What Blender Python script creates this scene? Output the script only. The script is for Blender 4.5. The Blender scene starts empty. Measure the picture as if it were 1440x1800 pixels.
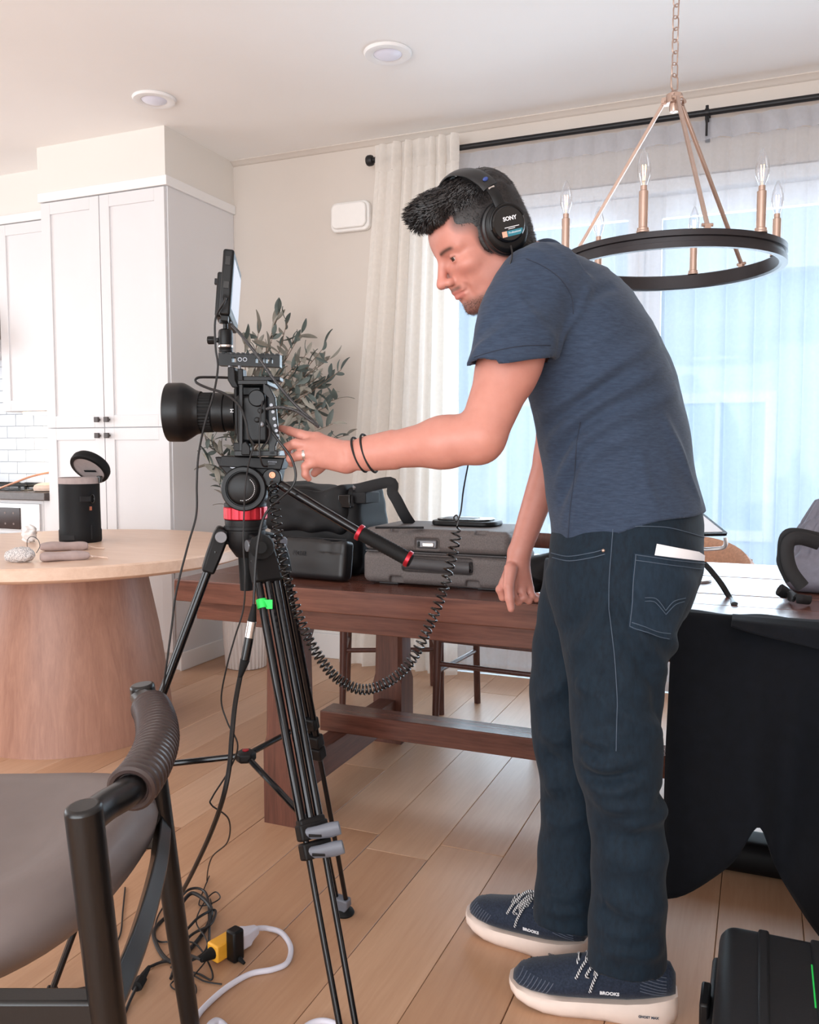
import bpy, bmesh, math, random
import numpy as np
from mathutils import Vector, Matrix
from mathutils.bvhtree import BVHTree

scene = bpy.context.scene
COL = scene.collection

# ------------------------------------------------------------------ camera, world, lights, exposure
F_PX = 1500.0; PITCH = math.radians(4.2); YAW = math.radians(22.5); CAM_H = 1.15
cam_data = bpy.data.cameras.new('camera')
cam_data.sensor_fit = 'VERTICAL'; cam_data.sensor_height = 36.0; cam_data.sensor_width = 28.8
cam_data.lens = F_PX * 36.0 / 1800.0
cam_data.clip_start = 0.05
cam = bpy.data.objects.new('camera', cam_data)
COL.objects.link(cam)
cam.location = (0, 0, CAM_H)
cam.rotation_euler = (math.pi / 2 - PITCH, 0, YAW)
scene.camera = cam

world = bpy.data.worlds.new('overcast_daylight'); scene.world = world
world.use_nodes = True
wb = world.node_tree.nodes['Background']
wb.inputs['Color'].default_value = (0.80, 0.91, 1.0, 1)
wb.inputs['Strength'].default_value = 0.55

def area_light(name, loc, rot, sx, sy, power=0, color=(1, 1, 1), portal=False):
    l = bpy.data.lights.new(name, 'AREA'); l.shape = 'RECTANGLE'; l.size = sx; l.size_y = sy
    l.energy = power; l.color = color
    if portal: l.cycles.is_portal = True
    o = bpy.data.objects.new(name, l); COL.objects.link(o); o.location = loc; o.rotation_euler = rot
    return o
# added fill light behind the photographer, tilted up; daylight through the patio door
area_light('fill_behind', (-0.8, -3.35, 1.45), (math.radians(112), 0, math.radians(0)), 5.6, 2.3, 132, (0.945, 0.97, 1.0))
area_light('daylight_patio', (0.0, 4.45, 1.25), (math.radians(-102), 0, 0), 3.1, 2.3, 88, (0.76, 0.89, 1.0))
area_light('daylight_kitchen', (-6.4, 1.0, 1.5), (math.radians(90), 0, math.radians(-90)), 3.5, 1.9, 38, (0.945, 0.97, 1.0))
scene.view_settings.view_transform = 'Standard'
scene.view_settings.look = 'None'
scene.view_settings.gamma = 1.0
scene.view_settings.use_curve_mapping = False
scene.view_settings.exposure = 0.97
scene.cycles.max_bounces = 8
scene.cycles.transparent_max_bounces = 16
scene.cycles.sample_clamp_indirect = 6.0

# ------------------------------------------------------------------ measuring helpers (photo pixel -> point at a known depth or plane)
_fh = np.array([-math.sin(YAW), math.cos(YAW), 0.0]); _rt = np.array([math.cos(YAW), math.sin(YAW), 0.0]); _u0 = np.array([0, 0, 1.0])
_fw = _fh * math.cos(PITCH) - _u0 * math.sin(PITCH); _up = _u0 * math.cos(PITCH) + _fh * math.sin(PITCH)
_C = np.array([0, 0, CAM_H])
def ray(x, y): return _fw + _rt * (x - 720) / F_PX - _up * (y - 900) / F_PX
def D(x, y, d): return _C + ray(x, y) * d
def onz(x, y, z): r = ray(x, y); return _C + r * ((z - CAM_H) / r[2])
def ony(x, y, Y): r = ray(x, y); return _C + r * (Y / r[1])
RT, FH, UP = _rt, _fh, _u0      # right, forward (level), up as seen from the photographer's place

# ------------------------------------------------------------------ object helpers
def link(o, parent=None):
    COL.objects.link(o)
    if parent is not None:
        o.parent = parent
        if parent.type == 'EMPTY' and parent.get('_w'):
            o.matrix_parent_inverse = Matrix.Translation(-parent.location)
    return o
def tag(o, label=None, cat=None, group=None, kind=None):
    if label: o['label'] = label
    if cat: o['category'] = cat
    if group: o['group'] = group
    if kind: o['kind'] = kind
    return o
def thing(name, label, cat, loc=(0, 0, 0), group=None, local=False, rotz=0.0):
    """Empty at the base of a thing; its parts are given in world space unless local."""
    o = bpy.data.objects.new(name, None); COL.objects.link(o); o.location = Vector(loc); o.rotation_euler = (0, 0, rotz)
    o.empty_display_size = 0.05
    tag(o, label, cat, group)
    if not local: o['_w'] = 1
    return o
def copy_tree(o, parent=None):
    c = o.copy(); COL.objects.link(c); c.parent = parent
    for ch in o.children: copy_tree(ch, c)
    return c

def nrm(v):
    v = np.asarray(v, float); return v / (np.linalg.norm(v) + 1e-12)
def frame_of(w, hint=(0, 0, 1)):
    w = nrm(w); h = np.asarray(hint, float)
    if abs(np.dot(w, nrm(h))) > 0.98: h = np.array([1.0, 0, 0]) if abs(w[0]) < 0.9 else np.array([0, 1.0, 0])
    u = nrm(np.cross(h, w)); v = np.cross(w, u); return u, v, w
def crom(pts, n=8, closed=False):
    P = [np.asarray(p, float) for p in pts]; m = len(P); out = []
    rng = range(m) if closed else range(m - 1)
    for i in rng:
        if closed: p0, p1, p2, p3 = P[i - 1], P[i], P[(i + 1) % m], P[(i + 2) % m]
        else: p0, p1, p2, p3 = P[max(i - 1, 0)], P[i], P[i + 1], P[min(i + 2, m - 1)]
        for k in range(n):
            t = k / n
            out.append(0.5 * ((2 * p1) + (-p0 + p2) * t + (2 * p0 - 5 * p1 + 4 * p2 - p3) * t * t + (-p0 + 3 * p1 - 3 * p2 + p3) * t ** 3))
    if not closed: out.append(P[-1])
    return np.array(out)

class MB:
    """collects shapes into one mesh"""
    def __init__(s): s.v = []; s.f = []; s.m = []; s.mi = 0
    def add(s, V, Fc):
        b = len(s.v); s.v.extend([tuple(map(float, p)) for p in V]); s.f.extend([tuple(int(i) + b for i in f) for f in Fc]); s.m.extend([s.mi] * len(Fc)); return s
    def box(s, c, size, R=None):
        h = np.asarray(size, float) / 2
        V = np.array([(x, y, z) for x in (-1, 1) for y in (-1, 1) for z in (-1, 1)], float) * h
        if R is not None: V = V @ np.asarray(R, float).T
        V = V + np.asarray(c, float)
        return s.add(V, [(0, 1, 3, 2), (4, 6, 7, 5), (0, 4, 5, 1), (2, 3, 7, 6), (0, 2, 6, 4), (1, 5, 7, 3)])
    def bx(s, x0, x1, y0, y1, z0, z1): return s.box(((x0 + x1) / 2, (y0 + y1) / 2, (z0 + z1) / 2), (x1 - x0, y1 - y0, z1 - z0))
    def bar(s, p0, p1, w, h, hint=(0, 0, 1)):
        p0 = np.asarray(p0, float); p1 = np.asarray(p1, float); u, v, k = frame_of(p1 - p0, hint)
        return s.box((p0 + p1) / 2, (w, h, np.linalg.norm(p1 - p0)), np.stack([u, v, k], 1))
    def rings(s, R, cap0=True, cap1=True, closed=False):
        n = len(R[0]); V = np.concatenate([np.asarray(r, float) for r in R]); Fc = []
        m = len(R)
        for i in range(m if closed else m - 1):
            a = i * n; b = ((i + 1) % m) * n
            for j in range(n): Fc.append((a + j, a + (j + 1) % n, b + (j + 1) % n, b + j))
        if not closed:
            if cap0: Fc.append(tuple(range(n - 1, -1, -1)))
            if cap1: Fc.append(tuple(range((m - 1) * n, m * n)))
        return s.add(V, Fc)
    def cyl(s, p0, p1, r0, r1=None, n=16, cap=True):
        r1 = r0 if r1 is None else r1
        p0 = np.asarray(p0, float); p1 = np.asarray(p1, float); u, v, w = frame_of(p1 - p0)
        a = np.linspace(0, 2 * math.pi, n, endpoint=False)[:, None]
        c = np.cos(a) * u + np.sin(a) * v
        return s.rings([p0 + c * r0, p1 + c * r1], cap, cap)
    def lathe(s, prof, c=(0, 0, 0), axis=(0, 0, 1), n=24, hint=(1, 0, 0), cap0=True, cap1=True):
        u, v, w = frame_of(axis, hint); c = np.asarray(c, float)
        a = np.linspace(0, 2 * math.pi, n, endpoint=False)[:, None]; cs = np.cos(a) * u + np.sin(a) * v
        return s.rings([c + cs * r + w * z for r, z in prof], cap0, cap1)
    def tube(s, pts, r, n=8, closed=False, cap=True, flat=None, hint=None):
        P = np.asarray(pts, float); m = len(P)
        T = np.zeros_like(P)
        if closed: T = np.roll(P, -1, 0) - np.roll(P, 1, 0)
        else: T[1:-1] = P[2:] - P[:-2]; T[0] = P[1] - P[0]; T[-1] = P[-1] - P[-2]
        T /= (np.linalg.norm(T, axis=1, keepdims=True) + 1e-12)
        rr = np.full(m, r) if np.isscalar(r) else np.asarray(r, float)
        u, v, w = frame_of(T[0], hint if hint is not None else (0, 0, 1)); R = []
        a = np.linspace(0, 2 * math.pi, n, endpoint=False)[:, None]
        for i in range(m):
            if hint is not None: u = nrm(np.cross(hint, T[i]))
            else: u = nrm(u - T[i] * np.dot(u, T[i]))
            v = np.cross(T[i], u)
            fu, fv = (1, 1) if flat is None else flat
            R.append(P[i] + (np.cos(a) * u * fu + np.sin(a) * v * fv) * rr[i])
        return s.rings(R, cap, cap, closed)
    def sphere(s, c, r, n=16, m=10, R=None):
        r = np.broadcast_to(np.asarray(r, float), (3,)); Rg = []
        for i in range(m + 1):
            t = math.pi * (i / m) if 0 < i < m else (1e-3 if i == 0 else math.pi - 1e-3)
            a = np.linspace(0, 2 * math.pi, n, endpoint=False)
            V = np.stack([np.cos(a) * math.sin(t) * r[0], np.sin(a) * math.sin(t) * r[1], np.full(n, -math.cos(t)) * r[2]], 1)
            if R is not None: V = V @ np.asarray(R).T
            Rg.append(V + np.asarray(c, float))
        return s.rings(Rg)
    def prism(s, poly, o, u, v, w, t0, t1):
        """2-D outline (u,v) extruded along w from t0 to t1"""
        o = np.asarray(o, float); P = [o + np.asarray(u) * a + np.asarray(v) * b for a, b in poly]
        return s.rings([np.array([p + np.asarray(w) * t0 for p in P]), np.array([p + np.asarray(w) * t1 for p in P])])
    def build(s, name, mat, parent=None, bevel=0, seg=2, smooth=35, label=None, cat=None, group=None, kind=None, weld=False):
        me = bpy.data.meshes.new(name); me.from_pydata(s.v, [], s.f); me.update()
        bm = bmesh.new(); bm.from_mesh(me)
        if weld: bmesh.ops.remove_doubles(bm, verts=bm.verts, dist=1e-5)
        bmesh.ops.recalc_face_normals(bm, faces=bm.faces); bm.to_mesh(me); bm.free()
        mats = mat if isinstance(mat, (list, tuple)) else [mat]
        for m_ in mats: me.materials.append(m_)
        if len(mats) > 1 and len(me.polygons) == len(s.m):
            me.polygons.foreach_set('material_index', s.m)
        if smooth is not None:
            me.shade_smooth(); me.set_sharp_from_angle(angle=math.radians(smooth))
        o = bpy.data.objects.new(name, me); link(o, parent)
        if bevel:
            b = o.modifiers.new('bevel', 'BEVEL'); b.width = bevel; b.segments = seg; b.limit_method = 'ANGLE'; b.angle_limit = math.radians(40)
            b.harden_normals = False
        tag(o, label, cat, group, kind)
        return o
def mesh_obj(name, V, Fc, mat, parent=None, smooth=True, **k):
    me = bpy.data.meshes.new(name); me.from_pydata(np.asarray(V).tolist() if isinstance(V, np.ndarray) else V, [], np.asarray(Fc).tolist() if isinstance(Fc, np.ndarray) else Fc); me.update()
    me.materials.append(mat)
    if smooth: me.shade_smooth()
    o = bpy.data.objects.new(name, me); link(o, parent); tag(o, **k); return o
def text_obj(name, body, size, o, u, v, mat, parent=None, ext=0.0004, bold=0.0, align='CENTER', spacing=1.0):
    cu = bpy.data.curves.new(name, 'FONT'); cu.body = body; cu.size = size; cu.extrude = ext; cu.offset = bold; cu.align_x = align; cu.align_y = 'CENTER'; cu.space_character = spacing
    cu.resolution_u = 3
    tmp = bpy.data.objects.new(name, cu); COL.objects.link(tmp)
    dg = bpy.context.evaluated_depsgraph_get(); me = bpy.data.meshes.new_from_object(tmp.evaluated_get(dg))
    bpy.data.objects.remove(tmp); bpy.data.curves.remove(cu)
    u = nrm(u); v = nrm(np.asarray(v, float) - u * np.dot(u, v)); w = np.cross(u, v)
    M = Matrix(((u[0], v[0], w[0], o[0]), (u[1], v[1], w[1], o[1]), (u[2], v[2], w[2], o[2]), (0, 0, 0, 1)))
    me.transform(M); me.materials.clear(); me.materials.append(mat)
    ob = bpy.data.objects.new(name, me); link(ob, parent); return ob

# ------------------------------------------------------------------ materials
def srgb(r, g, b):
    f = lambda c: (c / 255) / 12.92 if c <= 10 else ((c / 255 + 0.055) / 1.055) ** 2.4
    return (f(r), f(g), f(b), 1.0)
class NT:
    def __init__(s, name):
        s.m = bpy.data.materials.new(name); s.m.use_nodes = True; s.n = s.m.node_tree.nodes; s.l = s.m.node_tree.links
        s.b = s.n['Principled BSDF']; s.out = s.n['Material Output']
    def node(s, t, **k):
        x = s.n.new(t)
        for a, b in k.items():
            if a in x.inputs.keys(): x.inputs[a].default_value = b
            else: setattr(x, a, b)
        return x
    def lk(s, a, b): s.l.new(a, b)
    def coord(s, scale=(1, 1, 1), rot=(0, 0, 0), which='Object'):
        t = s.node('ShaderNodeTexCoord'); m = s.node('ShaderNodeMapping'); m.inputs['Scale'].default_value = scale; m.inputs['Rotation'].default_value = rot
        s.lk(t.outputs[which], m.inputs['Vector']); return m.outputs['Vector']
    def noise(s, vec, scale, detail=3, rough=0.55, dist=0):
        n = s.node('ShaderNodeTexNoise'); n.inputs['Scale'].default_value = scale; n.inputs['Detail'].default_value = detail; n.inputs['Roughness'].default_value = rough
        n.inputs['Distortion'].default_value = dist; s.lk(vec, n.inputs['Vector']); return n.outputs['Fac']
    def ramp(s, fac, stops):
        r = s.node('ShaderNodeValToRGB'); e = r.color_ramp.elements
        e[0].position, e[0].color = stops[0]; e[1].position, e[1].color = stops[-1]
        for p, c in stops[1:-1]:
            k = e.new(p); k.color = c
        s.lk(fac, r.inputs['Fac']); return r.outputs['Color']
    def bump(s, h, strength, dist=0.002):
        b = s.node('ShaderNodeBump'); b.inputs['Strength'].default_value = strength; b.inputs['Distance'].default_value = dist
        s.lk(h, b.inputs['Height']); s.lk(b.outputs['Normal'], s.b.inputs['Normal']); return b
def dark(c, k): return (c[0] * k, c[1] * k, c[2] * k, 1)
def mixc(a, b, t): return tuple(a[i] * (1 - t) + b[i] * t for i in range(3)) + (1.0,)
def pm(name, col, rough=0.5, metal=0.0, var=0.08, scale=30, bump=0.0, bscale=None, bdist=0.001, spec=0.5, stretch=(1, 1, 1), coat=0, sheen=0, emit=None, estr=0):
    """painted / plastic / metal / cloth: base colour broken up with noise, optional fine relief"""
    t = NT(name); v = t.coord(stretch)
    f = t.noise(v, scale)
    c = t.ramp(f, [(0.25, dark(col, 1 - var)), (0.75, tuple(min(1, x * (1 + var)) for x in col[:3]) + (1,))])
    t.lk(c, t.b.inputs['Base Color']); t.b.inputs['Roughness'].default_value = rough; t.b.inputs['Metallic'].default_value = metal
    t.b.inputs['Specular IOR Level'].default_value = spec
    if coat: t.b.inputs['Coat Weight'].default_value = coat
    if sheen: t.b.inputs['Sheen Weight'].default_value = sheen; t.b.inputs['Sheen Roughness'].default_value = 0.4
    if bump: t.bump(t.noise(v, bscale or scale * 8, 2), bump, bdist)
    if emit: t.b.inputs['Emission Color'].default_value = emit; t.b.inputs['Emission Strength'].default_value = estr
    return t.m
def wood(name, c0, c1, grain=(14, 1.2, 14), rough=0.45, bump=0.08, contrast=1.0, seam=None):
    """grain runs along the axis whose factor is smallest"""
    t = NT(name); v = t.coord(grain)
    n1 = t.noise(v, 1.6, 5, 0.6, 1.2); n2 = t.noise(v, 9.0, 3, 0.6, 0.3)
    mx = t.node('ShaderNodeMix'); mx.data_type = 'FLOAT'; mx.inputs[0].default_value = 0.35
    t.lk(n1, mx.inputs[2]); t.lk(n2, mx.inputs[3])
    c = t.ramp(mx.outputs[0], [(0.5 - 0.2 / contrast, c0), (0.5 + 0.2 / contrast, c1)])
    t.lk(c, t.b.inputs['Base Color']); t.b.inputs['Roughness'].default_value = rough
    if bump: t.bump(n2, bump, 0.001)
    return t.m
# ================================================================== the room
CEIL = 2.74; WALL_Y = 4.13; XL, XR = -6.6, 2.6; YF = -3.4
M = {}
M['wall'] = pm('wall_paint', srgb(212, 202, 193), 0.85, var=0.015, scale=3, bump=0.06, bscale=220)
M['ceil'] = pm('ceiling_paint', srgb(250, 248, 246), 0.9, var=0.01, scale=3, bump=0.05, bscale=160)
M['white'] = pm('white_trim_paint', srgb(243, 242, 242), 0.45, var=0.01, scale=6)
M['cab'] = pm('cabinet_white_lacquer', srgb(229, 228, 230), 0.38, var=0.01, scale=5)
M['soffit'] = pm('soffit_cream_paint', srgb(233, 228, 222), 0.8, var=0.01, scale=4)
M['blk'] = pm('black_plastic', srgb(9, 9, 11), 0.42, var=0.15, scale=60, bump=0.04, spec=.32)
M['blkgloss'] = pm('black_gloss', srgb(14, 14, 16), 0.18, var=0.1, scale=40)
M['blkmetal'] = pm('black_metal', srgb(10, 10, 12), 0.38, 0.1, var=0.1, scale=50, spec=.35)
M['knob'] = pm('pewter_knob', srgb(86, 80, 80), 0.45, 0.5, var=0.1, scale=80)
M['steel'] = pm('brushed_steel', srgb(214, 212, 212), 0.35, 0.7, var=0.05, scale=8, stretch=(1, 1, 30))
M['joint'] = pm('floor_joint', srgb(136, 102, 78), 0.8, var=0.1, scale=20)

fl = MB().bx(XL, XR, YF, WALL_Y, -0.12, -0.012).build('floor', M['joint'], kind='structure')
plank_mats = []
for i, (a, b) in enumerate([((203, 162, 130), (182, 139, 108)), ((209, 169, 138), (189, 147, 116)), ((196, 155, 123), (176, 133, 103)), ((214, 176, 146), (193, 153, 123))]):
    plank_mats.append(wood('oak_plank_%d' % i, srgb(*b), srgb(*a), grain=(11, 0.8, 11), rough=0.36, bump=0.06, contrast=0.8))
rnd = random.Random(5)
PW = 0.192; y_len = [1.55, 1.9, 2.15, 1.25]
me_cache = {}
x = XL; row = 0
while x < XR - 0.01:
    y = YF - rnd.uniform(0, 1.2)
    while y < WALL_Y:
        L = rnd.choice(y_len); y0 = max(y, YF); y1 = min(y + L, WALL_Y)
        if y1 - y0 > 0.02:
            key = (round(y1 - y0, 3), rnd.randrange(4))
            if key not in me_cache:
                m = MB().box((0, 0, -0.0065), (PW - 0.0015, key[0] - 0.0015, 0.013))
                o = m.build('plank', plank_mats[key[1]], fl, bevel=0.0012, seg=1)
                me_cache[key] = o.data
            else:
                o = bpy.data.objects.new('plank', me_cache[key]); link(o, fl)
                b = o.modifiers.new('bevel', 'BEVEL'); b.width = 0.0012; b.segments = 1
            o.location = (x + PW / 2, (y0 + y1) / 2, rnd.uniform(-0.0004, 0))
        y += L
    x += PW; row += 1

MB().bx(XL, XR, YF, WALL_Y + 0.2, CEIL, CEIL + 0.12).build('ceiling', M['ceil'], kind='structure')
WX0, WX1, WZ = -1.62, 1.55, 2.385
wb_ = MB(); wb_.bx(XL, WX0, WALL_Y, WALL_Y + 0.16, 0, CEIL); wb_.bx(WX1, XR, WALL_Y, WALL_Y + 0.16, 0, CEIL); wb_.bx(WX0, WX1, WALL_Y, WALL_Y + 0.16, WZ, CEIL)
wb_.build('wall_back', M['wall'], kind='structure')
MB().bx(XR, XR + 0.15, YF, WALL_Y + 0.16, 0, CEIL).build('wall_right', M['wall'], kind='structure')
wl = MB(); wl.bx(XL - 0.15, XL, YF, -0.9, 0, CEIL); wl.bx(XL - 0.15, XL, 2.9, WALL_Y + 0.16, 0, CEIL); wl.bx(XL - 0.15, XL, -0.9, 2.9, 0, 0.5); wl.bx(XL - 0.15, XL, -0.9, 2.9, 2.45, CEIL)
wl.build('wall_left', M['wall'], kind='structure')
wf = MB(); wf.bx(XL, -3.7, YF - 0.15, YF, 0, CEIL); wf.bx(2.1, XR, YF - 0.15, YF, 0, CEIL); wf.bx(-3.7, 2.1, YF - 0.15, YF, 2.6, CEIL); wf.bx(-3.7, 2.1, YF - 0.15, YF, 0, 0.25)
wf.build('wall_front', M['wall'], kind='structure')
# cove at the ceiling over the window wall
tr = MB()
prof = [(0, 0), (0.0, -0.034), (-0.008, -0.034), (-0.018, -0.026), (-0.036, -0.012), (-0.05, -0.006), (-0.05, 0)]
tr.prism([(a * .7, b * .7) for a, b in prof], (-2.77, WALL_Y, CEIL), (0, 1, 0), (0, 0, 1), (1, 0, 0), 0, XR + 2.77)
tr.build('trim_1', M['wall'], kind='structure', smooth=50)
bb = MB(); bb.bx(-2.77, WX0 - 0.05, WALL_Y - 0.015, WALL_Y, 0.0, 0.135); bb.bx(-2.77, WX0 - 0.05, WALL_Y - 0.011, WALL_Y, 0.135, 0.15); bb.bx(WX1 + .05, XR, WALL_Y - 0.015, WALL_Y, 0.0, 0.14)
bb.build('baseboard_back', M['white'], bevel=0.003, kind='structure')

# patio door behind the sheers
gl = NT('window_glass'); gl.b.inputs['Roughness'].default_value = 0.02
tb = gl.node('ShaderNodeBsdfTransparent'); tb.inputs['Color'].default_value = (0.96, 0.985, 1, 1); gs = gl.node('ShaderNodeBsdfGlossy'); gs.inputs['Roughness'].default_value = 0.03
fr = gl.node('ShaderNodeFresnel'); fr.inputs['IOR'].default_value = 1.35; mx = gl.node('ShaderNodeMixShader')
gl.lk(fr.outputs[0], mx.inputs[0]); gl.lk(tb.outputs[0], mx.inputs[1]); gl.lk(gs.outputs[0], mx.inputs[2]); gl.lk(mx.outputs[0], gl.out.inputs['Surface'])
M['glass'] = gl.m
wy = WALL_Y + 0.07
fm = MB()
fm.bx(WX0, WX0 + 0.06, wy - 0.05, wy + 0.07, 0, WZ); fm.bx(WX1 - 0.06, WX1, wy - 0.05, wy + 0.07, 0, WZ)
fm.bx(WX0 + 0.06, WX1 - 0.06, wy - 0.05, wy + 0.07, WZ - 0.06, WZ); fm.bx(WX0 + 0.06, WX1 - 0.06, wy - 0.05, wy + 0.07, 0, 0.05)
win = fm.build('window_1', M['white'], bevel=0.004, kind='structure')
px0 = WX0 + 0.06; pw = (WX1 - WX0 - 0.12) / 3
for i in range(3):
    a, b = px0 + i * pw, px0 + (i + 1) * pw; yy = wy + (0.03 if i == 1 else -0.005)
    m = MB(); s_ = 0.075
    m.bx(a, a + s_, yy - 0.02, yy + 0.02, 0.05, WZ - 0.06); m.bx(b - s_, b, yy - 0.02, yy + 0.02, 0.05, WZ - 0.06)
    m.bx(a + s_, b - s_, yy - 0.02, yy + 0.02, WZ - 0.16, WZ - 0.06); m.bx(a + s_, b - s_, yy - 0.02, yy + 0.02, 0.05, 0.24)
    m.build('sash', M['white'], win, bevel=0.003)
    MB().bx(a + s_, b - s_, yy - 0.003, yy + 0.003, 0.24, WZ - 0.16).build('pane', M['glass'], win)

# what stands outside: terrace, low fence, pale houses
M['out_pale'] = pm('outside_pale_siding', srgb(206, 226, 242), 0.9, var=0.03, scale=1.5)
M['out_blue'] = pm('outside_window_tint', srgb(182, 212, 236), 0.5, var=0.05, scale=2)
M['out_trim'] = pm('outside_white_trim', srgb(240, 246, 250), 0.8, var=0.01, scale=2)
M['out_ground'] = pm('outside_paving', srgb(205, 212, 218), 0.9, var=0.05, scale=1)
MB().bx(-14, 16, WALL_Y + 0.2, 26, -0.25, -0.15).build('ground', M['out_ground'], kind='structure')
def house(name, label, x0, x1, y, h, cols, rows):
    t = thing(name, label, 'building', ((x0 + x1) / 2, y, -0.15))
    MB().bx(x0, x1, y, y + 4, -0.15, h).build('wall', M['out_pale'], t)
    rf = MB(); rf.prism([(x0 - .3, 0), (x1 + .3, 0), ((x0 + x1) / 2, 1.4)], (0, y - .3, h), (1, 0, 0), (0, 0, 1), (0, 1, 0), 0, 4.6); rf.build('roof', M['out_trim'], t)
    for i in range(cols):
        for j in range(rows):
            cx = x0 + (i + 0.5) * (x1 - x0) / cols; cz = 0.95 + j * 2.3
            if cz + .8 > h: continue
            f = MB(); f.bx(cx - .62, cx + .62, y - .06, y, cz - .85, cz - .73); f.bx(cx - .62, cx + .62, y - .06, y, cz + .73, cz + .85); f.bx(cx - .62, cx - .5, y - .06, y, cz - .73, cz + .73); f.bx(cx + .5, cx + .62, y - .06, y, cz - .73, cz + .73); f.bx(cx - .03, cx + .03, y - .05, y, cz - .73, cz + .73)
            w_ = f.build('window', M['out_trim'], t)
            MB().bx(cx - .5, cx + .5, y - .03, y + .005, cz - .73, cz + .73).build('pane', M['out_blue'], w_)
house('house', 'pale house with white-framed windows seen faintly through the sheer curtain', -5.5, 2.5, 10.5, 3.1, 4, 1)
house('house', 'pale neighbouring house behind the right end of the sheer curtain', 3.2, 9.5, 12.5, 3.4, 3, 1)

# ------------------------------------------------------------------ curtain rod and curtains
M['rod'] = pm('rod_black_iron', srgb(30, 29, 31), 0.45, 0.3, var=0.1, scale=40)
RY, RZ = WALL_Y - 0.085, 2.615
rod = thing('curtain_rod', 'long black curtain rod with a knob finial above the window', 'curtain rod', (-1.8, RY, RZ))
MB().cyl((-1.86, RY, RZ), (XR - 0.02, RY, RZ), 0.0135, n=14).build('pole', M['rod'], rod)
MB().lathe([(0.013, 0), (0.017, 0.004), (0.017, 0.02), (0.014, 0.024), (0.014, 0.034), (0.024, 0.038), (0.027, 0.046), (0.027, 0.062), (0.022, 0.07), (0.006, 0.073)], (-1.84, RY, RZ), (-1, 0, 0), n=20).build('finial', M['rod'], rod)
for bxx in (-0.27,):
    m = MB(); m.bx(bxx - .008, bxx + .008, RY - 0.004, WALL_Y, RZ - 0.03, RZ - 0.015); m.bx(bxx - .01, bxx + .01, WALL_Y - .006, WALL_Y, RZ - .1, RZ + .02); m.cyl((bxx, RY, RZ - .017), (bxx, RY, RZ + .03), .007, n=10); m.cyl((bxx - .008, RY, RZ), (bxx + .008, RY, RZ), .018, n=16)
    m.cyl((bxx, RY - .005, RZ - .015), (bxx, RY - .005, RZ - .1), .005, n=8)
    m.build('bracket', M['rod'], rod)

def curtain(name, x0, x1, z0, z1, folds, amp, mat, seed, flare=0.0, y=RY, head=0.0, nz=26, density=12, label=None, heading=None, parent=None):
    r = random.Random(seed); nx = int(folds * density); ph = [r.uniform(0, 6.28) for _ in range(6)]
    V = []; Fc = []
    for j in range(nz + 1):
        t = j / nz; z = z1 + (z0 - z1) * t
        for i in range(nx + 1):
            s = i / nx
            xx = x0 + (x1 - x0) * s; w = (s - 0.5)
            xx += flare * t * (w - 0.5) if flare else 0
            warp = s + 0.018 * math.sin(7 * s + ph[0]) + 0.010 * math.sin(17 * s + ph[1]) + 0.006 * t * math.sin(5 * s + ph[2])
            a = amp * (0.65 + 0.35 * min(1, t * 4)) * (0.7 + 0.3 * math.sin(11 * s + ph[3]))
            yy = y + a * math.sin(2 * math.pi * folds * warp) + 0.25 * a * math.sin(4 * math.pi * folds * warp + ph[4] + 2 * t)
            xx += 0.35 * a * math.sin(4 * math.pi * folds * warp + ph[5])
            V.append((xx, yy, z))
    for j in range(nz):
        for i in range(nx):
            k = j * (nx + 1) + i; Fc.append((k, k + 1, k + nx + 2, k + nx + 1))
    return mesh_obj(name, V, Fc, mat, parent)
def sheer_mat(name, col, transp, transl, weave=900, rough=0.9):
    t = NT(name); t.n.remove(t.b)
    v = t.coord()
    f = t.noise(v, 60, 2)
    c = t.ramp(f, [(0.3, dark(col, 0.95)), (0.7, col)])
    tp = t.node('ShaderNodeBsdfTransparent'); td = t.node('ShaderNodeBsdfTranslucent'); df = t.node('ShaderNodeBsdfDiffuse')
    t.lk(c, td.inputs['Color']); t.lk(c, df.inputs['Color'])
    m1 = t.node('ShaderNodeMixShader'); m1.inputs[0].default_value = transl; t.lk(df.outputs[0], m1.inputs[1]); t.lk(td.outputs[0], m1.inputs[2])
    m2 = t.node('ShaderNodeMixShader'); m2.inputs[0].default_value = transp; t.lk(m1.outputs[0], m2.inputs[1]); t.lk(tp.outputs[0], m2.inputs[2])
    t.lk(m2.outputs[0], t.out.inputs['Surface']); return t.m
M['sheer'] = sheer_mat('sheer_voile', srgb(208, 213, 222), 0.64, 0.5)
M['sheer_head'] = sheer_mat('sheer_voile_doubled', srgb(214, 217, 226), 0.30, 0.5)
M['cream'] = sheer_mat('cream_linen', srgb(252, 247, 241), 0.10, 0.5)
sh = thing('sheer_curtain', 'long white sheer curtain hanging across the whole patio window', 'curtain', (-.1, RY, 0.02))
curtain('sheer_cloth', -1.45, 1.9, 0.02, 2.515, 34, 0.021, M['sheer'], 3, parent=sh, y=RY + .038)
curtain('sheer_heading', -1.45, 1.9, 2.515, 2.60, 34, 0.017, M['sheer_head'], 3, parent=sh, nz=5, y=RY + .038)
cc = thing('linen_curtain', 'gathered cream linen curtain panel at the left end of the black rod', 'curtain', (-1.65, RY, 0.02))
curtain('cloth', -1.84, -1.40, 0.02, 2.53, 7, 0.030, M['cream'], 8, flare=0.22, y=RY - .060, density=16, parent=cc)
curtain('heading', -1.84, -1.40, 2.53, 2.665, 7, 0.024, M['cream'], 8, flare=0.0, y=RY - .060, density=16, nz=5, parent=cc)

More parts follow.
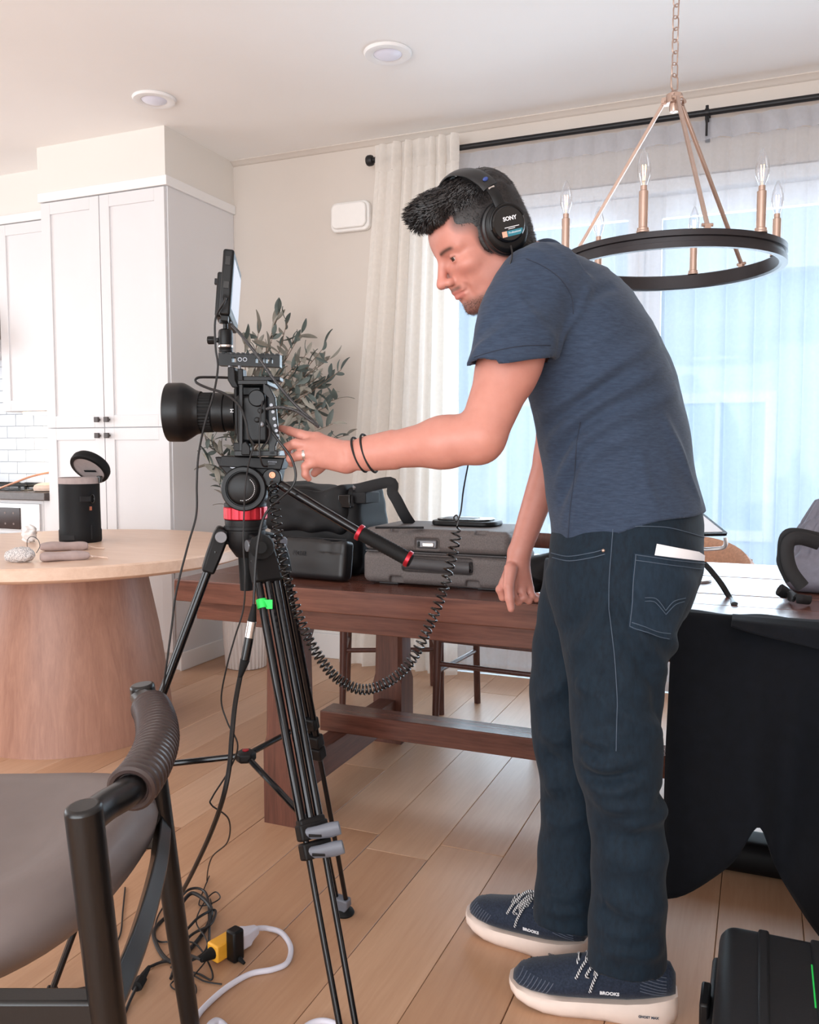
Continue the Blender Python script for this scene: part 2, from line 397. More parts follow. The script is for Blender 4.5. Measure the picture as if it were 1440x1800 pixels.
# ------------------------------------------------------------------ pantry, soffits, upper cabinet, base run
PX0, PX1, PY = -3.60, -2.775, 3.555
sof = MB(); sof.bx(PX0 - 0.0, PX1 + .004, PY - 0.02, WALL_Y, 2.503, CEIL); sof.build('trim_2', M['soffit'], kind='structure')
sof = MB(); sof.bx(-4.20, PX0, 3.80, WALL_Y, 2.503, CEIL); sof.build('trim_3', M['soffit'], kind='structure')

def shaker(name, x0, x1, z0, z1, y, parent, knob=None, st=0.062):
    m = MB(); g = 0.0022
    x0 += g; x1 -= g; z0 += g; z1 -= g
    m.bx(x0, x0 + st, y - 0.02, y, z0, z1); m.bx(x1 - st, x1, y - 0.02, y, z0, z1); m.bx(x0 + st, x1 - st, y - 0.02, y, z0, z0 + st); m.bx(x0 + st, x1 - st, y - 0.02, y, z1 - st, z1)
    d = m.build(name, M['cab'], parent, bevel=0.0012, seg=1)
    MB().bx(x0 + st - .002, x1 - st + .002, y - 0.011, y - 0.001, z0 + st - .002, z1 - st + .002).build('panel', M['cab'], d)
    if knob:
        k = MB(); kx, kz = knob
        k.cyl((kx, y - 0.02, kz), (kx, y - 0.036, kz), 0.0065, n=10); k.box((kx, y - 0.042, kz), (0.027, 0.014, 0.027)); k.build('knob', M['knob'], d, bevel=0.002)
    return d
pan = thing('pantry_cabinet', 'tall white shaker pantry cabinet with four doors and square pewter knobs', 'cabinet', ((PX0 + PX1) / 2, 3.84, 0))
cz = MB(); cz.bx(PX0, PX1, PY + 0.001, WALL_Y - 0.002, 0.09, 2.455); cz.build('body', M['cab'], pan, bevel=0.001)
MB().bx(PX0, PX1 + .014, PY - 0.026, WALL_Y - .002, 2.455, 2.502).build('crown_trim', M['white'], pan, bevel=0.002)
MB().bx(PX0 + .005, PX1 - .005, PY + 0.035, WALL_Y - .002, 0.0, 0.09).build('toe_kick', M['cab'], pan, bevel=0.002)
MB().bx(PX1, PX1 + .014, PY + 0.02, WALL_Y - .002, 0.0, 0.095).build('base_moulding', M['white'], pan, bevel=0.003)
PM = (PX0 + PX1) / 2 - .005
shaker('door', PX0 + .012, PM, 1.263, 2.452, PY, pan, (PM - .032, 1.305)); shaker('door', PM, PX1 - .004, 1.263, 2.452, PY, pan, (PM + .032, 1.305))
shaker('door', PX0 + .012, PM, 0.10, 1.263, PY, pan, (PM - .032, 1.222)); shaker('door', PM, PX1 - .004, 0.10, 1.263, PY, pan, (PM + .032, 1.222))

UX0, UX1, UY = -4.175, PX0 - .001, 3.80
upc = thing('upper_cabinet', 'white wall cabinet beside the pantry, hung above the tiled backsplash', 'cabinet', ((UX0 + UX1) / 2, 3.95, 1.36))
MB().bx(UX0, UX1, UY + .001, WALL_Y - .012, 1.372, 2.455).build('body', M['cab'], upc, bevel=0.001)
MB().bx(UX0 - .02, UX1, UY - .026, WALL_Y - .002, 2.455, 2.502).build('crown_trim', M['white'], upc, bevel=0.002)
shaker('door', UX0, UX1 - .045, 1.372, 2.452, UY, upc, (UX1 - .08, 1.412))
MB().bx(UX1 - .045, UX1, UY - .02, UY, 1.372, 2.452).build('filler_strip', M['cab'], upc, bevel=0.001)
k = MB(); kx, kz = UX1 - .022, 1.412; k.cyl((kx, UY - .02, kz), (kx, UY - .036, kz), .0065, n=10); k.box((kx, UY - .042, kz), (.027, .014, .027)); k.build('knob', M['knob'], upc, bevel=.002)
M['warm'] = pm('under_cabinet_lamp', srgb(255, 226, 190), 0.4, var=0.01, emit=(1, .78, .52, 1), estr=3.0)
MB().bx(UX0 + .05, UX1 - .05, 3.88, 3.93, 1.358, 1.372).build('light_strip', M['warm'], upc)
area_light('under_cabinet_light', ((UX0 + UX1) / 2, 3.91, 1.352), (0, 0, 0), .45, .05, 2.2, (1, .82, .6))

# range hood at the very edge
M['hoodw'] = pm('hood_greige', srgb(176, 164, 158), 0.5, var=0.02, scale=5)
hd = thing('range_hood', 'greige range hood at the left edge above the cooktop', 'range hood', (-4.75, 3.9, 1.75))
m = MB(); m.rings([np.array([(-5.3, 3.6, 1.80), (-4.205, 3.6, 1.80), (-4.205, WALL_Y - .01, 1.80), (-5.3, WALL_Y - .01, 1.80)]), np.array([(-5.05, 3.82, 2.35), (-4.45, 3.82, 2.35), (-4.45, WALL_Y - .01, 2.35), (-5.05, WALL_Y - .01, 2.35)]), np.array([(-5.05, 3.82, CEIL - .001), (-4.45, 3.82, CEIL - .001), (-4.45, WALL_Y - .01, CEIL - .001), (-5.05, WALL_Y - .01, CEIL - .001)])])
m.build('hood_shell', M['hoodw'], hd, smooth=20)
MB().bx(-5.3, -4.205, 3.59, WALL_Y - .01, 1.72, 1.80).build('lower_band', M['white'], hd, bevel=.002)

# tiled backsplash, tile by tile
M['grout'] = pm('grout', srgb(214, 216, 220), 0.9, var=0.03, scale=30)
M['tile'] = pm('white_glazed_tile', srgb(224, 231, 239), 0.18, var=0.02, scale=3)
bs = MB().bx(-5.6, PX0 - .002, WALL_Y - 0.006, WALL_Y - .001, 0.915, 1.80).build('wall_backsplash', M['grout'], kind='structure')
tw, th = 0.152, 0.076; tm = None
for j in range(11):
    z = 0.918 + j * th
    if z + th > 1.80: break
    for i in range(14):
        cx = PX0 - .004 - (i + 0.5) * tw - (tw / 2 if j % 2 else 0)
        if cx - tw / 2 < -5.6: continue
        if tm is None:
            o = MB().box((0, 0, 0), (tw - .003, .008, th - .003)).build('tile', M['tile'], bs, bevel=.0012, seg=1); tm = o.data
        else:
            o = bpy.data.objects.new('tile', tm); link(o, bs); b = o.modifiers.new('bevel', 'BEVEL'); b.width = .0012; b.segments = 1
        o.location = (cx, WALL_Y - .010, z + th / 2)

M['stone'] = pm('dark_stone_counter', srgb(96, 88, 86), 0.22, var=0.15, scale=40)
ct = MB().bx(-5.6, PX0 - .003, 3.515, WALL_Y - .015, 0.872, 0.915).build('countertop', M['stone'], bevel=.003, label='dark stone countertop with a polished edge beside the pantry', cat='countertop')
M['ovenglass'] = pm('oven_control_glass', srgb(58, 42, 40), 0.12, var=0.1, scale=20)
bc = thing('base_cabinet', 'white base cabinet run under the stone countertop, left of the oven panel', 'cabinet', (-4.5, 3.8, 0))
MB().bx(-5.6, -4.40, 3.56, WALL_Y - .015, 0.09, 0.87).build('body', M['cab'], bc)
MB().bx(-5.6, -4.40, 3.6, WALL_Y - .015, 0.0, 0.09).build('toe_kick', M['cab'], bc)
shaker('door', -5.0, -4.40, .1, .866, 3.56, bc); shaker('door', -5.6, -5.0, .1, .866, 3.56, bc)
ov = thing('oven', 'built-in steel oven with a dark control panel under the countertop', 'oven', (-4.0, 3.8, 0))
MB().bx(-4.395, -3.655, 3.56, WALL_Y - .015, 0.05, 0.868).build('body', M['cab'], ov, bevel=.002)
MB().bx(-4.38, -3.672, 3.545, 3.56, .70, .85).build('fascia', M['steel'], ov, bevel=.002)
pnl = MB().bx(-4.25, -3.812, 3.54, 3.546, .705, .825).build('control_panel', M['ovenglass'], ov, bevel=.001)
M['icon'] = pm('panel_icon_print', srgb(128, 112, 108), .5, var=.05)
for i in range(6):
    for j in range(2):
        MB().cyl((-4.17 + i * .062, 3.5402, .735 + j * .06), (-4.17 + i * .062, 3.5394, .735 + j * .06), .006, n=10).build('icon', M['icon'], pnl)
MB().bx(-4.36, -3.69, 3.535, 3.56, .12, .68).build('oven_door', M['steel'], ov, bevel=.004)
m = MB(); m.cyl((-4.3, 3.49, .63), (-3.75, 3.49, .63), .011, n=12); m.cyl((-4.25, 3.49, .63), (-4.25, 3.535, .63), .008, n=8); m.cyl((-3.8, 3.49, .63), (-3.8, 3.535, .63), .008, n=8); m.build('handle', M['steel'], ov)
MB().bx(-3.652, PX0 - .004, 3.56, WALL_Y - .015, .0, .868).build('filler_panel', M['cab'], ov)
# cooktop and bits on the counter
ck = thing('cooktop', 'black glass cooktop with iron grate on the countertop near the left edge', 'cooktop', (-4.25, 3.8, .915))
MB().bx(-4.6, -3.86, 3.6, 4.05, .9152, .921).build('glass_plate', M['blkgloss'], ck, bevel=.002)
for gx in (-4.42, -4.05):
    m = MB()
    for yy in (3.68, 3.82, 3.96): m.bx(gx - .16, gx + .16, yy - .006, yy + .006, .935, .947)
    for xx in (-.15, 0, .15): m.bx(gx + xx - .006, gx + xx + .006, 3.66, 3.98, .933, .945)
    for xx in (-.15, .15):
        for yy in (3.67, 3.97): m.bx(gx + xx - .006, gx + xx + .006, yy - .006, yy + .006, .921, .935)
    m.build('grate', M['blk'], ck, bevel=.002)
M['copper'] = pm('copper_warm', srgb(226, 168, 140), .35, .35, var=.1, scale=20)
M['linen'] = pm('tea_towel_linen', srgb(232, 206, 190), .85, var=.08, scale=60, bump=.2, bscale=500)
hose = crom([(-4.05, 3.62, .925), (-3.95, 3.64, .96), (-3.86, 3.70, 1.0), (-3.75, 3.82, 1.03), (-3.66, 3.95, 1.035)], 8)
MB().tube(hose, .006, 8).build('copper_rod', M['copper'], label='thin copper-coloured rod leaning over the countertop by the cooktop', cat='rod')
m = MB(); m.lathe([(.06, 0), (.075, .006), (.078, .02), (.07, .036), (.05, .045), (.02, .05)], (-3.70, 3.64, .9155), n=24); m.build('folded_towel', M['linen'], label='folded pale towel on the counter corner next to the pantry', cat='towel')

# ------------------------------------------------------------------ ceiling downlights and door chime
M['lens'] = pm('downlight_lens', srgb(214, 212, 226), .35, var=.01, scale=8, emit=(.95, .95, 1, 1), estr=.06)
for k, (lx, ly, nm) in enumerate([(-2.604, 3.255, 'round recessed ceiling downlight nearer the pantry cabinet'), (-1.44, 3.249, 'round recessed ceiling downlight nearer the curtained window')]):
    t = thing('downlight', nm, 'ceiling light', (lx, ly, CEIL), 'recessed ceiling downlights')
    MB().lathe([(.055, 0), (.095, 0), (.098, -.003), (.092, -.012), (.066, -.014), (.058, -.010), (.055, -.004)], (lx, ly, CEIL - .0003), (0, 0, 1), n=40, cap0=False, cap1=False).build('trim_ring', M['white'], t)
    MB().lathe([(.001, -.022), (.03, -.020), (.05, -.012), (.058, -.006), (.058, 0.0)], (lx, ly, CEIL - .001), (0, 0, 1), n=40).build('lens', M['lens'], t)
t = thing('door_chime', 'white rounded door chime box on the beige wall left of the curtain', 'door chime', (-2.04, WALL_Y, 2.28))
def rrect(w, h, r, n=5):
    P = []
    for cx, cy, a0 in ((w / 2 - r, h / 2 - r, 0), (-w / 2 + r, h / 2 - r, 90), (-w / 2 + r, -h / 2 + r, 180), (w / 2 - r, -h / 2 + r, 270)):
        for k in range(n + 1):
            a = math.radians(a0 + 90 * k / n); P.append((cx + r * math.cos(a), cy + r * math.sin(a)))
    return P
def rplate(w, h, r, o, u, v, wv, t0, t1): return MB().prism(rrect(w, h, r), o, u, v, wv, t0, t1)
M['chime'] = pm('chime_plastic', srgb(240, 236, 232), .5, var=.01)
rplate(.225, .152, .035, (-2.035, WALL_Y - .001, 2.365), (1, 0, 0), (0, 0, 1), (0, -1, 0), 0, .035).build('backplate', M['chime'], t, bevel=.006)
rplate(.20, .128, .03, (-2.035, WALL_Y - .001, 2.367), (1, 0, 0), (0, 0, 1), (0, -1, 0), .035, .055).build('cover', M['chime'], t, bevel=.008, seg=3)
# ================================================================== round pedestal table
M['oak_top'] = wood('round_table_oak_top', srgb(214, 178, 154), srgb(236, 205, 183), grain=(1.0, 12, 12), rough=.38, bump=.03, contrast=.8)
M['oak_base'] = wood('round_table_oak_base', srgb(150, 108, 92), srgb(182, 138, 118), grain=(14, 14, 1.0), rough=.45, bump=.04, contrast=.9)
RTX, RTY, RTZ = -2.62, 2.69, .757
rt_ = thing('round_table', 'round pale oak table with a wide flared drum pedestal', 'table', (RTX, RTY, 0))
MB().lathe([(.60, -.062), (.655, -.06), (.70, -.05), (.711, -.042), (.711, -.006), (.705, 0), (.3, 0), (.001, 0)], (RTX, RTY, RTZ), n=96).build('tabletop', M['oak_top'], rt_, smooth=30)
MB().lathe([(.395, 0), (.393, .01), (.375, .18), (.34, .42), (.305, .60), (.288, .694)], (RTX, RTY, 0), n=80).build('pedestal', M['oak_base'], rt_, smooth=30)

# ================================================================== dining table (trestle)
M['walnut'] = wood('dining_table_walnut', srgb(74, 42, 35), srgb(120, 76, 62), grain=(1.2, 16, 16), rough=.24, bump=.08)
M['walnut_v'] = wood('dining_table_walnut_post', srgb(72, 41, 34), srgb(118, 74, 60), grain=(16, 16, 1.2), rough=.4, bump=.08)
M['walnut_y'] = wood('dining_table_walnut_cross', srgb(72, 41, 34), srgb(116, 73, 59), grain=(16, 1.2, 16), rough=.4, bump=.08)
TX0, TX1, TY0, TY1, TZ = -1.635, .82, 2.085, 3.12, .76
dt = thing('dining_table', 'long dark walnut trestle dining table with a plank top', 'table', ((TX0 + TX1) / 2, (TY0 + TY1) / 2, 0))
nb = 6; bw = (TY1 - TY0) / nb
for i in range(nb):
    MB().bx(TX0, TX1, TY0 + i * bw + .0008, TY0 + (i + 1) * bw - .0008, TZ - .066, TZ - (.0006 if i % 2 else 0)).build('board', M['walnut'], dt, bevel=.0035)
for yy in (TY0 + .03, TY1 - .055):
    MB().bx(TX0 + .06, TX1 - .06, yy, yy + .025, TZ - .122, TZ - .066).build('apron', M['walnut'], dt, bevel=.002)
for xx in (TX0 + .06, TX1 - .085):
    MB().bx(xx, xx + .025, TY0 + .055, TY1 - .055, TZ - .122, TZ - .066).build('apron', M['walnut_y'], dt, bevel=.002)
def trestle_post(cx, cy):
    def sq(h, z, ch=0.0):
        if ch <= 0: ch = 1e-4
        P = [(h - ch, -h), (h, -h + ch), (h, h - ch), (h - ch, h), (-h + ch, h), (-h, h - ch), (-h, -h + ch), (-h + ch, -h)]
        return np.array([(cx + a, cy + b, z) for a, b in P])
    m = MB(); m.rings([sq(.06, 0), sq(.06, .24), sq(.058, .27, .014), sq(.054, .56, .014), sq(.056, .59), sq(.056, TZ - .067)])
    m.build('leg', M['walnut_v'], dt, smooth=25)
for cx in (-1.335, .5):
    for cy in (2.255, 3.055): trestle_post(cx, cy)
    MB().bx(cx - .036, cx + .036, 2.315, 2.995, .075, .175).build('cross_rail', M['walnut_y'], dt, bevel=.003)
    MB().bx(cx - .045, cx + .045, 2.13, 3.09, TZ - .135, TZ - .068).build('top_bearer', M['walnut_y'], dt, bevel=.003)
MB().bx(-1.40, .565, 2.565, 2.665, .1755, .245).build('stretcher', M['walnut'], dt, bevel=.003)

# ================================================================== wooden dining chairs behind the table
M['chairwood'] = wood('dining_chair_walnut', srgb(66, 38, 32), srgb(104, 64, 54), grain=(15, 15, 1.5), rough=.4, bump=.06)
M['seatweave'] = pm('dining_chair_seat_pad', srgb(58, 40, 36), .7, var=.15, scale=80, bump=.2, bscale=400)
def dining_chair(label, loc, rotz):
    t = thing('dining_chair', label, 'chair', loc, 'walnut dining chairs behind the table', local=True, rotz=rotz)
    w, dp = .215, .20      # front faces -Y
    for sx in (-1, 1):
        MB().cyl((sx * w, -dp, .0), (sx * (w - .01), -dp + .01, .425), .013, .019, n=14).build('leg', M['chairwood'], t)
        pts = crom([(sx * (w - .005), dp + .06, 0), (sx * (w - .02), dp + .0, .42), (sx * (w - .02), dp + .03, .6), (sx * (w - .02), dp + .08, .765)], 6)
        MB().tube(pts, np.linspace(.015, .015, len(pts)), 12).build('leg', M['chairwood'], t)
        MB().cyl((sx * (w - .004), -dp + .004, .25), (sx * (w - .012), dp + .025, .25), .0095, n=10).build('side_stretcher', M['chairwood'], t)
    MB().cyl((-w + .008, -dp + .006, .285), (w - .008, -dp + .006, .285), .010, n=10).build('front_stretcher', M['chairwood'], t)
    fr_ = MB(); fr_.bx(-w + .01, w - .01, -dp - .004, -dp + .02, .375, .425); fr_.bx(-w + .01, w - .01, dp - .02, dp + .004, .375, .425); fr_.bx(-w - .001, -w + .02, -dp + .02, dp - .02, .375, .425); fr_.bx(w - .02, w + .001, -dp + .02, dp - .02, .375, .425)
    fr_.build('seat_rail', M['chairwood'], t, bevel=.004)
    m = MB(); nx, ny = 10, 8; R = []
    for j in range(ny + 1):
        yv = -dp - .02 + (2 * dp + .03) * j / ny
        top = [(-w - .015 + (2 * w + .03) * i / nx, yv, .438 - .014 * math.sin(math.pi * i / nx) * math.sin(math.pi * j / ny)) for i in range(nx + 1)]
        R.append(np.array(top + [(x_, y_, .424) for x_, y_, z_ in reversed(top)]))
    m.rings(R); m.build('seat', M['seatweave'], t, smooth=50)
    pts = crom([(-w + .005, dp + .075, .745), (-.1, dp + .105, .75), (.1, dp + .105, .75), (w - .005, dp + .075, .745)], 6)
    MB().tube(pts, .024, 12, flat=(.5, 1.4), hint=(0, 0, 1)).build('backrest', M['chairwood'], t)
    return t
a1 = math.atan2(.42, .9)
def chair_from_front_left(fl, rz):
    ox, oy = -.215, -.20
    return (fl[0] - (ox * math.cos(rz) - oy * math.sin(rz)), fl[1] - (ox * math.sin(rz) + oy * math.cos(rz)), 0)
dining_chair('walnut dining chair turned at an angle behind the table, seen left of the far leg', chair_from_front_left((-1.655, 3.235), .43), .43)
dining_chair('walnut dining chair tucked squarely behind the table, below the grey case', chair_from_front_left((-1.205, 3.18), -.06), -.06)

# rattan armchair at the window side, right
M['rattan'] = pm('woven_rattan', srgb(196, 148, 120), .65, var=.18, scale=90, bump=.3, bscale=260)
ra = thing('rattan_chair', 'honey rattan chair with a rounded woven back behind the table', 'chair', (-.17, 3.5, 0))
rc = np.array((-.30, 3.42, 0))
m = MB(); R = []
for k in range(25):
    a = math.radians(-10 + 200 * k / 24); r0 = .27
    c = rc + np.array([r0 * math.cos(a) * 1.0, r0 * .9 * math.sin(a), 0]); hh = .80 - .13 * (abs(k - 12) / 12) ** 2.2
    o_ = np.array([math.cos(a), math.sin(a), 0]) * .016
    R.append(np.array([c - o_ + (0, 0, .42), c + o_ + (0, 0, .42), c + o_ * 1.3 + (0, 0, hh - .02), c + (0, 0, hh), c - o_ * 1.3 + (0, 0, hh - .02)]))
m.rings(R); m.build('backrest', M['rattan'], ra, smooth=60)
for k in range(0, 25, 1):
    a = math.radians(-10 + 200 * k / 24); c = rc + np.array([.292 * math.cos(a), .265 * math.sin(a), 0]); hh = .78 - .13 * (abs(k - 12) / 12) ** 2.2
    MB().cyl(c + (0, 0, .43), c + (0, 0, hh), .0045, n=6).build('cane', M['rattan'], ra)
MB().lathe([(.001, .38), (.24, .38), (.262, .40), (.262, .43), (.24, .45), (.001, .46)], rc, n=36).build('seat', M['rattan'], ra)
for k in range(4):
    a = math.radians(45 + 90 * k); MB().cyl(rc + (math.cos(a) * .2, math.sin(a) * .2, .385), rc + (math.cos(a) * .23, math.sin(a) * .23, 0), .014, .011, n=10).build('leg', M['rattan'], ra)

# ================================================================== foreground armchair
M['ebony'] = pm('ebonised_wood', srgb(13, 12, 13), .3, var=.2, scale=20, stretch=(14, 14, 1.2), bump=.08, bscale=40)
M['leather'] = pm('brown_leather_seat', srgb(112, 100, 97), .42, var=.06, scale=14, bump=.12, bscale=420, bdist=.0004)
M['wrap'] = pm('brown_leather_cord', srgb(58, 45, 43), .36, var=.12, scale=60, bump=.1, bscale=300)
fc = thing('armchair', 'black wooden chair with a leather-wrapped curved back rail, in the foreground', 'chair', D(-20, 1700, 1.4) * (1, 1, 0))
rail = crom([D(147, 1450, 1.03), D(180, 1424, 1.075), D(228, 1388, 1.13), D(262, 1340, 1.225), D(277, 1295, 1.335), D(270, 1252, 1.46), D(250, 1226, 1.56)], 10)
rail[:, 2] = .70
cum = np.r_[0, np.cumsum(np.linalg.norm(np.diff(rail, axis=0), axis=1))]; cum /= cum[-1]
MB().tube(rail, .0215, 16, flat=(1.0, .92), hint=(0, 0, 1)).build('back_rail', M['ebony'], fc)
def rail_at(t): return np.array([np.interp(t, cum, rail[:, k]) for k in range(3)])
wr = MB(); nw = 26
for k in range(nw):
    t = .20 + .655 * k / (nw - 1); c = rail_at(t); w_ = nrm(rail_at(t + .01) - rail_at(t - .01)); u = nrm(np.cross((0, 0, 1), w_)); v = np.cross(w_, u)
    tilt = nrm(w_ + .12 * v); aa = np.linspace(0, 2 * math.pi, 28, endpoint=False)
    uu = nrm(u - tilt * np.dot(u, tilt)); vv = np.cross(tilt, uu)
    ring = [c + (math.cos(a) * uu * 1.06 + math.sin(a) * vv * 1.02) * .0262 for a in aa]
    MB().tube(ring, .0062, 8, closed=True).build('cord_turn', M['wrap'], fc)
sleeve = np.array([rail_at(t) for t in np.linspace(.195, .86, 30)]); MB().tube(sleeve, .0262, 18).build('wrap_sleeve', M['wrap'], fc)
def post(top, bot, r0, r1, name='leg'):
    return MB().tube([top, top + (np.asarray(bot) - top) * .3, top + (np.asarray(bot) - top) * .7, np.asarray(bot)], [r0, r0 * .98, (r0 + r1) / 2, r1], 20).build(name, M['ebony'], fc, smooth=50, bevel=.006, seg=3)
pn_t = rail[0].copy(); pf_t = rail[-1].copy(); pn_t[2] = .7225; pf_t[2] = .7225
lat_n = D(262, 1800, 1.05); pn_b = np.array([*(_C + FH * 1.05 + RT * (-.352))[:2], 0]); pf_b = np.array([*(_C + FH * 1.57 + RT * (-.418))[:2], 0])
post(pn_t, pn_b, .0225, .017); post(pf_t, pf_b, .0225, .017)
def along(a, b, z): t = (a[2] - z) / (a[2] - b[2]); return a + (b - a) * t
n44, f44 = along(pn_t, pn_b, .44), along(pf_t, pf_b, .44)
seatc = _C * 0 + FH * 1.375 + RT * (-.76); seatc[2] = 0
left = -RT
# seat frame, front legs
fl_n = n44 + left * .50; fl_f = f44 + left * .46
for a, b in ((n44, fl_n), (f44, fl_f), (fl_n, fl_f)):
    MB().bar(a, b, .032, .062).build('seat_rail', M['ebony'], fc, bevel=.005)
bp = crom([f44 + (0, 0, .005), f44 * .7 + n44 * .3 + RT * .012 + (0, 0, .005), f44 * .3 + n44 * .7 + RT * .012 + (0, 0, .005), n44 + (0, 0, .005)], 8)
MB().tube(bp, .027, 4, flat=(.62, 1.25), hint=(0, 0, 1)).build('back_stretcher', M['ebony'], fc, bevel=.004, smooth=30)
for p in (fl_n, fl_f):
    MB().cyl(p * (1, 1, 0) + left * .02, p + (0, 0, .03), .014, .02, n=16).build('leg', M['ebony'], fc)
# leather seat: domed pad
m = MB(); R = []; na = 72
def sup(a, p=2.6): c, s = math.cos(a), math.sin(a); r = (abs(c) ** p + abs(s) ** p) ** (-1 / p); return r * c, r * s
for zz, sc in ((.405, .55), (.402, .80), (.41, .93), (.432, .985), (.455, 1.0), (.478, .985), (.497, .94), (.507, .86), (.505, .72), (.497, .5), (.492, .25), (.49, .02)):
    rg = []
    for k in range(na):
        a = 2 * math.pi * k / na; cx, cy = sup(a)
        lift = .035 * max(0, cx) ** 2 * (sc > .6)
        rg.append(seatc + RT * cx * .315 * sc + FH * cy * .325 * sc + np.array([0, 0, zz + lift]))
    R.append(np.array(rg))
m.rings(R); m.build('seat', M['leather'], fc, smooth=60)

# ================================================================== chandelier
M['gold'] = pm('brushed_champagne_metal', srgb(190, 164, 150), .32, .75, var=.06, scale=30)
M['ring'] = pm('chandelier_dark_bronze', srgb(46, 42, 45), .42, .35, var=.1, scale=25)
bg = NT('bulb_glass'); tbn = bg.node('ShaderNodeBsdfTransparent'); tbn.inputs[0].default_value = (.97, .98, 1, 1); gln = bg.node('ShaderNodeBsdfGlossy'); gln.inputs['Roughness'].default_value = .04
lw = bg.node('ShaderNodeLayerWeight'); lw.inputs['Blend'].default_value = .35; mxn = bg.node('ShaderNodeMixShader'); bg.lk(lw.outputs['Facing'], mxn.inputs[0]); bg.lk(tbn.outputs[0], mxn.inputs[1]); bg.lk(gln.outputs[0], mxn.inputs[2]); bg.lk(mxn.outputs[0], bg.out.inputs['Surface'])
M['bulb'] = bg.m
M['filament'] = pm('lit_filament', srgb(255, 190, 110), .5, var=.01, emit=(1, .52, .18, 1), estr=4.0)
CHD = 2.62; chc = D(1179, 456, CHD); chc[2] = 1.718; CR = .327
ch = thing('chandelier', 'round wagon-wheel chandelier with a dark ring and candle bulbs', 'chandelier', chc)
MB().lathe([(CR - .012, -.024), (CR + .004, -.024), (CR + .004, -.008), (CR - .003, -.006), (CR - .003, .006), (CR + .004, .008), (CR + .004, .024), (CR - .012, .024)], chc, n=96, cap0=False, cap1=False).build('ring', M['ring'], ch, smooth=30)
ri = MB(); aa = np.linspace(0, 2 * math.pi, 96, endpoint=False); ri.rings([chc + np.stack([np.cos(aa) * r, np.sin(aa) * r, np.full(96, z)], 1) for r, z in ((CR - .012, -.024), (CR - .02, -.02), (CR - .02, .02), (CR - .012, .024))], False, False); ri.build('ring_inner_band', M['ring'], ch, smooth=30)
hub = D(1187, 188, CHD); hub[0], hub[1] = chc[0], chc[1]
m = MB(); m.lathe([(.004, -.03), (.012, -.028), (.014, -.02), (.014, -.006), (.024, -.004), (.024, .022), (.014, .026), (.008, .034), (.004, .036)], hub, n=20); m.build('hub', M['gold'], ch)
# bearing of each candle in the level plane: measured toward the viewer's right / away
def ringpt(deg, r=CR - .004):
    a = math.radians(deg); return chc + (RT * math.cos(a) + FH * math.sin(a)) * r
for deg in (0, 60, 120, 180, -120, -60):
    p = ringpt(deg)
    c = MB(); c.lathe([(.018, .024), (.018, .028), (.0165, .03), (.0165, .036), (.0125, .038), (.0125, .135), (.009, .137), (.009, .15)], p, n=16)
    cs = c.build('candle_sleeve', M['gold'], ch)
    MB().lathe([(.008, .149), (.0105, .158), (.0165, .175), (.0185, .19), (.0165, .21), (.010, .232), (.003, .248), (.0005, .25)], p, n=18).build('bulb', M['bulb'], cs)
    f = MB()
    for q in range(4):
        a = math.radians(45 + 90 * q); f.cyl(p + (math.cos(a) * .003, math.sin(a) * .003, .165), p + (math.cos(a) * .0055, math.sin(a) * .0055, .205), .0011, n=6)
    f.build('filament', M['filament'], cs)
for deg in (-90, 30, 150):
    p = ringpt(deg); a = math.radians(deg); dv = RT * math.cos(a) + FH * math.sin(a)
    top = hub + dv * .03 + np.array([0, 0, .004]); bot = p + np.array([0, 0, .034])
    rd = MB(); rd.bar(top, bot, .010, .010, hint=dv); r_ = rd.build('rod', M['gold'], ch, bevel=.001)
    k = MB(); k.box(hub + dv * .026 + (0, 0, .006), (.018, .018, .022), np.stack([dv, np.cross((0, 0, 1), dv), (0, 0, 1)], 1)); tg = np.cross((0, 0, 1), dv); k.cyl(top - tg * .016, top + tg * .016, .006, n=10); k.build('hinge', M['gold'], ch); k = MB()
    k.cyl(bot - tg * .015, bot + tg * .015, .005, n=10); k.box(p + (0, 0, .03), (.012, .016, .014), np.stack([dv, tg, (0, 0, 1)], 1)); k.build('hinge', M['gold'], ch)
# chain
def chain_link(c, along_, side, L=.042, Wd=.011, r=.0022):
    P = []
    for k in range(20):
        a = 2 * math.pi * k / 20; x_ = math.cos(a) * Wd; y_ = math.sin(a) * Wd
        y_ += (L / 2 - Wd) * (1 if math.sin(a) >= 0 else -1)
        P.append(np.asarray(c) + np.asarray(side) * x_ + np.asarray(along_) * y_)
    return MB().tube(P, r, 6, closed=True)
z = hub[2] + .034; i = 0
chain_link(hub + (0, 0, .058), (0, 0, 1), RT * .8 + FH * .6, L=.05, Wd=.016, r=.0026).build('hanging_loop', M['gold'], ch)
z = hub[2] + .095
while z < CEIL - .03:
    a = math.radians(25 + 90 * i); chain_link((chc[0], chc[1], z), (0, 0, 1), RT * math.cos(a) + FH * math.sin(a)).build('chain_link', M['gold'], ch); z += .034; i += 1
MB().lathe([(.06, 0), (.06, -.012), (.05, -.022), (.012, -.026), (.006, -.04)], (chc[0], chc[1], CEIL - .0005), n=28).build('canopy', M['gold'], ch)
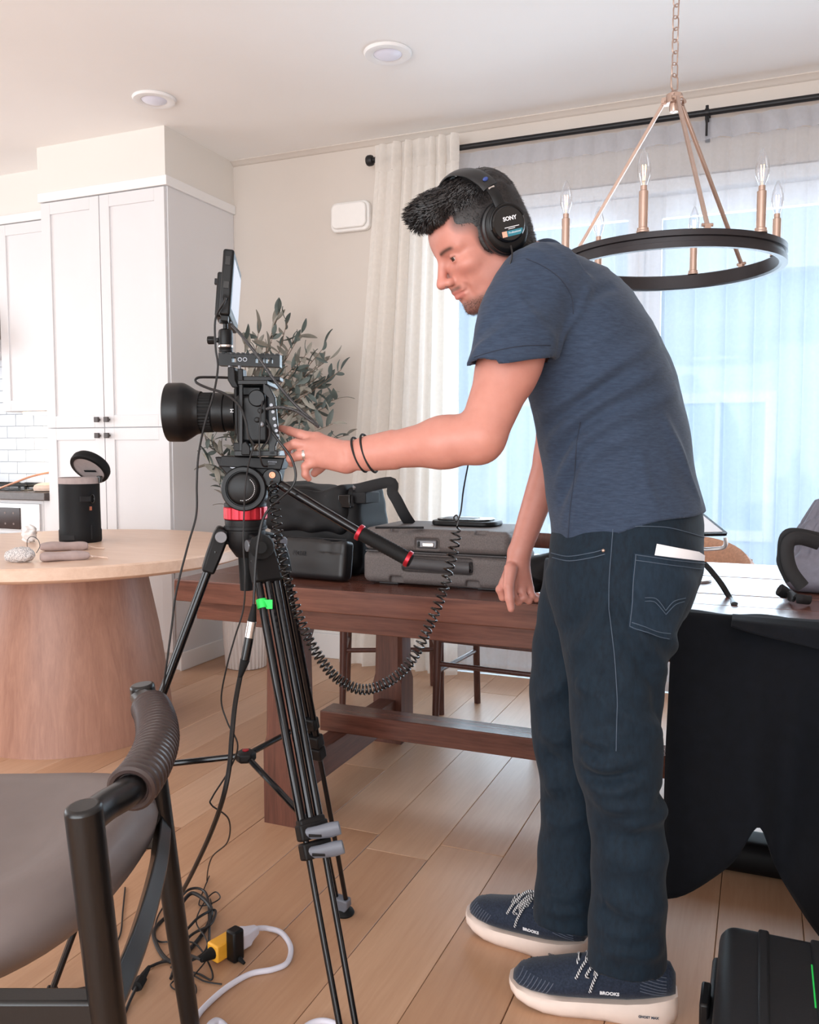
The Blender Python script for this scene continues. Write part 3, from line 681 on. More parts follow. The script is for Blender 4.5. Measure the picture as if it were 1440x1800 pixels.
# ================================================================== implicit-surface modelling for soft shapes
class Cone:      # tapered capsule
    def __init__(s, a, b, r0, r1=None):
        s.a = np.asarray(a, float); s.b = np.asarray(b, float); s.r0 = r0; s.r1 = r0 if r1 is None else r1
        s.c = (s.a + s.b) / 2; s.R = np.linalg.norm(s.b - s.a) / 2 + max(s.r0, s.r1)
    def __call__(s, P):
        ab = s.b - s.a; t = np.clip((P - s.a) @ ab / (ab @ ab + 1e-12), 0, 1)
        return np.linalg.norm(P - s.a - t[:, None] * ab, axis=1) - (s.r0 + t * (s.r1 - s.r0))
class Ell:
    def __init__(s, c, r, R=None):
        s.c = np.asarray(c, float); s.r = np.broadcast_to(np.asarray(r, float), (3,)).copy(); s.M = None if R is None else np.asarray(R, float); s.R = s.r.max()
    def __call__(s, P):
        q = P - s.c
        if s.M is not None: q = q @ s.M
        k0 = np.linalg.norm(q / s.r, axis=1); k1 = np.linalg.norm(q / (s.r * s.r), axis=1)
        return k0 * (k0 - 1.0) / (k1 + 1e-9)
class RBox:
    def __init__(s, c, half, rad=.01, R=None):
        s.c = np.asarray(c, float); s.h = np.asarray(half, float) - rad; s.rad = rad; s.M = None if R is None else np.asarray(R, float); s.R = np.linalg.norm(half)
    def __call__(s, P):
        q = P - s.c
        if s.M is not None: q = q @ s.M
        q = np.abs(q) - s.h
        return np.linalg.norm(np.maximum(q, 0), axis=1) + np.minimum(q.max(1), 0) - s.rad
class Loft:      # elliptical sections along a spine; U is the direction of the first half-axis
    def __init__(s, pts, U, ra, rb, p=2.0, n=3, off=0.0):
        P = np.asarray(pts, float); K = len(P); t = np.arange(K)
        U = np.broadcast_to(np.asarray(U, float), P.shape); ra = np.broadcast_to(np.asarray(ra, float), (K,)); rb = np.broadcast_to(np.asarray(rb, float), (K,))
        A = crom(np.concatenate([P, U, ra[:, None], rb[:, None]], 1), n)
        s.P = A[:, :3]; s.U = A[:, 3:6]; s.ra = A[:, 6] + off; s.rb = A[:, 7] + off; s.p = p
        T = np.gradient(s.P, axis=0); s.T = T / np.linalg.norm(T, axis=1, keepdims=True)
        s.c = s.P.mean(0); s.R = np.linalg.norm(s.P - s.c, axis=1).max() + max(s.ra.max(), s.rb.max())
    def __call__(s, Q):
        best = np.full(len(Q), 1e9); bt = np.zeros(len(Q)); bi = np.zeros(len(Q), int)
        # only the segments that can be nearest to this cloud of points
        qc = (Q.min(0) + Q.max(0)) / 2; rq = np.linalg.norm(Q.max(0) - qc); A0 = s.P[:-1]; AB = s.P[1:] - A0
        tc_ = np.clip(((qc - A0) * AB).sum(1) / ((AB * AB).sum(1) + 1e-12), 0, 1); dc = np.sqrt(((qc - A0 - tc_[:, None] * AB) ** 2).sum(1))
        for k in np.where(dc <= dc.min() + 2 * rq + 1e-6)[0]:
            a = s.P[k]; ab = s.P[k + 1] - a; t = np.clip((Q - a) @ ab / (ab @ ab + 1e-12), 0, 1)
            dq = Q - a - t[:, None] * ab; d = (dq * dq).sum(1); m = d < best
            best[m] = d[m]; bt[m] = t[m]; bi[m] = k
        t = bt[:, None]; L = lambda X: X[bi] * (1 - t) + X[bi + 1] * t
        c = L(s.P); w = L(s.T); w /= np.linalg.norm(w, axis=1, keepdims=True); u = L(s.U); u -= w * (u * w).sum(1, keepdims=True); u /= np.linalg.norm(u, axis=1, keepdims=True); v = np.cross(w, u)
        ra = s.ra[bi] * (1 - bt) + s.ra[bi + 1] * bt; rb = s.rb[bi] * (1 - bt) + s.rb[bi + 1] * bt
        q = Q - c; z = (q * w).sum(1); x = (q * u).sum(1); y = (q * v).sum(1); r = np.hypot(x, y)
        rho = (np.abs(x / ra) ** s.p + np.abs(y / rb) ** s.p) ** (1 / s.p)
        loc = np.where(rho > 1e-4, r / np.maximum(rho, 1e-4), np.minimum(ra, rb)); ds = (rho - 1) * loc
        end = ((bi == 0) & (bt <= 0)) | ((bi == len(s.P) - 2) & (bt >= 1))
        return np.where(end, np.where(ds > 0, np.hypot(ds, z), np.maximum(ds, np.abs(z))), ds)
class Cut:       # a primitive trimmed by a plane
    def __init__(s, prim, p, n): s.q = prim; s.c = prim.c; s.R = prim.R; s.p = np.asarray(p, float); s.n = nrm(n)
    def __call__(s, P): return np.maximum(s.q(P), (P - s.p) @ s.n)
def smin(a, b, k):
    if k <= 0: return np.minimum(a, b)
    h = np.clip(.5 + .5 * (b - a) / k, 0, 1); return b * (1 - h) + a * h - k * h * (1 - h)
def smax(a, b, k): return -smin(-a, -b, k)
class Sdf:
    def __init__(s): s.ops = []
    def u(s, prim, k=.01): s.ops.append(('u', prim, k)); return s
    def cut(s, prim, k=.004): s.ops.append(('s', prim, k)); return s
    def near(s, c, r):
        return [o for o in s.ops if np.linalg.norm(np.asarray(o[1].c) - c) - o[1].R * 1.05 < r + .03]
    def ev(s, P, ops=None):
        d = None
        for kind, pr, k in (s.ops if ops is None else ops):
            e = pr(P)
            if kind == 'u': d = e if d is None else smin(d, e, k)
            elif d is not None: d = smax(d, -e, k)
        return np.full(len(P), 1.0) if d is None else d
    def block(s, c, r):
        ops = s.near(c, r)
        if not any(o[0] == 'u' for o in ops): return None
        return lambda P: s.ev(P, ops)
    def bbox(s, pad=.01):
        lo = np.min([np.asarray(o[1].c) - o[1].R for o in s.ops if o[0] == 'u'], 0) - pad; hi = np.max([np.asarray(o[1].c) + o[1].R for o in s.ops if o[0] == 'u'], 0) + pad
        return lo, hi
def settle(f, P, it=4):
    """move points onto the surface f = 0 along its gradient"""
    P = np.array(P, float); e = 1e-3
    for _ in range(it):
        d = f(P); g = np.stack([(f(P + np.eye(3)[k] * e) - f(P - np.eye(3)[k] * e)) / (2 * e) for k in range(3)], 1)
        P = P - g * (d / ((g * g).sum(1) + 1e-9))[:, None]
    return P
def nets(S, h, block=20, post=None, lo=None, hi=None):
    """surface nets over blocks of a lattice; S offers block(centre, radius) -> f(P) or None"""
    if lo is None: lo, hi = S.bbox()
    lo = np.asarray(lo, float); n = np.ceil((np.asarray(hi) - lo) / h).astype(int) + 2; NG = n + 4
    ids, pos, quads = [], [], []
    gid = lambda I: ((I[..., 0] + 1) * NG[1] + (I[..., 1] + 1)) * NG[2] + (I[..., 2] + 1)
    corners = np.array([(a, b, c) for a in (0, 1) for b in (0, 1) for c in (0, 1)])
    edges = [(i, j) for i in range(8) for j in range(i + 1, 8) if np.abs(corners[i] - corners[j]).sum() == 1]
    for b0 in range(0, n[0], block):
        for b1 in range(0, n[1], block):
            for b2 in range(0, n[2], block):
                i0 = np.array([b0, b1, b2]); i1 = np.minimum(i0 + block, n); m = i1 - i0 + 2
                cen = lo + (i0 + i1) / 2 * h; rad = np.linalg.norm((i1 - i0 + 2) * h) / 2
                f = S.block(cen, rad)
                if f is None: continue
                if abs(f(cen[None])[0]) > rad * 1.5 + .02: continue
                ax = [lo[k] + (np.arange(m[k]) + i0[k] - 1) * h for k in range(3)]
                P = np.stack(np.meshgrid(*ax, indexing='ij'), -1).reshape(-1, 3)
                # coarse look first: only nodes near the surface are evaluated in full
                ci = [np.arange(m[k]) // 4 for k in range(3)]; nc = [c_[-1] + 1 for c_ in ci]
                cx = [np.array([a_[i * 4:i * 4 + 4].mean() for i in range(nc[k])]) for k, a_ in enumerate(ax)]
                Cc = np.stack(np.meshgrid(*cx, indexing='ij'), -1).reshape(-1, 3); fc = f(Cc)
                cell = ((ci[0][:, None, None] * nc[1] + ci[1][None, :, None]) * nc[2] + ci[2][None, None, :]).reshape(-1)
                msk = np.abs(fc[cell]) < 5.5 * h + .011
                v = fc[cell].copy()
                if not msk.any(): continue
                Pm = P[msk]; vm = f(Pm)
                if post is not None: vm = post(Pm, vm)
                v[msk] = vm
                v = v.reshape(m); s = v < 0
                if s.all() or not s.any(): continue
                c = m - 1
                cs = [s[a:a + c[0], b:b + c[1], e:e + c[2]] for a, b, e in corners]; cnt = sum(x.astype(np.int8) for x in cs)
                act = np.argwhere((cnt > 0) & (cnt < 8))
                if len(act) == 0: continue
                cv = np.stack([v[act[:, 0] + a, act[:, 1] + b, act[:, 2] + e] for a, b, e in corners], 1)
                acc = np.zeros((len(act), 3)); num = np.zeros(len(act))
                for i, j in edges:
                    cr = (cv[:, i] < 0) != (cv[:, j] < 0)
                    t = np.where(cr, cv[:, i] / (cv[:, i] - cv[:, j] + 1e-20), 0)
                    acc += cr[:, None] * (corners[i] + t[:, None] * (corners[j] - corners[i])); num += cr
                pos.append(lo + (act + i0 - 1 + acc / num[:, None]) * h); ids.append(gid(act + i0 - 1))
                for axn in range(3):
                    o1, o2 = [(1, 2), (2, 0), (0, 1)][axn]
                    sl0 = tuple(slice(1, m[k] - 1) for k in range(3)); sl1 = tuple(slice(1 + (k == axn), m[k] - 1 + (k == axn)) for k in range(3))
                    A = s[sl0]; B = s[sl1]; E = np.argwhere(A != B)
                    if len(E) == 0: continue
                    fl = A[E[:, 0], E[:, 1], E[:, 2]]; base = E + i0
                    q = []
                    for d1, d2 in ((-1, -1), (0, -1), (0, 0), (-1, 0)):
                        I = base.copy(); I[:, o1] += d1; I[:, o2] += d2; q.append(gid(I))
                    q = np.stack(q, 1); q[~fl] = q[~fl][:, ::-1]; quads.append(q)
    ids = np.concatenate(ids); pos = np.concatenate(pos); quads = np.concatenate(quads)
    u, first, = np.unique(ids, return_index=True); V = pos[first]
    Q = np.searchsorted(u, quads); ok = (Q < len(u)).all(1); Q = Q[ok]; quads = quads[ok]; ok = (u[Q] == quads).all(1)
    return V, Q[ok]
def largest(V, Q):
    """keep only the biggest connected piece"""
    lab = np.arange(len(V)); e = np.concatenate([Q[:, [0, 1]], Q[:, [1, 2]], Q[:, [2, 3]], Q[:, [3, 0]]])
    while True:
        old = lab.copy(); m = np.minimum(lab[e[:, 0]], lab[e[:, 1]]); np.minimum.at(lab, e[:, 0], m); np.minimum.at(lab, e[:, 1], m); lab = lab[lab]; lab = lab[lab]
        if (lab == old).all(): break
    root = np.argmax(np.bincount(lab)); keep = lab == root; new = np.cumsum(keep) - 1; Q = Q[keep[Q[:, 0]]]; return V[keep], new[Q]
def smooth_mesh(V, Q, it=2, lam=.5):
    e = np.concatenate([Q[:, [0, 1]], Q[:, [1, 2]], Q[:, [2, 3]], Q[:, [3, 0]]]); e = np.concatenate([e, e[:, ::-1]])
    deg = np.bincount(e[:, 0], minlength=len(V)).astype(float) + 1e-9
    for k in range(it * 2):
        acc = np.stack([np.bincount(e[:, 0], V[e[:, 1], j], minlength=len(V)) for j in range(3)], 1) / deg[:, None]
        V = V + (lam if k % 2 == 0 else -lam * 1.04) * (acc - V)
    return V
def sdf_obj(name, S, h, mat, parent=None, post=None, it=2, lo=None, hi=None, paint=None, **k):
    V, Q = nets(S, h, post=post, lo=lo, hi=hi); V = smooth_mesh(V, Q, it)
    o = mesh_obj(name, V, Q, mat, parent, **k)
    if paint is not None:
        ca = o.data.color_attributes.new('tint', 'FLOAT_COLOR', 'POINT'); ca.data.foreach_set('color', np.ascontiguousarray(paint(V), dtype=np.float32).ravel())
    return o, V, Q
def bvh_of(V, Q): return BVHTree.FromPolygons([tuple(v) for v in V.tolist()], Q.tolist())
def cast(bvh, x, y, lift=0.0):
    r = nrm(ray(x, y)); loc, no, i, d = bvh.ray_cast(Vector(_C), Vector(r))
    if loc is None: return None
    return np.array(loc) + np.array(no) * lift
def trace(bvh, pts, lift=.001, step=6):
    """follow a drawn line on the nearest surface seen along each measured direction"""
    P = crom([np.array(p, float) for p in pts], step) if len(pts) > 2 else np.array([np.array(pts[0]) + (np.array(pts[1], float) - np.array(pts[0])) * t for t in np.linspace(0, 1, step + 1)])
    out = [cast(bvh, x, y, lift) for x, y in P[:, :2]]
    return [o for o in out if o is not None]
def patch(bvh, quad, nu, nv, lift=.002, thick=.0025):
    """thin sheet lying on a surface, its four corners (and edges) measured in the photograph"""
    a, b, c, d = [np.array(p, float) for p in quad]; G = []; ok = True
    for j in range(nv + 1):
        row = []
        for i in range(nu + 1):
            s, t = i / nu, j / nv; p = (a * (1 - s) + b * s) * (1 - t) + (d * (1 - s) + c * s) * t
            row.append(cast(bvh, p[0], p[1], lift))
        G.append(row)
    last = None
    for j in range(nv + 1):
        for i in range(nu + 1):
            if G[j][i] is None: G[j][i] = last if last is not None else next(g for r in G for g in r if g is not None)
            last = G[j][i]
    m = MB(); W = nu + 1; V = [p for r in G for p in r]; view = nrm(np.mean(V, 0) - _C); V2 = [p + view * thick for p in V]
    Fc = []; N = len(V)
    for j in range(nv):
        for i in range(nu):
            k = j * W + i; Fc.append((k, k + 1, k + W + 1, k + W)); Fc.append((N + k, N + k + W, N + k + W + 1, N + k + 1))
    rim = [i for i in range(W)] + [j * W + nu for j in range(1, nv + 1)] + [nv * W + i for i in range(nu - 1, -1, -1)] + [j * W for j in range(nv - 1, 0, -1)]
    for q in range(len(rim)): i_, j_ = rim[q], rim[(q + 1) % len(rim)]; Fc.append((i_, N + i_, N + j_, j_))
    m.add(V + V2, Fc); return m
# ================================================================== the man at the camera
TURN = math.radians(27)
BF = -RT * math.cos(TURN) + FH * math.sin(TURN)      # the way his body faces (left and a little away)
BL = -RT * math.sin(TURN) - FH * math.cos(TURN)      # his left side, toward the viewer
man = thing('person', 'person in a slate T-shirt and dark jeans leaning toward the camera', 'person', onz(1040, 1750, 0))

# --- skin with tint from the mesh (stubble, lips, brows)
sk = NT('skin'); at = sk.node('ShaderNodeAttribute', attribute_name='tint'); v = sk.coord(); nf = sk.noise(v, 45, 4)
mr = sk.node('ShaderNodeMix'); mr.data_type = 'RGBA'; mr.blend_type = 'MULTIPLY'; mr.inputs[0].default_value = .5
sk.lk(at.outputs['Color'], mr.inputs[6]); sk.lk(sk.ramp(nf, [(.3, (.86, .78, .76, 1)), (.7, (1, 1, 1, 1))]), mr.inputs[7]); sk.lk(mr.outputs[2], sk.b.inputs['Base Color'])
sk.b.inputs['Roughness'].default_value = .48; sk.b.inputs['Subsurface Weight'].default_value = .12; sk.b.inputs['Subsurface Radius'].default_value = (.012, .004, .002); sk.b.inputs['Subsurface Scale'].default_value = .5
sk.bump(sk.noise(v, 900, 2), .08, .0005); M['skin'] = sk.m
SKIN = np.array(srgb(198, 136, 121))[:3]; LIP = np.array(srgb(188, 112, 102))[:3]; STUB = np.array(srgb(98, 72, 64))[:3]

# --- head frame
hp, hy = math.radians(27), math.radians(16)
HFl = -RT * math.cos(hy) - FH * math.sin(hy)
HF = HFl * math.cos(hp) - UP * math.sin(hp); HU = UP * math.cos(hp) + HFl * math.sin(hp); HL = np.cross(HU, HF)
HR = np.stack([HF, HL, HU], 1)
HO = D(875, 424, 1.665) - HL * .076
def hd_(x, y, z): return HO + HF * x + HL * y + HU * z
def HE(c, r, rot=None): return Ell(hd_(*c), r, HR if rot is None else HR @ rot)
def HC(a, b, r0, r1=None): return Cone(hd_(*a), hd_(*b), r0, r1)
def rotm(ax, deg):
    return np.array(Matrix.Rotation(math.radians(deg), 3, ax))

S = Sdf()
S.u(HE((-.008, 0, .045), (.099, .0745, .087)))
S.u(HE((.042, 0, .045), (.052, .060, .058)), .02)
S.u(HE((.040, 0, -.025), (.050, .059, .074)), .02)
for s in (-1, 1): S.u(HE((.012, s * .049, -.040), (.034, .015, .036)), .02)
for s in (-1, 1):
    S.u(HC((-.002, s * .052, -.045), (.052, s * .030, -.088), .017, .015), .022)
    S.u(HE((.058, s * .044, -.012), (.024, .020, .017)), .016)
    S.u(HC((.083, s * .004, .030), (.066, s * .047, .028), .0105, .009), .012)
S.u(HE((.068, 0, -.092), (.021, .024, .018)), .018)
S.u(HE((.068, 0, -.052), (.026, .033, .032)), .014)
for s in (-1, 1): S.cut(HE((.094, s * .031, .008), (.016, .017, .0115)), .012)
# nose
S.u(HC((.089, 0, .022), (.109, 0, -.018), .0075, .0095), .010)
S.u(HE((.112, 0, -.026), (.0125, .0115, .0105)), .007)
for s in (-1, 1):
    S.u(HE((.100, s * .0125, -.029), (.0105, .0075, .0085)), .006)
    S.cut(HE((.105, s * .0065, -.0375), (.0065, .0035, .005)), .003)
S.u(HC((.096, 0, -.037), (.093, 0, -.048), .006, .007), .008)
# lips and mouth line
for s in (-1, 1):
    S.u(HC((.0945, 0, -.0505), (.078, s * .023, -.0565), .0052, .003), .005)
    S.u(HC((.092, 0, -.0625), (.077, s * .021, -.0585), .0062, .003), .005)
    S.cut(HC((.103, 0, -.0562), (.083, s * .027, -.0572), .0016, .0016), .003)
    S.cut(HE((.080, s * .034, -.062), (.006, .004, .014), rotm('Z', s * 30)), .010)
S.cut(HE((.096, 0, -.073), (.008, .016, .004)), .008)
# eyelids
for s in (-1, 1):
    S.u(HE((.0725, s * .031, .0095), (.0135, .0145, .0125)), .004)
    S.cut(HE((.088, s * .032, .0080), (.0105, .0135, .0040), rotm('X', s * 4)), .0015)
# ears
for s in (-1, 1):
    S.u(HE((-.008, s * .078, .0), (.017, .008, .030), rotm('Z', s * 18)), .006); S.cut(HE((-.004, s * .086, .002), (.009, .006, .018), rotm('Z', s * 18)), .004)
# neck, shoulders, torso under the shirt
NB = D(938, 478, 1.80)
S.u(Cone(hd_(-.035, 0, -.045), NB, .054, .062), .022)
S.u(HC((.01, 0, -.075), (-.03, 0, -.085), .036, .045), .02)
def spine(off=0.0, cut=None):
    rows = [(1108, 940, .190, .158), (1093, 860, .184, .150), (1081, 780, .188, .150), (1065, 700, .196, .147), (1036, 620, .203, .139), (1001, 556, .200, .126), (966, 512, .172, .098), (938, 482, .105, .070)]
    pts = [D(a, b, 1.80) for a, b, _, _ in rows]
    return pts, [r[2] + off for r in rows], [r[3] + off for r in rows]
pts, wa, wb2 = spine(-.028); S.u(Loft(pts, BL, wa, wb2, 2.2), .03)
SHL = D(945, 515, 1.655); ELL = D(846, 768, 1.575); WRL = D(614, 802, 1.665)
SHR = D(1000, 535, 1.965); ELR = D(972, 800, 2.03); WRR = D(913, 972, 2.085)
S.u(Cone(SHL, SHL * .45 + ELL * .55, .064, .0565), .03)
S.u(Cone(SHL * .5 + ELL * .5, ELL, .0565, .044), .02)
S.u(Cone(ELL, ELL * .72 + WRL * .28, .042, .047), .018)
S.u(Cone(ELL * .75 + WRL * .25, ELL * .15 + WRL * .85, .046, .030), .02)
FU = nrm(np.cross(WRL - ELL, FH)); 
S.u(Loft([ELL * .35 + WRL * .65, ELL * .1 + WRL * .9, WRL], UP, [.034, .030, .0285], [.026, .022, .0205], 2.2), .015)
S.u(Ell(D(838, 790, 1.578), (.03, .03, .024)), .02)
S.u(Cone(SHR, ELR, .056, .043), .03); S.u(Cone(ELR, WRR, .041, .027), .015)
# left hand: back toward the viewer, index out to the camera
def hand(P, chains, palm, r):
    for k_, (p, q, ra_, rb_) in enumerate(palm): S.u(Cone(p, q, ra_, rb_), .012)
    for ch_ in chains:
        for i in range(len(ch_[0]) - 1):
            S.u(Cone(ch_[0][i], ch_[0][i + 1], ch_[1][i], ch_[1][i + 1]), .0035 if i else .007)
kI, kM, kR, kP = D(558, 771, 1.712), D(550, 784, 1.703), D(549, 798, 1.700), D(556, 811, 1.700)
wr_t, wr_b = D(606, 795, 1.672), D(608, 813, 1.672)
hand(None, [
    ([kI, D(529, 764, 1.722), D(509, 757.5, 1.736), D(495, 753, 1.745)], [.0118, .0098, .0088, .0070]),
    ([kM, D(519, 780, 1.706), D(505, 786, 1.722), D(507, 797, 1.738)], [.0118, .0100, .0090, .0074]),
    ([kR, D(525, 801, 1.702), D(511, 806, 1.716), D(513, 815, 1.732)], [.0112, .0096, .0086, .0070]),
    ([kP, D(537, 820, 1.697), D(537, 834, 1.700), D(543, 841, 1.706)], [.0100, .0086, .0078, .0066]),
    ([D(596, 800, 1.700), D(574, 812, 1.735), D(560, 824, 1.748), D(553, 832, 1.752)], [.0150, .0118, .0100, .0080])],
    [(wr_t, kI, .019, .0128), (wr_t, kM, .020, .0132), (wr_b, kR, .020, .0130), (wr_b, kP, .0185, .0118)], 1)
# right hand: knuckles on the table edge, thumb hanging in front
qI, qM, qR, qP = D(888, 1024, 2.075), D(900, 1030, 2.085), D(916, 1034, 2.095), D(930, 1034, 2.105)
hand(None, [
    ([qI, D(879, 1036, 2.07), D(884, 1050, 2.075), D(893, 1051, 2.085)], [.0112, .0102, .0092, .0078]),
    ([qM, D(903, 1049, 2.078), D(912, 1058, 2.085), D(919, 1050, 2.095)], [.0112, .0100, .0090, .0076]),
    ([qR, D(921, 1050, 2.085), D(930, 1056, 2.09), D(934, 1048, 2.10)], [.0106, .0096, .0086, .0072]),
    ([qP, D(936, 1047, 2.095), D(943, 1053, 2.10), D(945, 1046, 2.108)], [.0096, .0084, .0076, .0066]),
    ([D(898, 1000, 2.062), D(894, 1030, 2.05), D(896, 1052, 2.046), D(899, 1070, 2.044)], [.0165, .0128, .0112, .0090])],
    [(WRR, qI, .022, .0135), (WRR, qM, .023, .0135), (WRR, qR, .022, .0130), (WRR, qP, .020, .0120)], 1)

# --- hair: volume plus combed strands
M['hair'] = pm('dark_brown_hair', srgb(26, 20, 20), .5, var=.35, scale=160, spec=.6, stretch=(1, 1, .3))
H = Sdf()
H.u(HE((-.014, 0, .060), (.096, .0765, .081)))
H.u(HE((-.034, 0, .028), (.079, .0775, .088)), .01)
H.u(HE((-.052, 0, .085), (.052, .062, .062)), .02)
H.u(HE((-.062, 0, -.022), (.042, .054, .056)), .02)
for s in (-1, 1):
    H.u(HE((.016, s * .0635, .020), (.014, .0078, .034), rotm('Y', 0)), .012)
    H.u(HE((.034, s * .0505, .060), (.028, .0135, .022)), .014)
H.u(HC((.035, 0, .116), (-.045, 0, .118), .025, .022), .02)
for s in (-1, 1): H.u(HC((.040, s * .03, .112), (-.04, s * .035, .115), .024, .020), .018)
for (x_, y_, z_, r_) in ((.062, .028, .112, .026), (.066, -.02, .112, .026), (.078, .022, .108, .020), (.080, -.012, .106, .020), (.089, .016, .098, .0145), (.090, -.008, .096, .0135), (.090, .008, .084, .011), (.08, .036, .092, .014)):
    H.u(HE((x_, y_, z_), (r_ * 1.1, r_ * 1.1, r_ * .95)), .012)
def skin_paint(V):
    q = (V - HO) @ HR; x, y, z = q.T; ay = np.abs(y)
    c = np.tile(SKIN, (len(V), 1))
    def mixin(w, col): c[:] = c * (1 - w[:, None]) + col * w[:, None]
    sm = lambda a, b, t: (lambda u: u * u * (3 - 2 * u))(np.clip((t - a) / (b - a), 0, 1))
    on = (z < .14) & (z > -.135) & (x > -.03) & (ay < .08)
    jaw = on * sm(-.068, -.086, z + .35 * np.maximum(0, .035 - x)) * sm(-.005, .03, x) * .72
    side = on * sm(-.03, -.07, z) * sm(.05, .0, x) * sm(-.03, .0, x) * sm(.03, .05, ay) * .52
    mous = on * sm(-.040, -.0445, z) * sm(-.0535, -.049, z) * sm(.065, .078, x) * sm(.03, .018, ay) * .78
    goat = on * sm(-.070, -.080, z) * sm(.06, .075, x) * sm(.036, .016, ay) * .62
    w = np.clip(np.maximum.reduce([jaw, side, mous, goat]), 0, .85); mixin(w, STUB)
    rosy = on * np.exp(-((x - .07) ** 2 + (ay - .04) ** 2 + (z + .02) ** 2) / .02 ** 2) * .35 + on * np.exp(-((x - .112) ** 2 + y ** 2 + (z + .02) ** 2) / .014 ** 2) * .4; mixin(rosy, np.array(srgb(212, 128, 112))[:3])
    lipw = on * sm(-.0475, -.0505, z) * sm(-.0685, -.0655, z) * sm(.074, .080, x) * sm(.026, .020, ay) * .75; mixin(lipw, LIP)
    brow = on * np.exp(-((z - .0262 - .003 * np.sin(np.clip((ay - .012) / .036, 0, 1) * 2.6)) / .0042) ** 2) * sm(.010, .016, ay) * sm(.052, .042, ay) * sm(.055, .062, x) * .92; mixin(brow, np.array(srgb(40, 29, 25))[:3])
    rim = on * np.exp(-(((z - .0117) / .0016) ** 2)) * sm(.019, .022, ay) * sm(.045, .042, ay) * sm(.076, .079, x) * .6; mixin(rim, np.array(srgb(60, 40, 36))[:3])
    hf = H.ev(V) if len(H.ops) else np.ones(len(V)); fade = np.clip(1 - hf / .007, 0, 1) * (z > -.07) * (z < .2) * .75; mixin(fade, np.array(srgb(52, 40, 38))[:3])
    return np.concatenate([c, np.ones((len(V), 1))], 1)
body, bV, bQ = sdf_obj('body', S, .0024, M['skin'], man, paint=skin_paint, it=1)
# eyes
M['sclera'] = pm('eye_white', srgb(196, 180, 174), .15, var=.02, scale=60); M['iris'] = pm('iris_brown', srgb(52, 32, 22), .1, var=.2, scale=200); M['pupil'] = pm('pupil', srgb(8, 6, 6), .05, var=.05)
for s in (-1, 1):
    ec = hd_(.0722, s * .031, .0095); e = MB(); e.sphere(ec, .0120, 24, 16); eo = e.build('eye', M['sclera'], man)
    gd = nrm(HF + HL * (.10) - HU * .10)
    i_ = MB(); i_.lathe([(.0064, 0), (.0058, .0008), (.003, .0013), (.0005, .0014)], ec + gd * .0105, gd, n=20); i_.build('iris', M['iris'], eo)
    i_ = MB(); i_.lathe([(.0026, 0), (.0022, .0003), (.0004, .0004)], ec + gd * .01185, gd, n=14); i_.build('pupil', M['pupil'], eo)

def hair_post(P, d):
    q = (P - HO) @ HR
    return d + .0016 * np.sin(q[:, 1] * 420 + 3 * np.sin(q[:, 0] * 70)) * (q[:, 2] > .09)
hairo, hV, hQ = sdf_obj('hair', H, .0026, M['hair'], man, post=hair_post, it=1)
# strands
rg = np.random.RandomState(4)
a_, b_, c_, d_ = hV[hQ[:, 0]], hV[hQ[:, 1]], hV[hQ[:, 2]], hV[hQ[:, 3]]
fn = np.cross(c_ - a_, d_ - b_); ar = np.linalg.norm(fn, axis=1); fn = fn / (ar[:, None] + 1e-12); fcn = (a_ + b_ + c_ + d_) / 4
headin = S.ev(fcn) < -.0005
pr_ = np.where(headin, 0, ar); pr_ /= pr_.sum()
idx = rg.choice(len(fcn), 16000, p=pr_); base = fcn[idx] + rg.normal(0, .0008, (len(idx), 3)); no = fn[idx]
q = (base - HO) @ HR; top = np.clip((q[:, 2] - .075) / .04, 0, 1) * np.clip((q[:, 0] + .07) / .06, 0, 1); front = np.clip((q[:, 0] - .03) / .05, 0, 1) * top
comb = HF * .75 + HU * .0; dirv = no * (.22 + .12 * top[:, None]) + (HF[None] * (.9 * top[:, None]) - HU[None] * (.75 * (1 - top[:, None])) - HF[None] * (.45 * (1 - top[:, None]))) + HU[None] * (.30 * front[:, None]) + rg.normal(0, .11, (len(idx), 3))
dirv /= np.linalg.norm(dirv, axis=1, keepdims=True); ln = (.006 + .020 * top + .010 * front) * rg.uniform(.6, 1.25, len(idx))
wd = np.cross(dirv, no); wd /= np.linalg.norm(wd, axis=1, keepdims=True) + 1e-9; wd *= (.00055 + .0004 * top)[:, None]
curl = no * .25 - HU[None] * .2
P0, P1, P2 = base - no * .001, base + dirv * ln[:, None] * .5, base + (dirv + (-no * .35)) * ln[:, None]
VV = np.concatenate([P0 - wd, P0 + wd, P1 - wd * .8, P1 + wd * .8, P2]); n_ = len(idx); I = np.arange(n_)
T1 = np.stack([I, I + n_, I + 3 * n_, I + 2 * n_], 1).tolist() + np.stack([I + 2 * n_, I + 3 * n_, I + 4 * n_], 1).tolist()
st = mesh_obj('strands', VV, T1, M['hair'], hairo, smooth=False, kind='stuff')
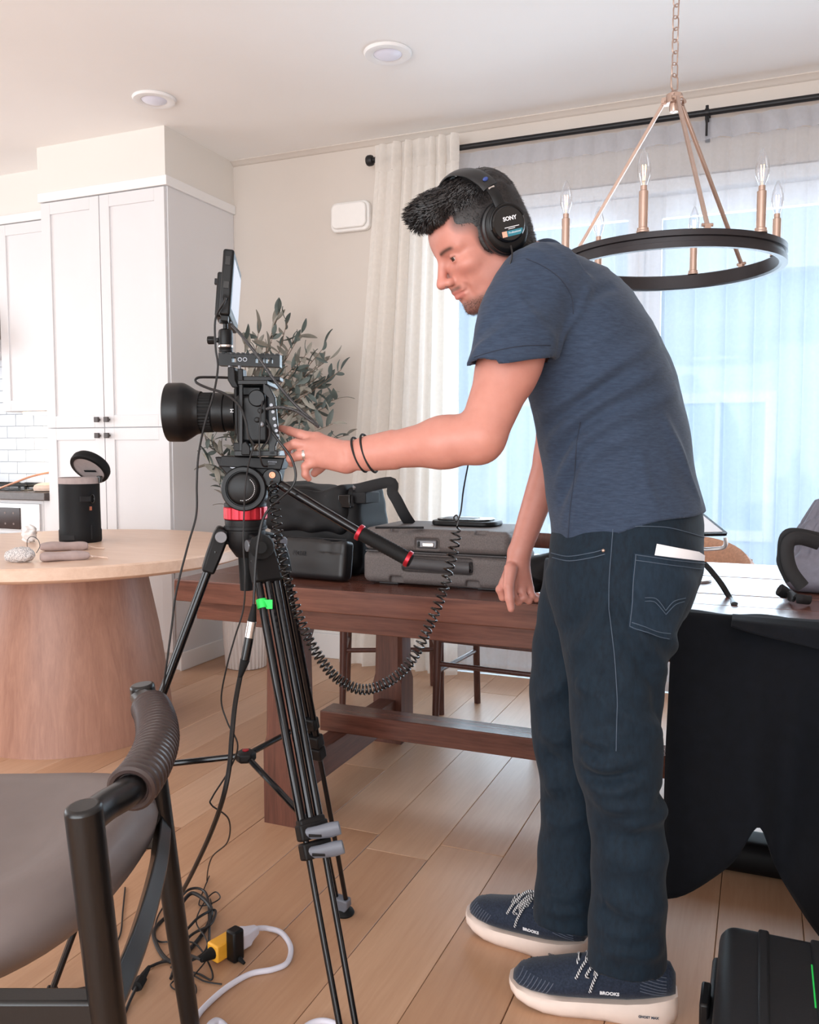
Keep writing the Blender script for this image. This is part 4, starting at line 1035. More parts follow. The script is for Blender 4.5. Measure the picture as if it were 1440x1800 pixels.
# stubble strands on chin
bc_ = bV[bQ].mean(1); qb = (bc_ - HO) @ HR
msk = (qb[:, 0] > .045) & (np.abs(qb[:, 1]) < .045) & (qb[:, 2] < -.078) & (qb[:, 2] > -.125)
ids_ = np.where(msk)[0]; ids_ = rg.choice(ids_, 1500); bn = np.cross(bV[bQ[ids_, 2]] - bV[bQ[ids_, 0]], bV[bQ[ids_, 3]] - bV[bQ[ids_, 1]]); bn /= np.linalg.norm(bn, axis=1, keepdims=True) + 1e-12
p0 = bc_[ids_] + rg.normal(0, .0008, (1500, 3)); dv = bn * .6 - HU * .5 + rg.normal(0, .3, (1500, 3)); dv /= np.linalg.norm(dv, axis=1, keepdims=True); ww = np.cross(dv, bn); ww = ww / (np.linalg.norm(ww, axis=1, keepdims=True) + 1e-9) * .00025
VV = np.concatenate([p0 - ww, p0 + ww, p0 + dv * rg.uniform(.002, .005, (1500, 1))]); I = np.arange(1500)
mesh_obj('beard', VV, np.stack([I, I + 1500, I + 3000], 1), M['hair'], man, smooth=False, kind='stuff')

# --- T-shirt
def cloth_mat(name, c0, c1, stretch, scale=60, rough=.85, bump=.25, bs=700, sheen=.25):
    t = NT(name); v = t.coord(stretch); f = t.noise(v, scale, 4, .65)
    t.lk(t.ramp(f, [(.32, c0), (.68, c1)]), t.b.inputs['Base Color']); t.b.inputs['Roughness'].default_value = rough; t.b.inputs['Sheen Weight'].default_value = sheen; t.b.inputs['Specular IOR Level'].default_value = .25
    t.bump(t.noise(v, bs / 10, 3), bump, .0012); return t.m
M['tee'] = cloth_mat('heathered_slate_cotton', srgb(43, 54, 72), srgb(55, 68, 88), (1, 1, 6), 55, sheen=.08)
def fold_disp(V, folds, f, gain, extra):
    """push a cloth surface out or in along drawn fold lines"""
    dsp = np.zeros(len(V))
    for p, a, w in folds:
        c = p.mean(0); r = np.linalg.norm(p - c, axis=1).max() + 3 * w; m = np.linalg.norm(V - c, axis=1) < r; Pn = V[m]; mm = np.full(len(Pn), 1e9); ends = np.zeros(len(Pn))
        for k in range(len(p) - 1):
            ab = p[k + 1] - p[k]; t = np.clip((Pn - p[k]) @ ab / (ab @ ab + 1e-12), 0, 1); q = ((Pn - p[k] - t[:, None] * ab) ** 2).sum(1); b = q < mm; mm[b] = q[b]; ends[b] = (k + t[b]) / (len(p) - 1)
        dsp[m] += gain * a * np.exp(-mm / (w * w)) * np.sin(np.pi * np.clip(.08 + .84 * ends, 0, 1)) ** .7
    dsp += extra(V); act = np.where(np.abs(dsp) > 1e-5)[0]; P = V[act]; e = 1.5e-3
    g = np.stack([f(P + np.eye(3)[k] * e) - f(P - np.eye(3)[k] * e) for k in range(3)], 1); g /= np.linalg.norm(g, axis=1, keepdims=True) + 1e-9
    V = V.copy(); V[act] += g * dsp[act][:, None]; return V
class Shirt:
    def __init__(s):
        pts, wa, wb_ = spine(0.0); s.pts = pts
        pts2 = [D(1112, 985, 1.80)] + pts; wa2 = [wa[0]] + wa; wb2_ = [wb_[0]] + wb_
        def build(off, ext):
            o = Sdf(); o.u(Loft(pts2, BL, [w + off for w in wa2], [w + off for w in wb2_], 2.25))
            # left sleeve (near)
            ax = nrm(D(897, 640, 1.595) - D(950, 505, 1.655)); h = D(899, 632, 1.597)
            lf = Loft([D(978, 492, 1.69), D(945, 508, 1.655), D(915, 565, 1.62), h, h + ax * .05], nrm(np.cross(ax, FH)), [.072 + off, .083 + off, .082 + off, .0765 + off, .074 + off], [.07 + off, .078 + off, .074 + off, .068 + off, .066 + off], 2.1)
            ha, hb = D(828, 642, 1.60), D(971, 626, 1.60); hn_ = np.cross(hb - ha, FH * 1.0 + UP * .12); hn_ = hn_ if hn_[2] < 0 else -hn_
            o.u(lf if ext else Cut(lf, ha, hn_), .03)
            if not ext: s.cuts.append((lf, ha, hn_, h))
            ax2 = nrm(D(985, 665, 2.0) - D(1000, 520, 1.97)); h2 = D(985, 665, 2.0)
            lf2 = Loft([D(1000, 500, 1.93), D(1000, 530, 1.965), D(994, 590, 1.98), h2, h2 + ax2 * .05], nrm(np.cross(ax2, FH)), [.065 + off, .075 + off, .073 + off, .07 + off, .068 + off], [.065 + off, .072 + off, .07 + off, .066 + off, .064 + off], 2.1)
            o.u(lf2 if ext else Cut(lf2, h2, ax2), .03)
            if not ext: s.cuts.append((lf2, h2, ax2, h2))
            return o
        s.cuts = []; s.o = build(0, 0); s.i = build(-.0065, .05)
        # hem: a level cut following the measured hem line
        a, b, c = D(962, 966, 1.76), D(1250, 896, 1.76), D(1108, 932, 1.62); n = nrm(np.cross(b - a, c - a)); n = n if n[2] < 0 else -n
        s.hp, s.hn = a, n
        # folds: ridges along lines on the near surface (photo px at depth)
        L = []
        def fold(p, amp, w): L.append((crom([np.array(q) for q in p], 6), amp * 1.15, w * 1.15))
        dn = 1.635
        fold([D(972, 632, 1.60), D(1010, 560, 1.60), D(1040, 510, 1.62)], .007, .010)
        fold([D(975, 600, 1.62), D(1030, 530, 1.62), D(1080, 500, 1.66)], -.006, .012)
        fold([D(935, 735, 1.70), D(1000, 700, dn), D(1080, 640, dn), D(1150, 600, 1.70)], .006, .014)
        fold([D(945, 790, 1.70), D(1010, 735, dn), D(1100, 680, dn), D(1175, 640, 1.70)], .006, .014)
        fold([D(940, 760, 1.68), D(1010, 715, dn), D(1090, 660, dn)], -.006, .012)
        fold([D(955, 855, 1.68), D(1010, 790, dn), D(1090, 730, dn), D(1190, 690, 1.70)], .0055, .014)
        fold([D(955, 825, 1.68), D(1005, 765, dn), D(1090, 705, dn)], -.006, .011)
        fold([D(962, 920, 1.68), D(1000, 860, dn), D(1040, 800, dn), D(1110, 765, dn)], .0055, .013)
        fold([D(960, 885, 1.68), D(1000, 825, dn), D(1050, 770, dn)], -.005, .010)
        fold([D(980, 945, 1.67), D(1010, 890, dn), D(1050, 840, dn)], .004, .012)
        fold([D(1200, 880, 1.72), D(1180, 800, 1.68), D(1150, 740, 1.66)], .005, .014)
        fold([D(1140, 900, 1.65), D(1125, 840, dn), D(1120, 800, dn)], .004, .013)
        fold([D(835, 620, 1.56), D(880, 585, 1.54), D(950, 560, 1.57)], .004, .010)
        fold([D(842, 590, 1.57), D(890, 545, 1.55), D(950, 525, 1.58)], -.003, .010)
        fold([D(960, 600, 1.58), D(930, 560, 1.55), D(900, 500, 1.57)], .004, .012)
        s.L = [(settle(s.o.ev, p), a, w) for p, a, w in L]
    def bbox(s): lo, hi = s.o.bbox(.02); return np.maximum(lo, [-9, -9, .7]), hi
    def block(s, c, r):
        if s.o.block(c, r) is None: return None
        fo = s.o.near(c, r); fi = s.i.near(c, r)
        def f(P):
            d = s.o.ev(P, fo); e = s.i.ev(P, fi) if fi else np.full(len(P), 1.)
            sh_ = np.maximum(d, -e)
            wav = .004 * np.sin(P[:, 0] * 24 + P[:, 1] * 15)
            return np.maximum(sh_, (P - s.hp) @ s.hn + wav)
        return f
SH = Shirt(); sV, sQ = largest(*nets(SH, .0036)); sV = smooth_mesh(sV, sQ, 3)
# crisp hems: rim vertices are drawn onto the cutting planes
k_ = (sV - SH.hp) @ SH.hn + .004 * np.sin(sV[:, 0] * 24 + sV[:, 1] * 15); m_ = k_ > -.0035; sV[m_] -= SH.hn * (k_[m_])[:, None]
for (lf_, hp2, hn2, hc2) in SH.cuts:
    near_ = np.linalg.norm(sV - hc2, axis=1) < .10; k_ = (sV - hp2) @ nrm(hn2); m_ = near_ & (k_ > -.0035) & (k_ < .006); m_[m_] &= lf_(sV[m_]) < .003; sV[m_] -= nrm(hn2) * k_[m_][:, None]
sV = fold_disp(sV, SH.L, SH.o.ev, 1.5, lambda P: .0014 * np.sin(P[:, 2] * 46 + 6 * np.sin(P[:, 0] * 9)) * np.sin(P[:, 0] * 30 + P[:, 1] * 22))
shirt = mesh_obj('t_shirt', sV, sQ, M['tee'], man)
sb = bvh_of(sV, sQ)
M['seam'] = pm('slate_thread', srgb(38, 46, 62), .8, var=.1, scale=80)
for path in ([(1008, 552), (1004, 520), (985, 490), (955, 468), (925, 455)], [(1020, 742), (1013, 790), (1010, 840), (1003, 890), (999, 945)], [(834, 628), (870, 617), (920, 608), (968, 607)]):
    pp = trace(sb, path, .0004); 
    if len(pp) > 2: MB().tube(pp, .0011, 6).build('seam', M['seam'], shirt)
# collar rib
cc_ = hd_(-.035, 0, -.045) * .22 + NB * .78; axn = nrm(hd_(-.035, 0, -.045) - NB); u_, v_, w_ = frame_of(axn, BL)
ring = [cc_ - axn * .037 + (u_ * math.cos(a) * .066 + v_ * math.sin(a) * .070) for a in np.linspace(0, 2 * math.pi, 40, endpoint=False)]
MB().tube(ring, .0085, 10, closed=True).build('collar', M['tee'], shirt)

# --- jeans
M['jean'] = cloth_mat('dark_teal_denim', srgb(11, 23, 34), srgb(18, 35, 48), (1, 1, .4), 120, .8, .18, 1600, .04)
M['stitch'] = pm('denim_stitch', srgb(66, 80, 96), .7, var=.1, scale=100)
J = Sdf()
J.u(Loft([D(1106, 872, 1.80), D(1104, 950, 1.80), D(1098, 1000, 1.80), D(1085, 1060, 1.80), D(1075, 1105, 1.80)], BL, [.178, .190, .196, .185, .15], [.140, .151, .152, .138, .105], 2.35))
near_leg = [(1088, 1020, 1.735, .112, .142), (1083, 1095, 1.715, .108, .120), (1082, 1170, 1.70, .100, .098), (1083, 1250, 1.69, .094, .089), (1086, 1330, 1.68, .088, .086), (1098, 1405, 1.68, .082, .075), (1104, 1480, 1.685, .078, .072), (1105, 1560, 1.69, .076, .0725), (1102, 1640, 1.695, .077, .0755), (1101, 1692, 1.695, .077, .076)]
far_leg = [(1052, 1020, 1.875, .112, .125), (1022, 1095, 1.885, .105, .098), (1010, 1170, 1.89, .098, .094), (1006, 1250, 1.89, .092, .093), (1006, 1310, 1.885, .088, .083), (1012, 1400, 1.88, .08, .074), (1006, 1500, 1.875, .076, .074), (1000, 1580, 1.87, .076, .074), (998, 1618, 1.868, .076, .075)]
for lg in (near_leg, far_leg):
    J.u(Loft([D(a, b, c) for a, b, c, _, _ in lg], BL, [e[3] for e in lg], [e[4] for e in lg], 2.1), .03)
JL = []
def jf(p, amp, w): JL.append((crom([np.array(q) for q in p], 5), amp, w * 1.35))
jn = 1.61
jf([D(1010, 1290, 1.62), D(1040, 1310, 1.60), D(1080, 1300, 1.60)], .008, .014); jf([D(1012, 1330, 1.62), D(1050, 1350, 1.60), D(1100, 1340, 1.60)], .008, .014)
jf([D(1025, 1380, 1.62), D(1070, 1390, 1.60), D(1120, 1370, 1.61)], .008, .013); jf([D(1035, 1405, 1.62), D(1080, 1420, 1.60), D(1140, 1400, 1.63)], .007, .012)
jf([D(1015, 1310, 1.62), D(1060, 1328, 1.60)], -.007, .010); jf([D(1020, 1360, 1.62), D(1070, 1370, 1.60), D(1120, 1352, 1.61)], -.008, .010)
jf([D(1165, 1420, 1.70), D(1130, 1440, 1.62), D(1090, 1450, 1.61)], .005, .012); jf([D(1165, 1390, 1.70), D(1120, 1400, 1.62)], -.005, .010)
jf([D(1080, 1050, jn), D(1110, 1130, jn), D(1150, 1220, 1.63), D(1160, 1280, 1.66)], -.006, .014); jf([D(1095, 1050, jn), D(1130, 1130, jn), D(1165, 1190, 1.66)], .007, .014)
jf([D(990, 1150, 1.66), D(1030, 1120, 1.62), D(1060, 1060, 1.61)], .006, .014); jf([D(970, 1110, 1.70), D(1010, 1090, 1.64), D(1040, 1040, 1.62)], -.005, .014)
jf([D(1000, 1200, 1.64), D(1030, 1220, 1.60)], .006, .014)
jf([D(940, 1230, 1.83), D(975, 1215, 1.80), D(1000, 1180, 1.79)], .007, .014); jf([D(945, 1290, 1.83), D(980, 1300, 1.80), D(1005, 1290, 1.79)], .007, .013); jf([D(950, 1330, 1.83), D(990, 1345, 1.80)], -.007, .012)
jf([D(1045, 1640, 1.63), D(1090, 1650, 1.61), D(1150, 1630, 1.63)], .006, .014); jf([D(1040, 1672, 1.63), D(1090, 1680, 1.61), D(1160, 1668, 1.64)], .006, .012); jf([D(955, 1570, 1.80), D(990, 1580, 1.79), D(1030, 1560, 1.80)], .006, .013)
jf([D(1040, 1600, 1.63), D(1080, 1615, 1.61)], -.005, .012)
jf([D(1060, 1210, jn), D(1110, 1260, jn), D(1160, 1290, 1.65)], .006, .016); jf([D(1040, 1180, jn), D(1090, 1230, jn), D(1150, 1255, 1.64)], -.005, .014)
jf([D(1160, 1500, 1.68), D(1110, 1520, jn), D(1060, 1510, 1.62)], .004, .016); jf([D(1150, 1590, 1.66), D(1100, 1600, jn), D(1050, 1590, 1.62)], .006, .014)
jf([D(1160, 1440, 1.67), D(1110, 1470, jn), D(1060, 1462, 1.62)], -.004, .014); jf([D(955, 1440, 1.83), D(990, 1450, 1.80), D(1030, 1430, 1.80)], .006, .014); jf([D(950, 1390, 1.83), D(985, 1380, 1.80)], .006, .013); jf([D(952, 1600, 1.81), D(990, 1606, 1.79), D(1030, 1596, 1.80)], .006, .011)
jf([D(1150, 1110, 1.64), D(1175, 1135, 1.68), D(1180, 1150, 1.70)], .006, .012)
JL = [(settle(J.ev, p), a, w) for p, a, w in JL]
jV, jQ = largest(*nets(J, .0046)); jV = smooth_mesh(jV, jQ, 2)
jV = fold_disp(jV, JL, J.ev, 1.8, lambda P: .0016 * np.sin(P[:, 2] * 60 + 5 * np.sin(P[:, 0] * 14)) * np.sin(P[:, 0] * 33 + P[:, 1] * 28))
jeans = mesh_obj('jeans', jV, jQ, M['jean'], man)
jb = bvh_of(jV, jQ)
pk = patch(jb, [(1114, 972), (1240, 987), (1178, 1124), (1106, 1103)], 14, 14, .0035, .0045)
M['jean2'] = cloth_mat('washed_denim_pocket', srgb(18, 32, 45), srgb(27, 44, 59), (1, 1, .4), 120, .8, .18, 1600, .04)
pocket = pk.build('back_pocket', M['jean2'], jeans, smooth=50)
def stitch(paths, name='stitching', r=.0009, lift=.0035, parent=None, bvh=jb):
    for p in paths:
        pp = trace(bvh, p, lift, 8)
        if len(pp) > 2: MB().tube(pp, r, 5).build(name, M['stitch'], parent or jeans)
stitch([[(1116, 975), (1175, 984), (1236, 990)], [(1116, 985), (1175, 994), (1232, 1000)], [(1117, 975), (1112, 1040), (1109, 1100)], [(1109, 1100), (1145, 1116), (1174, 1122)], [(1112, 1093), (1145, 1108), (1176, 1114)], [(1132, 1050), (1152, 1052), (1168, 1072)], [(1168, 1072), (1182, 1056), (1202, 1050)], [(1132, 1056), (1150, 1058), (1168, 1079)], [(1168, 1079), (1184, 1062), (1200, 1056)]], parent=pocket, lift=.0045)
stitch([[(1078, 930), (1072, 1010), (1070, 1070)], [(1070, 1070), (1080, 1150), (1085, 1230), (1083, 1320)], [(1090, 926), (1170, 927), (1238, 945)], [(970, 972), (1000, 978), (1040, 972), (1062, 966)], [(972, 980), (1002, 986), (1042, 980), (1064, 974)]], lift=.0015)
rv = cast(jb, 1061, 968, .0015)
if rv is not None: MB().sphere(rv, .0035, 12, 8).build('rivet', M['gold'], jeans)
M['paper'] = pm('white_card', srgb(246, 246, 250), .6, var=.01, scale=20)
patch(jb, [(1154, 956), (1238, 972), (1237, 986), (1150, 977)], 8, 3, .0022, .0012).build('folded_card', M['paper'], label='folded white card tucked in the jeans back pocket', cat='card')

# --- shoes
M['shoe'] = cloth_mat('navy_knit_upper', srgb(20, 28, 42), srgb(40, 50, 68), (1, 1, 1), 240, .75, .35, 2600, .15)
M['sole'] = pm('cream_foam_sole', srgb(228, 208, 196), .6, var=.05, scale=30, bump=.1, bscale=120)
M['outsole'] = pm('grey_rubber_outsole', srgb(150, 138, 134), .7, var=.08, scale=40)
lz_ = NT('speckled_lace'); v = lz_.coord((1, 1, 1), (.6, .5, .3)); wv_ = lz_.node('ShaderNodeTexWave'); wv_.inputs['Scale'].default_value = 70; lz_.lk(v, wv_.inputs['Vector']); lz_.lk(lz_.ramp(wv_.outputs['Fac'], [(.45, srgb(22, 26, 38)), (.55, srgb(216, 214, 214))]), lz_.b.inputs['Base Color']); lz_.b.inputs['Roughness'].default_value = .8; M['lace'] = lz_.m
M['ridge'] = pm('knit_ridge_grey', srgb(86, 92, 106), .8, var=.1, scale=200)
M['print'] = pm('white_print', srgb(232, 232, 236), .6, var=.01)
def shoe(label, heel, toe):
    heel = np.array([heel[0], heel[1], 0.]); toe = np.array([toe[0], toe[1], 0.]); ax = nrm(toe - heel); L = np.linalg.norm(toe - heel); sd = np.cross((0, 0, 1), ax); k = L / .315
    t = thing('running_shoe', label, 'shoe', (heel + toe) / 2, 'navy running shoes worn by the person'); T_ = lambda x, y, z: heel + ax * x * k + sd * y + np.array([0, 0, z])
    xs = np.array([-.004, .004, .02, .05, .09, .13, .17, .21, .245, .275, .298, .311, .316])
    hw = np.array([.012, .026, .036, .0405, .0395, .039, .0425, .048, .050, .046, .036, .020, .006])
    zb = np.array([.016, .010, .004, .001, 0, 0, 0, 0, .003, .010, .018, .026, .032]); zt = np.array([.060, .062, .060, .052, .043, .038, .036, .035, .036, .038, .041, .045, .047])
    R = []
    for i in range(len(xs)):
        w = hw[i]; a, b = zb[i], zt[i]; prof = [(-.86, a), (-.5, a), (.5, a), (.86, a), (1.0, a + .3 * (b - a)), (1.04, a + .55 * (b - a)), (1.0, a + .8 * (b - a)), (.93, b), (.4, b), (-.4, b), (-.93, b), (-1.0, a + .8 * (b - a)), (-1.04, a + .55 * (b - a)), (-1.0, a + .3 * (b - a))]
        R.append(np.array([T_(xs[i], y * (w + .006), z) for y, z in prof]))
    MB().rings(R).build('midsole', M['sole'], t, smooth=60)
    R = []
    for i in range(1, len(xs) - 1): R.append(np.array([T_(xs[i], y * (hw[i] + .003), zb[i] + z) for y, z in ((-.85, -.0005), (.85, -.0005), (.9, .005), (-.9, .005))]))
    MB().rings(R).build('outsole', M['outsole'], t, smooth=60)
    ux = np.array([.000, .010, .03, .06, .09, .115, .14, .17, .20, .235, .27, .295, .308]); uh = np.array([.098, .118, .124, .120, .118, .124, .120, .110, .099, .088, .080, .071, .056]); uw = np.array([.014, .028, .036, .039, .039, .040, .042, .045, .048, .049, .043, .030, .012]); ub = np.interp(ux, xs, zt) - .006
    R = []
    for i in range(len(ux)):
        rr = []
        for q in range(20):
            a = 2 * math.pi * q / 20; c, s_ = math.cos(a), math.sin(a)
            y = uw[i] * np.sign(c) * abs(c) ** .75; h2 = uh[i] - ub[i]; z = ub[i] + h2 * .42 + (h2 * .58 * np.sign(s_) * abs(s_) ** .85 if s_ > 0 else h2 * .42 * s_)
            if s_ > 0: y *= 1 - .38 * s_ ** 2 * (1 if ux[i] < .2 else .6)
            rr.append(T_(ux[i], y, z))
        R.append(np.array(rr))
    up = MB().rings(R); uo = up.build('upper', M['shoe'], t, smooth=70)
    # tongue and laces
    tg = MB(); tg.tube([T_(.088, 0, .128), T_(.12, 0, .126), T_(.15, 0, .114), T_(.19, 0, .096)], [.012, .017, .018, .014], 10, flat=(1, .4), hint=(0, 0, 1)); tg.build('tongue', M['shoe'], t, smooth=60)
    def top(x): return np.interp(x, ux, uh)
    for i, x in enumerate((.118, .134, .150, .166, .182)):
        wv = .026; P = [T_(x + .005, -wv, top(x) - .018), T_(x, -.012, top(x) - .001), T_(x - .002, 0, top(x) + .003), T_(x, .012, top(x) - .001), T_(x + .005, wv, top(x) - .018)]
        MB().tube(crom(P, 5), .0031, 7).build('lace', M['lace'], t)
    rr = random.Random(int(L * 9999))
    for P in ([(.12, .0, .130), (.125, .03, .134), (.145, .048, .115), (.15, .040, .095)], [(.12, .0, .130), (.14, .026, .128), (.165, .044, .095), (.16, .036, .086)], [(.12, .0, .130), (.135, .034, .12), (.152, .050, .085), (.158, .052, .064)], [(.12, 0, .13), (.11, -.02, .135), (.13, -.04, .12)], [(.12, 0, .13), (.145, .014, .135), (.17, .03, .11), (.185, .042, .082)]):
        MB().tube(crom([T_(*p) for p in P], 6), .0029, 7).build('lace', M['lace'], t)
    sdn = sd if np.dot(sd, -FH) > 0 else -sd; lat = 1 if np.dot(sd, -FH) > 0 else -1
    b_ = bvh_of(np.array(up.v), np.array([f for f in up.f if len(f) == 4])); 
    o_ = T_(.122, lat * .09, .060); hit = b_.ray_cast(Vector(o_), Vector(-sdn)); loc = np.array(hit[0]) if hit[0] is not None else T_(.155, lat * .047, .068); no_ = nrm(np.array(hit[1])) if hit[0] is not None else sdn
    no_ = no_ if np.dot(no_, sdn) > 0 else -no_
    uu = nrm(np.cross((0, 0, 1), no_)); vv = np.cross(no_, uu)
    text_obj('lettering', 'BROOKS', .0098, loc + no_ * .0012, uu, vv, M['print'], t, .0004, .0004)
    text_obj('sole_lettering', 'GHOST MAX', .0068, T_(.05, lat * .0490, .028), uu, (0, 0, 1), M['stitch'], t, .0003, .0002)
    # raised knit ridges at toe and heel
    for k_ in range(9):
        for s_ in (-1, 1):
            pts_ = []
            for i_ in range(7):
                x_ = .302 - k_ * .0075 - i_ * .0025; z_ = .047 + .026 * i_ / 6 - k_ * .0006
                h_ = b_.ray_cast(Vector(T_(x_, s_ * .12, z_)), Vector(-sd * s_))
                if h_[0] is not None: pts_.append(np.array(h_[0]) + sd * s_ * .0004)
            if len(pts_) > 3: MB().tube(pts_, .0009, 5).build('knit_ridge', M['ridge'], uo)
    for k_ in range(7):
        for s_ in (-1, 1):
            pts_ = []
            for i_ in range(7):
                h_ = b_.ray_cast(Vector(T_(.018 + i_ * .008, s_ * .12, .064 + k_ * .0062 + i_ * .0016)), Vector(-sd * s_))
                if h_[0] is not None: pts_.append(np.array(h_[0]) + sd * s_ * .0004)
            if len(pts_) > 3: MB().tube(pts_, .0009, 5).build('knit_ridge', M['ridge'], uo)
    return t
shoe('navy running shoe on the nearer foot, closest to the bottom edge', onz(1186, 1792, 0)[:2], onz(897, 1748, 0)[:2])
shoe('navy running shoe on the farther foot, toe pointing to the tripod', onz(1024, 1712, 0)[:2] + np.array([.0, .035]), onz(826, 1622, 0)[:2])

# --- bracelets, ring
M['elastic'] = pm('black_hair_tie', srgb(16, 14, 15), .7, var=.1, scale=90)
wx = nrm(WRL - ELL)
for off, tl, nm in ((-.022, .10, 'thin black elastic bracelet nearer the hand on the left wrist'), (-.042, .28, 'thin black elastic bracelet nearer the elbow on the left wrist')):
    c = WRL + wx * off; ax = nrm(wx + UP * tl * 0 - RT * .0); u_, v_, w_ = frame_of(ax, UP)
    kk = 1.0 if off > -.03 else 1.10
    ring = [c + u_ * math.cos(a) * .0275 * kk + v_ * math.sin(a) * (.0345 * kk) + ax * (.008 * math.sin(a)) for a in np.linspace(0, 2 * math.pi, 40, endpoint=False)]
    MB().tube(ring, .0022, 8, closed=True).build('bracelet', M['elastic'], label=nm, cat='bracelet', group='bracelets on the left wrist')
M['silver'] = pm('silver_ring', srgb(200, 196, 194), .2, .9, var=.04)
rcn = kR * .42 + D(525, 801, 1.702) * .58; ax = nrm(D(525, 801, 1.702) - kR); u_, v_, w_ = frame_of(ax, UP)
MB().lathe([(.0104, -.0025), (.0116, -.0025), (.0120, 0), (.0116, .0025), (.0104, .0025), (.0102, 0)], rcn, ax, n=28, cap0=False, cap1=False).build('wedding_ring', M['silver'], label='plain silver ring on the finger touching the camera rig', cat='ring')

# --- headphones
hp_ = thing('headphones', 'black studio headphones worn over the dark hair', 'headphones', hd_(-.02, 0, .15))
M['pad'] = pm('black_leatherette', srgb(22, 22, 24), .4, var=.12, scale=60, bump=.15, bscale=200)
HCX, HCZ = -.017, .016
for s in (1, -1):
    cN = nrm(HL * s * .985 + HF * .05 + HU * (-.10)); cu, cv, cw = frame_of(cN, HU); c0 = hd_(HCX, s * .082, HCZ)
    pt = 'ear_cup'
    def el(prof, sx=1.0, sz=1.14):
        aa = np.linspace(0, 2 * math.pi, 40, endpoint=False); return [c0 + cN * z + np.outer(np.cos(aa), cu) * r * sx + np.outer(np.sin(aa), cv) * r * sz for r, z in prof]
    e = MB(); e.rings(el([(.036, -.010), (.043, -.006), (.046, .002), (.045, .010), (.040, .014)])); ep = e.build('ear_pad', M['pad'], hp_)
    e = MB(); e.rings(el([(.040, .013), (.0425, .016), (.0425, .021), (.038, .026), (.034, .028)])); cup = e.build('ear_cup', M['blk'], hp_)
    c1 = c0 + cv * .006
    e = MB(); aa = np.linspace(0, 2 * math.pi, 40, endpoint=False)
    e.rings([c1 + cN * z + (np.outer(np.cos(aa), cu) + np.outer(np.sin(aa), cv)) * r for r, z in ((.033, .024), (.034, .028), (.034, .036), (.031, .0395), (.0305, .0385), (.0005, .0388))]); dsk = e.build('housing', M['blkgloss'], cup)
    # yoke
    yk = [c1 + cN * .034 + cu * math.cos(a) * .0355 + cv * math.sin(a) * .0355 for a in np.linspace(math.radians(5), math.radians(175), 20)]
    MB().tube(yk, .0032, 8).build('yoke', M['blkmetal'], cup)
    if s == 1:
        M['labelt'] = pm('teal_label', srgb(40, 120, 138), .4, var=.03); M['labelo'] = pm('peach_label', srgb(226, 170, 146), .4, var=.03)
        uu = -cu if np.dot(cu, RT) < 0 else cu; vv = np.cross(cN, uu); vv = vv if np.dot(vv, HU) > 0 else -vv
        rt2 = nrm(uu * 1 + vv * .0); up2 = vv
        # rotate text so that it reads upright in the room
        rt2 = nrm(RT * .97 + UP * .24); rt2 = nrm(rt2 - cN * np.dot(rt2, cN)); up2 = np.cross(cN, rt2)
        fc_ = c1 + cN * .0392
        text_obj('lettering', 'SONY', .0105, fc_ + up2 * .009 + rt2 * .003, rt2, up2, M['print'], dsk, .0003, .0003)
        MB().box(fc_ - up2 * .0065 + rt2 * .004, (.030, .0012, .0006), np.stack([rt2, up2, cN], 1)).build('label_line', M['print'], dsk)
        MB().box(fc_ - up2 * .0095 + rt2 * .003, (.014, .001, .0006), np.stack([rt2, up2, cN], 1)).build('label_line', M['print'], dsk)
        def sector(y0, y1, x0, x1): 
            P = []
            for k in range(13):
                x = x0 + (x1 - x0) * k / 12; P.append((x, max(y0, -math.sqrt(max(.0295 ** 2 - x * x, 0)))))
            for k in range(13):
                x = x1 + (x0 - x1) * k / 12; P.append((x, max(y1, -math.sqrt(max(.0295 ** 2 - x * x, 0))) if y1 < 0 else y1))
            return P
        MB().prism(sector(-.023, -.0125, -.008, .0245), fc_, rt2, up2, cN, 0, .0006).build('label_band', M['labelt'], dsk)
        MB().prism(sector(-.023, -.0125, -.0185, -.0085), fc_, rt2, up2, cN, 0, .0006).build('label_tip', M['labelo'], dsk)
        text_obj('label_lettering', 'Professional', .0052, fc_ - up2 * .0168 + rt2 * .0075 + cN * .0008, rt2, up2, M['print'], dsk, .0002)
    # slider arm up to the band
    a0 = c1 + cN * .030 + cv * .034; a1 = hd_(HCX - .001, s * .103, .098)
    MB().tube(crom([a0, a0 * .5 + a1 * .5 + cN * .004, a1], 5), .011, 10, flat=(.30, 1), hint=HF).build('slider', M['blk'], hp_)
    MB().box(a1 * .8 + a0 * .2 + cN * .002, (.013, .0035, .012), np.stack([HF, HL, HU], 1)).build('slider_plate', M['silver'], hp_)
    if s == 1:
        M['blue'] = pm('blue_channel_mark', srgb(50, 72, 140), .5, var=.05)
band = crom([hd_(HCX - .001, .104, .095), hd_(HCX + .002, .096, .112), hd_(HCX + .010, .076, .136), hd_(HCX + .016, .038, .153), hd_(HCX + .018, 0, .157), hd_(HCX + .016, -.038, .153), hd_(HCX + .010, -.076, .136), hd_(HCX + .002, -.096, .112), hd_(HCX - .001, -.104, .095)], 6)
MB().tube(band, .0165, 14, flat=(.28, 1.05), hint=HF).build('headband', M['pad'], hp_, smooth=60)
p = hd_(HCX + .001, .1035, .112); MB().sphere(p, (.006, .0025, .004), 12, 8, HR).build('channel_mark', M['blue'], hp_)
